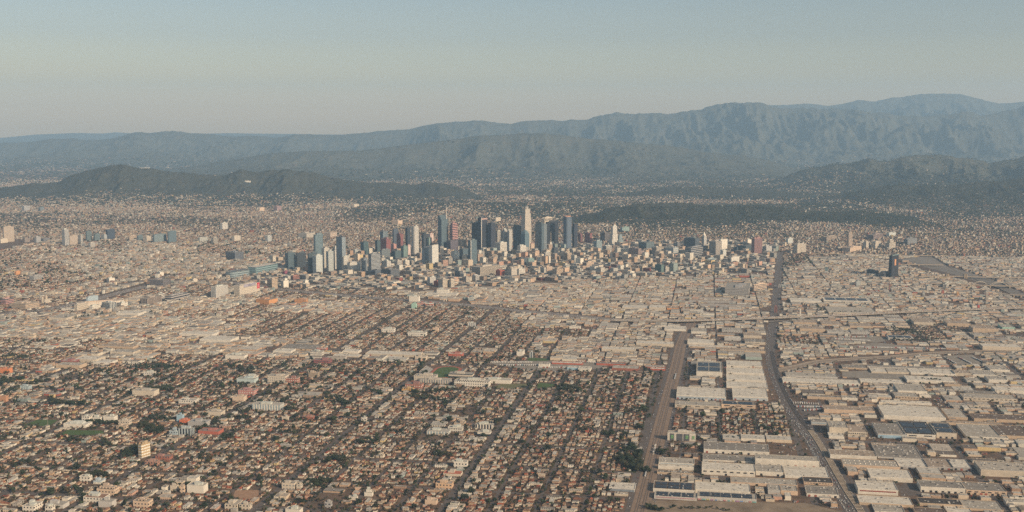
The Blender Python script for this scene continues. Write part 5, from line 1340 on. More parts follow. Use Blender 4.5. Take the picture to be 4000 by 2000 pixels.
# ---- lettering on the hall roof
for o in list(C.objects):
    if o.get('label', '').startswith('cream hall with dark lettering'):
        wm = [c for c in o.children if c.name.startswith('roof')][0]; zt = max(v.co.z for v in wm.data.vertices)
        text_mesh('KATSO', 9, 'roof_letters', paint((.12,.11,.11), 'roof_ink'), o, (0, -4, zt + .3), E_, (N_[0], N_[1], 0), .1)

# ---- stadium stands
def stand(label, x, y, lw, dp, hgt, ang, flip=1):
    r = empty('grandstand', x, y, 0, label, 'grandstand'); r.rotation_euler = (0, 0, ang)
    A = Acc(); n = 10
    for i in range(n): boxes(A, 0, flip * (-dp / 2 + dp * (i + .5) / n), 0, lw, dp / n - .02, 1 + hgt * i / n, 0, c4((0,0,0)), c4((0,0,0)), 0, 0)
    A.obj('seating_steps', paint((.33,.31,.29), 'bleacher'), r)
    A = Acc(); boxes(A, 0, flip * (dp / 2 + .6), 0, lw, 1, hgt + 2.4, 0, c4((0,0,0)), c4((0,0,0)), 0, 0); A.obj('back_wall', M_CONC, r)
stand('grey stepped grandstand on the left side of the red running track', SX0 - 66, SY0 + 4, 105, 24, 11, STA + math.pi / 2, 1)
stand('grey grandstand on the right side of the red running track', SX0 + 62, SY0 + 6, 80, 16, 6, STA - math.pi / 2, 1)
for i, (px, py, ph, lab) in enumerate([(1684,1428,30,'tall thin floodlight mast behind the left grandstand'), (1806,1440,26,'tall thin floodlight mast behind the right grandstand'), (187,1662,30,'slim floodlight mast at the near edge of the green playing field'), (229,1640,26,'slim floodlight mast at the far right corner of the green playing field'), (1278,1163,34,'tall pole sign beside the left freeway'), (1743,1195,32,'tall white pole beside the red-edged boxes')]):
    x, y = [float(q) for q in unproj(px, py)]; r = empty('floodlight_mast' if i < 4 else 'pole_sign', x, y, 0, lab, 'floodlight' if i < 4 else 'pole')
    A = Acc(); tt = np.linspace(0, 2 * math.pi, 6, endpoint=False); pv = np.c_[np.cos(tt), np.sin(tt)]; prism(A, pv * .5, 0, ph, c4((0,0,0)), c4((0,0,0)), 0, 0, top_pts=pv * .25); A.obj('mast', M_CONC, r)
    A = Acc(); boxes(A, 0, 0, ph, 4, .8, 2.4, 0, c4((0,0,0)), c4((0,0,0)), 0, 0); A.obj('lamp_head' if i < 4 else 'sign_board', M_WHITE, r)

# ---- bridges over the river
def bridge_deck(A, P, z, wd, th=1.6):
    Nn, Tn = normals(P); an = np.arctan2(Tn[:, 1], Tn[:, 0]); st = np.hypot(*(P[1] - P[0]))
    boxes(A, P[:, 0], P[:, 1], z - th, st + .4, wd, th, an, c4((0,0,0)), c4((0,0,0)), 0, 0)
STONE = paint((.45,.35,.25), 'bridge_concrete', .9, .3, .1)
BR = smooth_line(line_pts([(3640,1108),(3720,1110),(3800,1113),(3900,1116),(4000,1117),(4100,1118)], 12), 10)
t = empty('arched_viaduct', float(BR[10,0]), float(BR[10,1]), 0, 'pale viaduct with three pairs of slender white arches over the river', 'bridge')
A = Acc(); bridge_deck(A, BR, 13, 26); child(A.obj('deck', STONE), t)
xs0 = [(3718,3796),(3798,3868),(3868,3944),(3946,4020)]
for x0, x1 in xs0:
    for off in (-12, 12):
        i0 = int(np.argmin(np.abs(proj(BR[:,0], BR[:,1], 12)[0] - x0))); i1 = int(np.argmin(np.abs(proj(BR[:,0], BR[:,1], 12)[0] - x1)))
        p0, p1 = BR[i0], BR[i1]; d = (p1 - p0) / np.hypot(*(p1 - p0)); nn = np.array([-d[1], d[0]]); n = 18
        A = Acc(); prev = None
        for k in range(n + 1):
            s = k / n; z = 6 + 26 * (1 - (2 * s - 1) ** 2); q = p0 + (p1 - p0) * s + nn * off
            ring = [(q[0] + nn[0] * a_ , q[1] + nn[1] * a_, z + b_) for a_, b_ in ((-1.1,-1.1),(1.1,-1.1),(1.1,1.1),(-1.1,1.1))]
            kk_ = A.verts(ring)
            if prev is not None:
                ii = np.arange(4); jj = (ii + 1) % 4; A.faces(np.stack([prev + ii, prev + jj, kk_ + jj, kk_ + ii], 1))
            prev = kk_
        child(A.obj('arch', paint((.58,.5,.4), 'arch_concrete')), t)
for x in (3718,3797,3868,3945):
    i0 = int(np.argmin(np.abs(proj(BR[:,0], BR[:,1], 12)[0] - x))); A = Acc(); boxes(A, BR[i0,0], BR[i0,1], 0, 4, 26, 11.3, 0, c4((0,0,0)), c4((0,0,0)), 0, 0); child(A.obj('pier', STONE), t)
for (pts, lab, z, piers) in (([(3590,1079),(3700,1078),(3770,1079),(3900,1083),(4050,1083)], 'tan concrete bridge with square pylons behind the arched viaduct', 12, [3697,3706,3763,3771]),
                             ([(3905,1146),(3950,1150),(4050,1156)], 'tan bridge with open railings at the right edge beside the framed office', 12, [3955,3985]),
                             ([(3430,1031),(3520,1032),(3600,1033),(3680,1034)], 'low tan bridge with shallow arches left of the river channel', 10, [3500,3545,3590]),
                             ([(3560,906),(3650,907),(3730,909)], 'far pale arched bridge below the right hills', 14, [3600,3650,3700]),
                             ([(3180,989),(3300,991),(3500,996),(3700,998)], 'long purple-grey elevated road crossing behind the solitary black tower', 9, [3250,3350,3450,3550])):
    P = smooth_line(line_pts(pts, z), 10); t = empty('road_bridge', float(P[0,0]), float(P[0,1]), 0, lab, 'bridge')
    A = Acc(); bridge_deck(A, P, z, 20, 2.4); child(A.obj('deck', STONE), t)
    pxs = proj(P[:,0], P[:,1], z)[0]
    for x in piers:
        i0 = int(np.argmin(np.abs(pxs - x))); A = Acc(); boxes(A, P[i0,0], P[i0,1], 0, 5, 23, z + (13 if 'pylons' in lab else -2.5), 0, c4((0,0,0)), c4((0,0,0)), 0, 0); child(A.obj('pylon' if 'pylons' in lab else 'pier', STONE), t)

# ---- hillside letters, summit mast and observatory
yy = np.linspace(12500, 14400, 400)
def hit(px, py):
    """where the line of sight meets the hills"""
    best = None
    for y in np.linspace(9000, 30000, 2500):
        dep = y; k = (1000 - py) / F; z = float(zfor(py, y)); x = (px - 2000) / F * (y * cp + (H - z) * sp)
        if z < 0: return x, y, 0
        if terrain(np.array([x]), np.array([y]))[0][0] >= z: return x, y, z
    return None
q0 = hit(567, 663) or (-4500, 13900, 350)
t = empty('hillside_sign', q0[0], q0[1], q0[2], 'white hillside letters reading HOLLYWOOD near the left ridge crest', 'sign')
for i, ch in enumerate('HOLLYWOOD'):
    text_mesh(ch, 24, 'letter', paint((.85,.82,.76), 'sign_white'), t, ((i - 4) * 13.5, -14, 24), (1, 0), (0, 0, 1), 1.0)
q0 = hit(603, 657) or (-4400, 14200, 400)
zz0 = q0[2]
t = empty('radio_mast', q0[0], q0[1] + 60, zz0, 'thin radio mast with white sheds on the left ridge crest right of the letters', 'mast')
A = Acc(); tt = np.linspace(0, 2 * math.pi, 6, endpoint=False); pv = np.c_[np.cos(tt), np.sin(tt)]; prism(A, pv * 3.5, -5, 60, c4((0,0,0)), c4((0,0,0)), 0, 0, top_pts=pv * .8); A.obj('mast', M_WHITE, t)
A = Acc(); boxes(A, [-22, 12, 30], [0, 4, 0], -5, [14, 9, 7], 10, [14, 11, 12], 0, c4((0,0,0)), c4((0,0,0)), 0, 0); A.obj('shed', M_WHITE, t)
q0 = hit(968, 711) or (-3300, 13200, 200)
t = empty('observatory', *q0, 'pale domed observatory alone on the middle slope of the left hills', 'observatory')
A = Acc(); boxes(A, 0, 0, -6, 70, 22, 20, 0, c4((0,0,0)), c4((0,0,0)), 0, 0); A.obj('wall', M_WHITE, t)
tt = np.linspace(0, 2 * math.pi, 14, endpoint=False); pv = np.c_[np.cos(tt), np.sin(tt)]
for x, r in ((0, 12), (-28, 7), (28, 7)):
    A = Acc()
    for r0, z0_, r1, z1_ in ((1, 14, .8, 14 + r * .5), (.8, 14 + r * .5, .1, 14 + r)): prism(A, pv * r * r0 + [x, 0], z0_, z1_, c4((0,0,0)), c4((0,0,0)), 0, 0, top_pts=pv * r * r1 + [x, 0])
    A.obj('dome', paint((.4,.36,.3), 'copper_dome'), t)

# ================================================================== THE SPREAD OF THE CITY
POL = dict(
 ind=[[(2520,2010),(2700,1300),(2690,1240),(2100,1215),(1700,1180),(1500,1130),(2300,1092),(3050,1062),(3200,1000),(4100,1000),(4100,2060),(2500,2060)],
      [(-200,1240),(600,1232),(1000,1262),(880,1330),(300,1352),(-200,1310)], [(200,1440),(500,1330),(700,1280),(1130,1340),(1680,1368),(1660,1402),(1000,1412),(600,1390),(430,1440)],
      [(2100,1330),(2690,1290),(2610,1460),(2300,1452),(2120,1440)], [(2000,1215),(2690,1240),(2660,1350),(2300,1300),(2000,1262)],
      [(480,1165),(1000,1165),(1600,1200),(1400,1220),(900,1200),(480,1230)]],
 res=[[(2650,1598),(3010,1598),(3040,1690),(2620,1690)], [(2590,1728),(2730,1728),(2730,1780),(2570,1780)], [(3200,1330),(3000,1320),(3050,1350)], [(3500,1285),(3700,1275),(3760,1340),(3530,1340)]],
 dt=[[(1060,1000),(1700,985),(2300,955),(3050,945),(3050,1062),(2300,1095),(1700,1130),(1000,1130)]],
 green=[[(2230,870),(2400,812),(3300,790),(3680,880),(3450,890),(3250,868),(3000,862),(2850,880),(2750,885),(2650,860),(2450,850),(2350,872)], [(3300,700),(4100,640),(4100,850),(3700,840),(3300,780)]])
def zone(px, py):
    z = np.zeros(np.shape(px), int)                      # 0 houses
    z[py < 1000] = 3
    z[(py < 1235) & (px < 1060)] = 3
    for p in POL['ind']: z[inpoly(px, py, p)] = 1
    for p in POL['res']: z[inpoly(px, py, p)] = 0
    for p in POL['dt']: z[inpoly(px, py, p)] = 2
    for p in POL['green']: z[inpoly(px, py, p)] = 4
    return z
WALLC = np.array([(.62,.50,.37),(.72,.65,.54),(.52,.36,.24),(.58,.41,.29),(.42,.38,.33),(.58,.54,.46),(.38,.25,.17),(.66,.58,.46),(.54,.33,.24),(.36,.42,.38),(.60,.46,.24),(.40,.12,.08)])
WN = ['cream','white','tan','peach','grey','pale','brown','off-white','salmon','mint','yellow','dark red']
WP = np.array([.2,.17,.13,.1,.08,.1,.06,.08,.03,.02,.02,.01])
ROOFC = np.array([(.25,.108,.066),(.32,.175,.108),(.27,.195,.15),(.125,.07,.05),(.37,.28,.21),(.36,.10,.05),(.14,.11,.095),(.52,.43,.33),(.30,.12,.07)])
RN = ['brown','tan','grey','dark brown','pale grey','rust-red','charcoal','white','reddish brown']
RP = np.array([.22,.17,.15,.12,.08,.08,.06,.04,.08])
COMR = np.array([(.50,.45,.38),(.60,.55,.47),(.40,.36,.31),(.33,.29,.25),(.45,.37,.29),(.22,.18,.15),(.55,.47,.38)])
CN = ['pale','white','grey','dull grey','tan','dark brown','cream']
CP = np.array([.25,.22,.17,.1,.1,.05,.11])

hs = dict(x=[],y=[],w=[],d=[],h=[],rh=[],t=[],a=[],wc=[],rc=[])      # pitched houses
fl = dict(x=[],y=[],w=[],d=[],h=[],a=[],wc=[],rc=[],st=[],kind=[])    # flat-roofed
tr = dict(x=[],y=[],r=[],h=[],c=[])
def push(D, **k):
    n = len(np.atleast_1d(k['x']))
    for q, v in k.items(): D[q].append(np.broadcast_to(np.asarray(v, float), (n,)).copy())
def treepush(x, y, r, h, c): push(tr, x=x, y=y, r=r, h=h, c=c)
def block_res(u0, v0, W, D, horiz, dens=1.0):
    lots = []
    def lot(uc, vc, lw, ld, ang, front):   # front +-1 : direction of the street along the lot
        n = len(uc); k = rng.random(n) < .95 * dens
        big = rng.random(n) < .06
        w_ = np.where(big, lw * .85, np.minimum(lw * .74, rng.uniform(7.5, 10.5, n))); d_ = np.where(big, ld * .7, rng.uniform(11, 17, n))
        off = ld * .5 - 6 - d_ / 2
        lots.append((uc, vc, w_, d_, off * front, ang, k, big))
        # rear unit
        k2 = (rng.random(n) < .7 * dens) & ~big
        w2 = rng.uniform(6, 8.5, n); d2 = rng.uniform(6, 11, n)
        lots.append((uc + rng.uniform(-1.5, 1.5, n), vc, w2, d2, -(ld * .5 - 3 - d2 / 2) * front, ang, k2, np.zeros(n, bool)))
    if horiz:
        nr = int(W / rng.uniform(10.5, 13)); us = u0 + (np.arange(nr) + .5) * W / nr
        for vc, fr_ in ((D * .125, -1), (D * .36, 1), (D * .63, -1), (D * .88, 1)):
            lot(us + rng.uniform(-1.2, 1.2, nr), v0 + vc + rng.normal(0, 2.2, nr), W / nr, D * .235, 0, fr_)
    else:
        nr = int(D / rng.uniform(10.5, 13)); vs = v0 + (np.arange(nr) + .5) * D / nr
        for uc, fr_ in ((W * .25, -1), (W * .75, 1)):
            lot(u0 + uc + rng.normal(0, 2.2, nr), vs + rng.uniform(-1.2, 1.2, nr), D / nr, W * .49, 1, fr_)
    for uc, vc, w_, d_, off, ang, k, big in lots:
        n = len(uc)
        if ang == 0: u, v = uc, vc + off; A_ = np.full(n, -G)
        else: u, v = uc + off, vc; A_ = np.full(n, -G + math.pi / 2)
        x, y = uv2xy(u, v)
        k = k & occ_free(x, y, np.maximum(w_, d_) * .45)
        if not k.any(): continue
        x, y, w_, d_, A_, big = x[k], y[k], w_[k], d_[k], A_[k], big[k]; n = len(x)
        A_ = A_ + rng.normal(0, .03, n) + np.where(rng.random(n) < .2, math.pi / 2, 0)
        wi = rng.choice(12, n, p=WP); ri = rng.choice(9, n, p=RP)
        flat = big | (rng.random(n) < .22)
        two = rng.random(n) < .16
        hh = np.where(two | big, rng.uniform(5.6, 6.8, n), rng.uniform(2.9, 3.9, n))
        f = ~flat
        hip = rng.random(n) < .4
        push(hs, x=x[f], y=y[f], w=w_[f], d=d_[f], h=hh[f], rh=rng.uniform(1.5, 2.6, n)[f], t=np.where(hip, w_ * .45, 0)[f], a=A_[f], wc=wi[f], rc=ri[f])
        f = flat
        push(fl, x=x[f], y=y[f], w=w_[f], d=d_[f], h=hh[f] + .6, a=A_[f], wc=wi[f], rc=rng.choice(7, n, p=CP)[f], st=np.where(hh[f] > 5, .25, 0), kind=1)
def split(u0, v0, W, D, mn, mx, out, p=.0):
    if (W > mx or D > mx or ((W > mn * 2 or D > mn * 2) and rng.random() > p)) and (W > 2 * mn or D > 2 * mn):
        if W * rng.uniform(.7, 1.4) > D and W > 2 * mn or D <= 2 * mn:
            c = rng.uniform(.35, .65) * W; split(u0, v0, c, D, mn, mx, out, p); split(u0 + c, v0, W - c, D, mn, mx, out, p)
        else:
            c = rng.uniform(.35, .65) * D; split(u0, v0, W, c, mn, mx, out, p); split(u0, v0 + c, W, D - c, mn, mx, out, p)
    else: out.append((u0 + W / 2, v0 + D / 2, W, D))
def block_flat(u0, v0, W, D, mn, mx, hmin, hmax, ang, conv, cover=.86, st=0, kind=0, p=.35, palette=None):
    out = []; split(u0, v0, W, D, mn, mx, out, p)
    q = np.array(out); n = len(q)
    x, y = conv(q[:, 0], q[:, 1]); w_ = q[:, 2] - rng.choice([.3, 2, 5, 9], n, p=[.3, .35, .25, .1]); d_ = q[:, 3] - rng.choice([.3, 2, 6, 12], n, p=[.2, .35, .3, .15])
    k = (rng.random(n) < cover) & (w_ > 4) & (d_ > 4) & occ_free(x, y, w_ * .45, d_ * .45)
    h = hmin + (hmax - hmin) * rng.random(n) ** 2.2
    wi = rng.choice(12, n, p=WP)
    push(fl, x=x[k], y=y[k], w=w_[k], d=d_[k], h=h[k], a=ang, wc=wi[k], rc=rng.choice(7, n, p=CP)[k], st=(rng.choice([0, .25, .5, .75], n, p=[.2, .5, .2, .1]) if st else np.zeros(n))[k], kind=kind)
    return x[~k], y[~k]

GOODS = []
for u in SU[:-1]:
    for v in SV[:-1]:
        x, y = uv2xy(u + 52, v + 100)
        if y < 2150 or abs(x) > .5 * y + 150: continue
        px, py = proj(x, y); z = int(zone(np.array([px]), np.array([py]))[0])
        if z == 2: continue
        g1 = 13 if major_u(u) else 7; g2 = 12
        if z == 1 and y > 4100: g1 = 2.5; g2 = 7
        W, D = 105 - g1 - (13 if major_u(u + 105) else 7), 200 - g2 * 1.6
        dens_n = fbm(x / 900, y / 900, 3)
        if z == 0:
            comm = major_u(u) or major_u(u + 105)
            horiz = vnoise(np.array([x / 500]), np.array([y / 500]))[0] < .62
            if comm and rng.random() < .5:      # shops along the avenue, houses behind
                cw = 34
                left = major_u(u)
                block_flat(u + g1 if left else u + g1 + W - cw, v + g2, cw, D, 11, 30, 4, 8, -G, uv2xy, .8, 0, 1)
                block_res(u + g1 + (cw if left else 0), v + g2, W - cw, D, horiz)
            elif rng.random() < .05:
                block_flat(u + g1, v + g2, W, D, 14, 60, 5, 11, -G, uv2xy, .6, 1, 1)
            else: block_res(u + g1, v + g2, W, D, horiz)
            n = int(rng.poisson(64 + 76 * max(0, (dens_n - .35)) * 3)); n = min(n, 180)
            tu = u + rng.uniform(3, 102, n); tv = v + rng.uniform(0, 200, n)
            tx, ty = uv2xy(tu, tv); r = rng.lognormal(math.log(3.1), .42, n); k = occ_free(tx, ty, r * .3); tx, ty, r = tx[k], ty[k], np.minimum(r[k], 11)
            ns_ = int(rng.poisson(8)); sx_, sy_ = uv2xy(u + rng.choice([-4.5, 4.5], ns_) * (2.2 if major_u(u) else 1), v + rng.uniform(0, 200, ns_)); sr = rng.uniform(3, 6, ns_); k = occ_free(sx_, sy_, 1 + 0 * sx_); treepush(sx_[k], sy_[k], sr[k], sr[k] * 1.7, rng.integers(0, 6, k.sum()))
            treepush(tx, ty, r, r * rng.uniform(1.3, 2.2, len(r)), rng.integers(0, 6, len(r)))
            if rng.random() < .22 + .5 * max(0, dens_n - .5):       # a grove
                cx_, cy_ = uv2xy(u + rng.uniform(10, 95), v + rng.uniform(10, 190)); n = rng.integers(6, 18)
                tx = cx_ + rng.normal(0, 16, n); ty = cy_ + rng.normal(0, 12, n); r = rng.uniform(4, 8.5, n); k = occ_free(tx, ty, 2 + 0 * tx)
                treepush(tx[k], ty[k], r[k], r[k] * 1.7, rng.integers(0, 3, k.sum()))
        elif z == 1:
            near = y < 5200
            ui = int(round((u + 1420) / 105)) % 2
            if ui and zone(*[np.array([float(q)]) for q in proj(*uv2xy(u - 53, v + 100))])[0] == 1: continue
            z2_ = zone(*[np.array([float(q)]) for q in proj(*uv2xy(u + 157, v + 100))])[0]
            if z2_ == 1 and not ui: W = 210 - g1 - ((13 if major_u(u + 210) else 7) if y < 4100 else 2.5)
            far_small = not near
            block_flat(u + g1, v + g2, W, D, 14 if near else 11, 80 if rng.random() < .4 else 45, 5.5, 11 if near else 13, -G, uv2xy, .80, 0, 0, .45)
            n = int(rng.poisson(30 if near else 14)); tu = u + rng.choice([2., 103., 50., 155., 20., 80.], n) + rng.normal(0, 6, n); tv = v + rng.uniform(0, 200, n)
            tx, ty = uv2xy(tu, tv); k = occ_free(tx, ty, 1 + 0 * tx); r = rng.uniform(2, 6, n)
            treepush(tx[k], ty[k], r[k], r[k] * 1.6, rng.integers(0, 6, k.sum()))
            n = int(rng.poisson(26)); tx, ty = uv2xy(u + rng.uniform(4, 200, n), v + rng.uniform(4, 196, n)); k = occ_free(tx, ty, 3 + 0 * tx) & near; GOODS.append(np.c_[tx, ty][k])
        elif z == 3:
            if dens_n > .53 or rng.random() < .2: block_flat(u + g1, v + g2, W, D, 13, 40, 6, 20, -G, uv2xy, .8, 1, 2)
            else: block_res(u + g1, v + g2, W, D, rng.random() < .5)
            n = int(rng.poisson(34)); tx, ty = uv2xy(u + rng.uniform(0, 105, n), v + rng.uniform(0, 200, n)); r = rng.lognormal(math.log(3.6), .4, n)
            k = occ_free(tx, ty, 1.5 + 0 * tx); r = np.minimum(r[k], 10); treepush(tx[k], ty[k], r, r * 1.6, rng.integers(0, 6, len(r)))
# downtown, on its own turned grid
GD = R_(42)
LD = np.array([-math.cos(GD), math.sin(GD)]); RD = np.array([math.sin(GD), math.cos(GD)])
def ab2xy(a_, b_): return 0 - a_ * LD[0] * -1 * -1 + b_ * RD[0] if False else (a_ * LD[0] + b_ * RD[0], a_ * LD[1] + b_ * RD[1])
for a_ in np.arange(1500, 10500, 118.):
    for b_ in np.arange(1500, 10500, 118.):
        x, y = ab2xy(a_ + 59, b_ + 59)
        if abs(x) > .5 * y or y < 5000 or y > 9500: continue
        px, py = proj(x, y); z = int(zone(np.array([px]), np.array([py]))[0])
        if z != 2: continue
        core = math.exp(-((px - 2000) / 950) ** 2)
        hi = 16 + 42 * core * math.exp(-((py - 1010) / 60) ** 2)
        block_flat(a_ + 9, b_ + 9, 100, 100, 24, 56, 7, hi + 12 * rng.random(), math.atan2(LD[1], LD[0]), ab2xy, .9, 1, 3, .5)
        n = int(rng.poisson(7)); tx, ty = ab2xy(a_ + rng.uniform(0, 118, n), b_ + rng.uniform(0, 118, n)); k = occ_free(tx, ty, 1 + 0 * tx); r = rng.uniform(2.5, 6, n)
        treepush(tx[k], ty[k], r[k], r[k] * 1.5, rng.integers(0, 6, k.sum()))
# beyond the mapped grid: scattered by distance
def far(n, y0, y1, sz, tsz, hmx, treef, seedz=0):
    y = np.sqrt(rng.uniform(y0 ** 2, y1 ** 2, n)); x = rng.uniform(-.5, .5, n) * y
    h, bare = terrain(x, y); h = np.maximum(h, 0)
    px, py = proj(x, y, h); z = zone(px, py)
    cl = fbm(x / 700 + 40, y / 700, 4)
    prob = np.clip(1 - bare * 1.9, .015, 1.0) * np.where((z == 4), .4, 1.0)
    right = np.clip((px - 1500) / 1200, 0, 1)
    dense = np.clip((cl - .30) * 3.2 - right * .05, .2, 1)
    slope = np.clip(1 - h / 420, .1, 1)
    k = (rng.random(n) < prob * np.clip(dense + np.clip((9800 - y) / 1600, 0, .6), 0, 1) * slope) & (xy2uv(x, y)[1] > 7945) & ((z != 2) | (y > 8150)) & occ_free(x, y, 12 + 0 * x)
    x1, y1_, h1 = x[k], y[k], h[k]; m = len(x1)
    big = rng.random(m) < .05
    w_ = rng.uniform(.6, 1.5, m) * sz * np.where(big, 2.2, 1); d_ = rng.uniform(.4, .9, m) * sz * np.where(big, 1.6, 1)
    bh = rng.uniform(2.2, 4.2, m) + rng.random(m) ** 16 * hmx
    a_ = np.round(fbm(x1 / 2500, y1_ / 2500, 2) * 3) * .6 + rng.choice([0, math.pi / 2], m) - G
    FAR['x'].append(x1); FAR['y'].append(y1_); FAR['z'].append(h1 - 1.5); FAR['w'].append(w_); FAR['d'].append(d_); FAR['h'].append(bh + 1.5); FAR['a'].append(a_)
    # trees
    n2 = int(n * treef); y = np.sqrt(rng.uniform(y0 ** 2, y1 ** 2, n2)); x = rng.uniform(-.5, .5, n2) * y
    h, bare = terrain(x, y); hz = np.maximum(h, 0); px, py = proj(x, y, hz); z = zone(px, py); cl = fbm(x / 700 + 40, y / 700, 4)
    pr = np.where(z == 4, 1.0, np.clip(.25 + (.62 - cl) * 1.6 + .1 * np.clip((px - 1200) / 1500, 0, 1), .1, 1)) * np.where((y < 13500) & (z != 4), .75, 1) * np.where((px < 1500) & (py > 790), .55, 1) * np.clip((y - 7400) / 2800, .25, 1) * np.where((bare > .3) & (z != 4), .08, 1)
    k = (rng.random(n2) < pr) & (xy2uv(x, y)[1] > 7945) & ((z != 2) | (y > 8150)) & occ_free(x, y, 4 + 0 * x)
    m = k.sum(); r = rng.lognormal(math.log(tsz), .35, m)
    FT['x'].append(x[k]); FT['y'].append(y[k]); FT['z'].append(hz[k]); FT['r'].append(r)
FAR = {k: [] for k in 'xyzwdha'}; FT = {k: [] for k in 'xyzr'}
far(140000, 7000, 10500, 14.5, 5.0, 14, .95)
far(110000, 10500, 13500, 17, 5.5, 14, 1.1)
far(90000, 13500, 19000, 18, 9, 16, 1.0)
far(30000, 19000, 31000, 36, 18, 12, 1.4)
for D in (FAR, FT):
    for k in D: D[k] = np.concatenate(D[k])
for D in (hs, fl, tr):
    for k in D: D[k] = np.concatenate(D[k])
print('houses', len(hs['x']), 'flat', len(fl['x']), 'trees', len(tr['x']), 'far', len(FAR['x']), 'fartrees', len(FT['x']))

# ---- which ones show largest
def showsize(x, y, s, z=3):
    px, py = proj(x, y, z); ok = (px > 15) & (px < 3985) & (py < 1985) & (py > 300)
    return np.where(ok, s / np.hypot(x, y), -1)
LMA = np.array([(a_, b_) for a_, b_, _ in LM]); LMN = [c for _, _, c in LM]
ORD = ['', 'second', 'third', 'fourth', 'fifth', 'sixth', 'seventh', 'eighth', 'ninth', 'tenth', 'eleventh', 'twelfth', 'thirteenth', 'fourteenth', 'fifteenth', 'sixteenth', 'seventeenth', 'eighteenth', 'nineteenth', 'twentieth']
def ordn(i): return ORD[i] if i < 20 else '%dth' % (i + 1)
def name_all(items):
    """items: (object, x, y, description); gives every one its own label from its look and the nearest landmark"""
    got = {}
    for o, x, y, d in items:
        q = np.hypot(LMA[:, 0] - x, (LMA[:, 1] - y)); i = int(np.argmin(q)); dx, dy = x - LMA[i, 0], y - LMA[i, 1]
        rel = 'left of' if dx < 0 and abs(dx) > abs(dy) * .5 else 'right of' if dx > 0 and abs(dx) > abs(dy) * .5 else 'in front of' if dy < 0 else 'behind'
        got.setdefault((d, rel, i), []).append((q[i], o))
    for (d, rel, i), L in got.items():
        L.sort(key=lambda t_: t_[0])
        for k, (_, o) in enumerate(L):
            o['label'] = (f'{d} {rel} {LMN[i]}' if len(L) == 1 else f'nearest {d} {rel} {LMN[i]}' if k == 0 else f'{ordn(k)} nearest {d} {rel} {LMN[i]}')

items = []
# houses
s = showsize(hs['x'], hs['y'], hs['w'] + hs['d'] + hs['h']); top = np.argsort(-s)[:300]; hm = np.ones(len(s), bool); hm[top] = False
for i in top:
    g = {k: float(hs[k][i]) for k in hs}; wi, ri = int(g['wc']), int(g['rc'])
    r = empty('house', g['x'], g['y'], 0, None, 'house', 'houses of the near residential blocks'); r.rotation_euler = (0, 0, g['a'])
    A = Acc(); gables(A, 0, 0, 0, g['w'], g['d'], g['h'], g['rh'], g['t'], 0, c4(WALLC[wi]), c4(ROOFC[ri]), 0, 0, 'wall'); A.obj('wall', M_WALL, r)
    A = Acc(); gables(A, 0, 0, 0, g['w'], g['d'], g['h'], g['rh'], g['t'], 0, c4(WALLC[wi]), c4(ROOFC[ri]), 0, 0, 'roof'); rf = A.obj('roof', M_ROOF, r)
    if i % 3 == 0:
        A = Acc(); boxes(A, g['w'] * .22, g['d'] * .15, g['h'] + .5, .8, .8, g['rh'] + .3, 0, c4((.3,.18,.13)), c4((.3,.18,.13)), 0, 0); A.obj('chimney', paint((.3,.18,.13), 'chimney_brick'), rf)
    for sx in (-1, 1):
        A = Acc(); boxes(A, sx * g['w'] * .22, -g['d'] / 2 - .06, 1, 1.5, .1, 1.3, 0, c4((.04,.045,.05)), c4((.04,.045,.05)), 0, 0); A.obj('window', M_DARK, r)
    items.append((r, g['x'], g['y'], f"{'tall ' if g['h'] > 5 else ''}{WN[wi]} {'hipped' if g['t'] > .5 else 'gabled'} {RN[ri]}-roofed house"))
def gcol(wi): return np.c_[WALLC[wi.astype(int)] * rng.uniform(.8, 1.1, (len(wi), 1)), np.zeros(len(wi))]
def rcol(C_, ri): return np.c_[C_[ri.astype(int)] * rng.uniform(.55, 1.25, (len(ri), 1)), np.zeros(len(ri))]
A = Acc(); q = {k: hs[k][hm] for k in hs}
gables(A, q['x'], q['y'], 0, q['w'], q['d'], q['h'], q['rh'], q['t'], q['a'], gcol(q['wc']), rcol(ROOFC, q['rc']))
o = A.obj('houses', [M_WALL, M_ROOF]); tag(o, 'small pitched-roof houses spreading over the residential blocks', 'houses', kind='stuff')
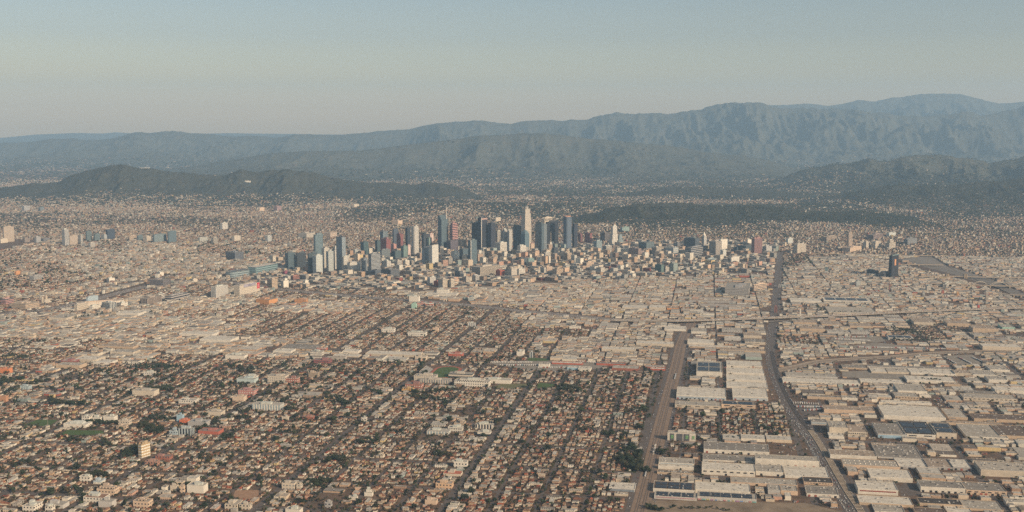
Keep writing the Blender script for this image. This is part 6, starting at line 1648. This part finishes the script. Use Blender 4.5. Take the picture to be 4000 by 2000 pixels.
# flat-roofed buildings
KN = {0: ('industrial_building', 'industrial building', 'flat-roofed industrial buildings', 'industrial building'), 1: ('flat_roofed_house', 'flat-roofed house', 'flat-roofed houses and shops', 'flat-roofed house'),
      2: ('low_rise_block', 'low-rise block', 'low-rise blocks of the hazy left district', 'low-rise block'), 3: ('city_block_building', 'city building', 'mid-rise buildings of the city centre', 'city building')}
fm_ = np.ones(len(fl['x']), bool)
for kd, cnt in ((0, 300), (1, 200), (2, 120), (3, 300)):
    s = showsize(fl['x'], fl['y'], fl['w'] + fl['d'] + fl['h'] * 2) * (fl['kind'] == kd); s[fl['kind'] != kd] = -1
    top = np.argsort(-s)[:cnt]; top = top[s[top] > 0]; fm_[top] = False
    nm, cat, grp, ds = KN[kd]
    for i in top:
        g = {k: float(fl[k][i]) for k in fl}; wi, ri = int(g['wc']), int(g['rc'])
        r = empty(nm, g['x'], g['y'], 0, None, cat, grp); r.rotation_euler = (0, 0, g['a'])
        wc_ = c4(WALLC[wi], g['st']); rc_ = c4(COMR[ri])
        A = Acc(); boxes(A, 0, 0, 0, g['w'], g['d'], g['h'], 0, wc_, rc_, 0, 0, top=False); A.obj('wall', M_WALL, r)
        A = Acc(); boxes(A, 0, 0, 0, g['w'], g['d'], g['h'] - .6, 0, wc_, rc_, 0, 0, walls=False); rf = A.obj('roof', M_ROOF, r)
        r3 = np.random.default_rng(int(i)); nu = int(min(5, 1 + g['w'] * g['d'] / 700))
        for k in range(nu):
            A = Acc(); boxes(A, r3.uniform(-.3, .3) * g['w'], r3.uniform(-.3, .3) * g['d'], g['h'] - .6, r3.uniform(1.5, 4) + (kd == 3) * 2, r3.uniform(1.5, 3.5), r3.uniform(1.2, 2.4) + (kd == 3) * 1.5, 0, c4((0,0,0)), c4((0,0,0)), 0, 0)
            A.obj('roof_unit', paint(((.45,.42,.38), (.2,.19,.18))[k % 2], 'roof_plant'), rf)
        sz = 'large ' if g['w'] * g['d'] > 1500 else 'small ' if g['w'] * g['d'] < 250 and kd != 1 else ''
        items.append((r, g['x'], g['y'], f"{sz}{WN[wi]} {CN[ri]}-topped {ds.replace('flat-roofed ', 'flat ')}"))
for kd, nm, lab in ((0, 'industrial_buildings', 'flat-roofed industrial buildings spreading over the warehouse districts'), (1, 'flat_roofed_houses', 'flat-roofed houses and shops among the pitched houses'), (2, 'low_rise_blocks', 'low-rise blocks fading into the hazy left district'), (3, 'city_block_buildings', 'mid-rise buildings packed around the towers')):
    k = fm_ & (fl['kind'] == kd); q = {c: fl[c][k] for c in fl}
    if not k.any(): continue
    A = Acc(); wc_ = gcol(q['wc']) * (.82 if kd == 3 else 1); wc_[:, 3] = q['st']
    boxes(A, q['x'], q['y'], 0, q['w'], q['d'], q['h'], q['a'], wc_, rcol(COMR, q['rc']))
    m = rng.random(len(q['x'])) < .5
    boxes(A, q['x'][m] + rng.uniform(-3, 3, m.sum()), q['y'][m] + rng.uniform(-3, 3, m.sum()), q['h'][m], 3, 3, 2, q['a'][m], c4((.3,.28,.25)), c4((.4,.37,.33)))
    o = A.obj(nm, [M_WALL, M_ROOF]); tag(o, lab, 'buildings', kind='stuff')
# crates, containers and machines standing in the yards, too small and mixed to count
gd = np.concatenate(GOODS); gd = np.repeat(gd, 5, 0) + rng.normal(0, 5, (len(gd) * 5, 2)); gd = gd[occ_free(gd[:, 0], gd[:, 1], 1 + 0 * gd[:, 0])]
gc = np.array([(.05,.045,.045),(.12,.10,.09),(.35,.3,.25),(.28,.08,.05),(.08,.12,.16),(.5,.46,.4),(.2,.14,.09)])[rng.integers(0, 7, len(gd))]; gc = np.c_[gc, np.zeros(len(gd))]
A = Acc(); boxes(A, gd[:, 0], gd[:, 1], 0, rng.uniform(1.5, 6, len(gd)), rng.uniform(1.5, 4, len(gd)), rng.uniform(1, 3, len(gd)), -G + rng.choice([0, 1.57], len(gd)), gc, gc, 0, 0)
o = A.obj('yard_goods', M_PAINT); tag(o, 'crates, containers and machines cluttering the yards between the warehouses', 'yard goods', kind='stuff')
# far city
A = Acc(); n = len(FAR['x']); wi = rng.choice(12, n, p=WP); ri = rng.choice(7, n, p=CP)
boxes(A, FAR['x'], FAR['y'], FAR['z'], FAR['w'], FAR['d'], FAR['h'], FAR['a'], gcol(wi) * [.64, .64, .64, 1], rcol(ROOFC, rng.choice(9, n, p=RP)))
o = A.obj('distant_city', [M_WALL, M_ROOF]); tag(o, 'distant low buildings merging into haze below the mountains', 'distant city', kind='stuff')

# ---- trees
def ico():
    p = (1 + 5 ** .5) / 2
    v = np.array([(-1,p,0),(1,p,0),(-1,-p,0),(1,-p,0),(0,-1,p),(0,1,p),(0,-1,-p),(0,1,-p),(p,0,-1),(p,0,1),(-p,0,-1),(-p,0,1)], float); v /= np.linalg.norm(v[0])
    f = np.array([(0,11,5),(0,5,1),(0,1,7),(0,7,10),(0,10,11),(1,5,9),(5,11,4),(11,10,2),(10,7,6),(7,1,8),(3,9,4),(3,4,2),(3,2,6),(3,6,8),(3,8,9),(4,9,5),(2,4,11),(6,2,10),(8,6,7),(9,8,1)])
    return v, f
IV, IF = ico()
TC = np.array([(.022,.032,.020),(.030,.038,.022),(.042,.042,.025),(.058,.045,.028),(.036,.048,.024),(.028,.035,.026)])
def crown_template(nb, leaf, r2):
    V = []; Fc = []; Cc = []; k = 0
    for i in range(nb):
        c = r2.normal(0, .38, 3) * [1, 1, .75]; c = c / max(1, np.linalg.norm(c) / .7); s_ = r2.uniform(.32, .55) if nb > 1 else .95
        v = IV * r2.uniform(.75, 1.2, (12, 1)) * s_ * [1, 1, .85] + c; V.append(v); Fc.append(IF + k); Cc.append(np.full(20, r2.uniform(.7, 1.35))); k += 12
    for i in range(leaf):
        d = r2.normal(0, 1, 3); d /= np.linalg.norm(d); c = d * r2.uniform(.65, 1.05) * [1, 1, .8]; s_ = r2.uniform(.1, .2)
        V.append(c + r2.normal(0, s_, (3, 3))); Fc.append(np.array([[0, 1, 2]]) + k); Cc.append(np.array([r2.uniform(.6, 1.6)])); k += 3
    return np.concatenate(V), np.concatenate(Fc), np.concatenate(Cc)
def stamp_trees(acc, tmpl, x, y, z, r, h, ci, tone):
    V, Fc, Cc = tmpl; n = len(x)
    if n == 0: return
    a_ = rng.uniform(0, 6.28, n); c_, s_ = np.cos(a_)[:, None], np.sin(a_)[:, None]
    X = (V[:, 0] * c_ - V[:, 1] * s_) * r[:, None] + x[:, None]; Y = (V[:, 0] * s_ + V[:, 1] * c_) * r[:, None] + y[:, None]
    vr = np.minimum(r, h * .5) * rng.uniform(.8, 1.15, n)
    Z = V[:, 2] * vr[:, None] + (z + h - vr * .8)[:, None]
    k = acc.verts(np.stack([X, Y, Z], -1)); m = len(V)
    Fi = Fc[None] + (k + m * np.arange(n))[:, None, None]
    col = TC[ci][:, None] * Cc[None, :, None] * tone[:, None, None]
    acc.faces(Fi.reshape(-1, 3), np.concatenate([col, np.zeros((n, len(Fc), 1))], 2).reshape(-1, 4))
r2 = np.random.default_rng(3)
TN = [crown_template(9, 70, r2) for _ in range(6)]
TM = [crown_template(5, 14, r2) for _ in range(6)]
TL = [crown_template(2, 5, r2) for _ in range(6)]
TF = [crown_template(1, 0, r2) for _ in range(6)]
# rows of dark cypress-like trees and palms seen in the photograph
spec = []
def row_of(px0, py0, px1, py1, n, r, h, kind, jit=4):
    for i in range(n):
        f = (i + .5) / n; x, y = unproj(px0 + (px1 - px0) * f + rng.normal(0, jit), py0 + (py1 - py0) * f + rng.normal(0, jit * .4)); spec.append((float(x), float(y), r * rng.uniform(.8, 1.25), h * rng.uniform(.8, 1.2), kind))
row_of(250, 1248, 355, 1240, 16, 3.5, 17, 'conifer'); row_of(370, 1236, 430, 1232, 12, 3.5, 18, 'conifer')
row_of(3240, 1228, 3370, 1222, 14, 5, 13, 'tree'); row_of(2560, 1770, 2600, 1770, 8, 7, 13, 'tree', 8); row_of(2640, 1745, 2730, 1750, 10, 6, 10, 'tree', 10)
row_of(2470, 1745, 2520, 1850, 26, 8, 13, 'tree', 14); row_of(2420, 1770, 2480, 1840, 24, 9, 15, 'tree', 16); row_of(2630, 1780, 2720, 1780, 6, 1.6, 14, 'palm')
row_of(900, 1432, 980, 1455, 16, 8, 15, 'tree', 9); row_of(1640, 1405, 1660, 1480, 22, 7, 15, 'tree', 8); row_of(1770, 1500, 1860, 1490, 10, 6, 10, 'tree', 4)
row_of(2180, 1510, 2290, 1535, 34, 8, 14, 'tree', 14); row_of(500, 1790, 540, 1760, 22, 8, 15, 'tree', 14); row_of(335, 1655, 400, 1657, 9, 8, 13, 'tree', 3); row_of(410, 1655, 470, 1657, 8, 8, 13, 'tree', 3)
row_of(550, 1665, 625, 1690, 22, 9, 15, 'tree', 10); row_of(770, 1690, 820, 1650, 14, 7, 12, 'tree', 6); row_of(2530, 1985, 2590, 1995, 14, 6, 9, 'tree', 6); row_of(2600, 1985, 2860, 1992, 14, 5, 7, 'tree', 10)
row_of(590, 1528, 655, 1525, 18, 8, 16, 'tree', 5); row_of(520, 1440, 700, 1435, 26, 7, 16, 'conifer', 10); row_of(0, 1395, 120, 1398, 30, 9, 14, 'tree', 8); row_of(0, 1500, 70, 1490, 22, 10, 15, 'tree', 9)
row_of(200, 1578, 340, 1585, 26, 9, 14, 'tree', 10); row_of(1320, 1568, 1360, 1590, 14, 8, 14, 'tree', 8); row_of(1240, 1520, 1310, 1560, 14, 7, 12, 'tree', 10); row_of(1610, 1550, 1740, 1572, 30, 6, 12, 'tree', 6)
row_of(3455, 1870, 3510, 1874, 6, 5, 9, 'tree', 3); row_of(3390, 1915, 3500, 1922, 7, 3, 8, 'tree', 3); row_of(3400, 1862, 3418, 1872, 4, 5, 8, 'tree', 2); row_of(3600, 1486, 3680, 1494, 8, 6, 12, 'tree', 3); row_of(3550, 1700, 3680, 1706, 4, 4, 9, 'tree', 2)
row_of(3480, 1285, 3620, 1310, 34, 8, 13, 'tree', 9); row_of(3480, 1330, 3660, 1335, 40, 8, 12, 'tree', 6); row_of(3460, 1298, 3560, 1295, 22, 9, 13, 'tree', 3); row_of(3040, 1170, 3120, 1180, 1, 6, 10, 'tree'); row_of(3190, 1195, 3215, 1225, 16, 8, 14, 'tree', 4)
row_of(3800, 1530, 3960, 1545, 10, 1.6, 13, 'palm', 4); row_of(3650, 1460, 3780, 1500, 6, 1.8, 15, 'palm', 8)
row_of(1300, 1790, 1345, 1805, 12, 8, 13, 'tree', 7); row_of(1720, 1775, 1750, 1785, 8, 8, 13, 'tree', 6); row_of(1195, 1890, 1290, 1885, 20, 7, 12, 'tree', 8); row_of(370, 1858, 410, 1862, 12, 8, 13, 'tree', 6)
n0 = len(tr['x']); SP = np.array([q[:4] for q in spec]); sk = np.array([{'tree': 0, 'conifer': 1, 'palm': 2}[q[4]] for q in spec])
X = np.concatenate([tr['x'], SP[:, 0]]); Y = np.concatenate([tr['y'], SP[:, 1]]); Rr_ = np.concatenate([tr['r'], SP[:, 2]]); Hh = np.concatenate([tr['h'], SP[:, 3]])
Hh = np.minimum(Hh, 19)
CI = np.concatenate([tr['c'], rng.integers(0, 3, len(SP))]).astype(int); KD = np.concatenate([np.zeros(n0, int), sk])
TO = rng.uniform(.75, 1.3, len(X))
s = showsize(X, Y, Rr_ * 2 + Hh, 5); s[KD > 0] = -1
top = np.argsort(-s)[:300]; tm = np.ones(len(X), bool); tm[top] = False
TNAME = ['very dark green', 'dark green', 'olive', 'brownish', 'mid-green', 'grey-green']
protos = {}
def crown_mesh(ti, ci):
    if (ti, ci) not in protos:
        A = Acc(); V, Fc, Cc = TN[ti]; A.verts(V); A.faces(Fc, np.c_[TC[ci] * Cc[:, None], np.zeros(len(Fc))]); protos[(ti, ci)] = A.mesh('crown', M_LEAF)
    return protos[(ti, ci)]
def trunk_mesh():
    if 'trunk' not in protos:
        A = Acc(); tt = np.linspace(0, 2 * math.pi, 7, endpoint=False); pv = np.c_[np.cos(tt), np.sin(tt)]
        prism(A, pv * .06, 0, .55, c4((0,0,0)), c4((0,0,0)), 0, 0, top_pts=pv * .035)
        for a_ in (0, 2.1, 4.2): prism(A, pv * .025, .45, .75, c4((0,0,0)), c4((0,0,0)), 0, 0, top_pts=pv * .012 + [math.cos(a_) * .16, math.sin(a_) * .16])
        protos['trunk'] = A.mesh('trunk', M_BARK)
    return protos['trunk']
for i in top:
    x, y, r, h, ci = float(X[i]), float(Y[i]), float(Rr_[i]), float(Hh[i]), int(CI[i])
    o = empty('tree', x, y, 0, None, 'tree', 'trees among the near houses and sheds')
    t_ = bpy.data.objects.new('trunk', trunk_mesh()); C.objects.link(t_); t_.parent = o; t_.scale = (h, h, h)
    vr = min(r, h * .5); c_ = bpy.data.objects.new('crown', crown_mesh(int(i) % 6, ci)); C.objects.link(c_); c_.parent = o; c_.location = (0, 0, h - vr * .8); c_.scale = (r, r, vr); c_.rotation_euler = (0, 0, float(i % 63) / 10)
    items.append((o, x, y, f"{'broad' if r > 7.5 else 'rounded' if r > 5 else 'small'} {TNAME[ci]} tree"))
Dd = np.hypot(X, Y)
A = Acc()
for tm_set, lo, hi in ((TM, 0, 4200), (TL, 4200, 6500), (TF, 6500, 99999)):
    for j in range(6):
        k = tm & (KD == 0) & (Dd >= lo) & (Dd < hi) & (np.arange(len(X)) % 6 == j)
        stamp_trees(A, tm_set[j], X[k], Y[k], np.zeros(k.sum()), Rr_[k], Hh[k], CI[k], TO[k])
# stems under the nearer crowns
k = tm & (KD == 0) & (Dd < 3600)
boxes(A, X[k], Y[k], 0, .6, .6, Hh[k] * .5, 0, c4((.12,.085,.06)), c4((.12,.085,.06)), 0, 0)
o = A.obj('street_and_garden_trees', M_LEAF); tag(o, 'dark tree crowns scattered through the residential blocks', 'trees', kind='stuff')
A = Acc()
for j in range(6):
    k = np.arange(len(FT['x'])) % 6 == j
    rr = FT['r'][k]; stamp_trees(A, TF[j], FT['x'][k], FT['y'][k], FT['z'][k], rr, rr * 1.1, rng.choice([0, 1, 2, 3, 5], k.sum()), rng.uniform(.9, 1.5, k.sum()))
o = A.obj('distant_trees', M_LEAF); tag(o, 'distant dark tree cover between the low buildings and on the slopes', 'trees', kind='stuff')
# conifers and palms: every one a thing
A = Acc(); tt = np.linspace(0, 2 * math.pi, 9, endpoint=False); r3 = np.random.default_rng(8)
for q in range(6):
    pv = np.c_[np.cos(tt + q), np.sin(tt + q)] * r3.uniform(.75, 1.2, (9, 1)) * (1 - q * .15); prism(A, pv, .12 + q * .145, .30 + q * .145, c4(TC[0] * (1 + .15 * (q % 2))), c4(TC[0]), 0, 0, top_pts=pv * .35)
conm = A.mesh('crown', M_LEAF)
A = Acc()
for q in range(16):
    a_ = q * 2.4; dr = r3.uniform(-.5, .5); d = np.array([math.cos(a_), math.sin(a_)]); n_ = np.array([-d[1], d[0]]) * .22
    P = [(0, 0, 0), (*(d * .6 + n_), .25 + dr * .3), (*(d * 1.25), -.1 + dr), (*(d * .6 - n_), .25 + dr * .3)]; k = A.verts(P); A.faces(k + np.arange(4)[None], c4(TC[1]))
palm = A.mesh('crown', M_LEAF)
for i in np.where(KD > 0)[0]:
    x, y, r, h = float(X[i]), float(Y[i]), float(Rr_[i]), float(Hh[i]); con = KD[i] == 1
    o = empty('conifer' if con else 'palm_tree', x, y, 0, None, 'conifer' if con else 'palm tree', 'dark pointed trees in rows' if con else 'tall palms')
    t_ = bpy.data.objects.new('trunk', trunk_mesh()); C.objects.link(t_); t_.parent = o; t_.scale = (h, h, h * (.5 if con else 1.35)) if con else (h * .5, h * .5, h * 1.3)
    c_ = bpy.data.objects.new('crown', conm if con else palm); C.objects.link(c_); c_.parent = o
    if con: c_.scale = (r, r, h)
    else: c_.location = (0, 0, h * .97); c_.scale = (2.6, 2.6, 2.2)
    items.append((o, x, y, 'dark pointed conifer' if con else 'tall thin palm'))

# ---- cars
CARC = np.array([(.75,.74,.72),(.6,.6,.6),(.03,.03,.035),(.25,.25,.27),(.35,.04,.03),(.08,.12,.3),(.12,.1,.09)]); CARP = [.34,.18,.18,.14,.05,.05,.06]; CARN = ['white','silver','black','grey','red','blue','dark brown']
cx_, cy_, ca_, cz_ = [], [], [], []
def along(P, offs, n, z=.3):
    Nn, Tn = normals(P); i = rng.integers(0, len(P) - 1, n); f = rng.random(n)[:, None]; of = rng.choice(offs, n)
    q = P[i] * (1 - f) + P[i + 1] * f + Nn[i] * of[:, None]
    cx_.append(q[:, 0]); cy_.append(q[:, 1]); ca_.append(np.arctan2(Tn[i, 1], Tn[i, 0])); cz_.append(np.full(n, z))
along(FWYL, [-25, -21, -17, -13, -8, 8, 13, 17, 21, 25], 900, .35); along(FWYR, [-16, -12, -8, -4, 4, 8, 12, 16], 620, 9.05); along(ALA, [17, 14, 10, 6, -15, -18], 700, .25); along(ALA[:60], [24, 20, 16, 12, 6], 260, .25); along(RAIL, [23, 29, -26, -32], 160, .2)
for u in SU:
    v = rng.uniform(1800, 5600, 46 if major_u(u) else 34); o_ = rng.choice([-1, 1], len(v)) * ((8.5 if major_u(u) else 4.2)); x, y = uv2xy(u + o_, v); k = (abs(x) < .5 * y) & occ_free(x, y, 1 + 0 * x)
    cx_.append(x[k]); cy_.append(y[k]); ca_.append(np.full(k.sum(), math.pi / 2 - G)); cz_.append(np.full(k.sum(), .1))
for v0 in SV:
    u = rng.uniform(-2600, 2600, 60); x, y = uv2xy(u, v0 + rng.choice([-4.4, 4.4], 60)); k = (abs(x) < .5 * y) & (y < 5600) & occ_free(x, y, 1 + 0 * x)
    cx_.append(x[k]); cy_.append(y[k]); ca_.append(np.full(k.sum(), -G)); cz_.append(np.full(k.sum(), .12))
for u in SU:      # cars standing in yards of the industrial blocks
    for k_ in range(30):
        uu, vv = u + rng.uniform(8, 97), rng.uniform(2100, 5200); x, y = uv2xy(uu, vv)
        if abs(x) > .5 * y: continue
        px, py = proj(x, y)
        if zone(np.array([px]), np.array([py]))[0] != 1: continue
        n = rng.integers(3, 9); x, y = uv2xy(uu + np.arange(n) * 3.0, vv + 0. * np.arange(n)); m = occ_free(x, y, 2 + 0 * x)
        cx_.append(x[m]); cy_.append(y[m]); ca_.append(np.full(m.sum(), math.pi / 2 - G)); cz_.append(np.full(m.sum(), .1))
cx_, cy_, ca_, cz_ = [np.concatenate(q) for q in (cx_, cy_, ca_, cz_)]
cc = rng.choice(7, len(cx_), p=CARP)
def car_parts(A, x, y, z, a_, col):
    boxes(A, x, y, z + .35, 4.5, 1.85, .75, a_, col, col, 0, 0)
def car_cab(A, x, y, z, a_):
    gables(A, x, y, z + 1.1, 1.5, 2.3, .35, .2, .7, np.asarray(a_) + math.pi / 2, c4((.03,.035,.04)), c4((.25,.25,.26)), 0, 0, 'both', .05)
s = showsize(cx_, cy_, 1.0 + 0 * cx_); top = np.argsort(-s)[:300]; cm = np.ones(len(s), bool); cm[top] = False
cp_ = {}
for c in range(7):
    A = Acc(); boxes(A, 0, 0, .35, 4.5, 1.85, .75, 0, c4(CARC[c]), c4(CARC[c]), 0, 0); body = A.mesh('body', M_PAINT)
    A = Acc(); car_cab(A, 0, 0, 0, 0); cab = A.mesh('cabin', M_PAINT)
    A = Acc(); tt = np.linspace(0, 2 * math.pi, 10, endpoint=False); k = A.verts(np.concatenate([np.c_[np.cos(tt) * .34, np.full(10, y_), np.sin(tt) * .34 + .34] for y_ in (-.1, .1)] + [[[0, -.1, .34], [0, .1, .34]]]))
    ii = np.arange(10); jj = (ii + 1) % 10; kc = c4((.01,.01,.01)); A.faces(k + np.stack([ii, jj, jj + 10, ii + 10], 1), kc); A.faces(k + np.stack([jj, ii, np.full(10, 20)], 1), kc); A.faces(k + np.stack([ii + 10, jj + 10, np.full(10, 21)], 1), kc)
    cp_[c] = (body, cab, A.mesh('wheel', M_PAINT))
for i in top:
    o = empty('car', float(cx_[i]), float(cy_[i]), float(cz_[i]), None, 'car', 'cars along the near streets'); o.rotation_euler = (0, 0, float(ca_[i])); c = int(cc[i])
    for nm, me in zip(('body', 'cabin'), cp_[c]):
        p = bpy.data.objects.new(nm, me); C.objects.link(p); p.parent = o
    for wx in (-1.4, 1.4):
        for wy in (-.86, .86): p = bpy.data.objects.new('wheel', cp_[c][2]); C.objects.link(p); p.parent = o; p.location = (wx, wy, 0)
    items.append((o, float(cx_[i]), float(cy_[i]), f'{CARN[c]} car'))
A = Acc(); col = np.c_[CARC[cc[cm]], np.zeros(cm.sum())]
car_parts(A, cx_[cm], cy_[cm], cz_[cm], ca_[cm], col); car_cab(A, cx_[cm], cy_[cm], cz_[cm], ca_[cm])
o = A.obj('cars', M_PAINT); tag(o, 'tiny cars dotting the streets, yards and freeway', 'cars', kind='stuff')

# ---- a train and a station beside the light railway
def near_rail(px, py):
    x, y = unproj(px, py); i = int(np.argmin(np.hypot(RAIL[:, 0] - x, RAIL[:, 1] - y))); n_, t_ = normals(RAIL); return RAIL[i], n_[i], t_[i]
p_, n_, t_ = near_rail(2551, 1755)
st = empty('station_platform', float(p_[0]), float(p_[1]), .2, 'pale raised station platform with canopies between the railway tracks', 'platform'); an_ = math.atan2(t_[1], t_[0]); st.rotation_euler = (0, 0, an_)
A = Acc(); boxes(A, 0, 0, 0, 95, 4.5, 1.1, 0, c4((0,0,0)), c4((0,0,0)), 0, 0); A.obj('platform_slab', paint((.5, .43, .35), 'platform'), st)
for q_ in (-30, 0, 30):
    A = Acc(); boxes(A, q_, 0, 4.0, 16, 4, .4, 0, c4((0,0,0)), c4((0,0,0)), 0, 0); A.obj('canopy', M_WHITE, st)
    for w_ in (-6, 6): A = Acc(); boxes(A, q_ + w_, 0, 1.1, .4, .4, 2.9, 0, c4((0,0,0)), c4((0,0,0)), 0, 0); A.obj('post', M_CONC, st)
for px_, py_, off_, lab in ((2627, 1470, -7.5, 'pale light-rail train on the left-hand tracks beyond the station'), (2535, 1840, 6, 'pale light-rail train on the right-hand tracks before the station')):
    p_, n_, t_ = near_rail(px_, py_); q_ = p_ + n_ * off_; tn = empty('train', float(q_[0]), float(q_[1]), .3, lab, 'train'); tn.rotation_euler = (0, 0, math.atan2(t_[1], t_[0]))
    for c_ in (-28.5, 0, 28.5):
        A = Acc(); boxes(A, c_, 0, .9, 27, 2.7, 2.8, 0, c4((.62,.6,.56)), c4((.5,.48,.45)), 0, 0); A.obj('carriage', M_PAINT, tn)
        A = Acc(); boxes(A, c_, 0, 2.2, 25, 2.76, .9, 0, c4((.03,.03,.04)), c4((.03,.03,.04)), 0, 0); A.obj('window_band', M_PAINT, tn)
# ---- trailers and buses parked in rows
trl = []
def rows(px0, py0, px1, py1, n, dep=12, w_=2.8, ln=12, ang=None):
    x0, y0 = unproj(px0, py0); x1, y1 = unproj(px1, py1)
    for i in range(n):
        f = (i + .5) / n; trl.append((x0 + (x1 - x0) * f, y0 + (y1 - y0) * f, w_, ln, rng.choice(4, p=[.7, .15, .1, .05])))
rows(3110,1590,3215,1592,18); rows(3140,1605,3220,1600,14); rows(3095,1575,3200,1580,12)
rows(1915,1417,2080,1417,26); rows(1950,1428,2140,1428,22); rows(2100,1437,2210,1437,16); rows(2240,1410,2380,1424,22)
for k in range(3): rows(3688 + k * 55, 1397, 3735 + k * 60, 1422, 12)
rows(3260,1325,3400,1332,34); rows(3275,1319,3410,1315,26); rows(3350,1357,3700,1364,70); rows(3380,1362,3600,1370,44)
rows(3080,1502,3190,1506,20); rows(3260,1502,3310,1504,10); rows(2700,1865,2830,1868,16)
TCc = np.array([(.68,.63,.56),(.5,.47,.42),(.4,.12,.08),(.2,.3,.35)])
TRN = ['white', 'grey', 'rust-red', 'blue']
A0 = {}
for c in range(4):
    A = Acc(); boxes(A, 0, 0, 1.0, 2.8, 12, 2.9, 0, c4(TCc[c]), c4(TCc[c]), 0, 0); m1 = A.mesh('box_body', M_PAINT)
    A = Acc(); boxes(A, [0, 0], [-4.2, 4.2], 0, 2.4, 2.2, 1.0, 0, c4((.02,.02,.02)), c4((.02,.02,.02)), 0, 0); A0[c] = (m1, A.mesh('running_gear', M_PAINT))
for (x, y, w_, ln, c) in trl[:300]:
    o = empty('trailer', float(x), float(y), .2, None, 'trailer', 'box trailers parked in rows'); o.rotation_euler = (0, 0, -G)
    for nm, me in zip(('box_body', 'running_gear'), A0[int(c)]):
        p = bpy.data.objects.new(nm, me); C.objects.link(p); p.parent = o
    items.append((o, float(x), float(y), f'{TRN[int(c)]} box trailer'))
name_all(items)

# ================================================================== HAZE
def haze():
    a = Acc(); boxes(a, 0, 0, -1.5, 104000, 104000, 2900, 0, c4((0,0,0)), c4((0,0,0)), 0, 0)
    k = a.verts([(-52000, -52000, -1.5), (52000, -52000, -1.5), (52000, 52000, -1.5), (-52000, 52000, -1.5)]); a.faces(k + np.array([[3, 2, 1, 0]]))
    m = bpy.data.materials.new('haze'); m.use_nodes = True; n = m.node_tree; n.nodes.clear()
    out = n.nodes.new('ShaderNodeOutputMaterial'); v = n.nodes.new('ShaderNodeVolumePrincipled')
    v.inputs['Color'].default_value = (.46, .72, 1.0, 1); v.inputs['Density'].default_value = HAZE_DENSITY; v.inputs['Anisotropy'].default_value = 0.0
    n.links.new(v.outputs[0], out.inputs['Volume'])
    o = a.obj('haze', m); o['kind'] = 'stuff'
HAZE_DENSITY = 2.55e-5
haze()
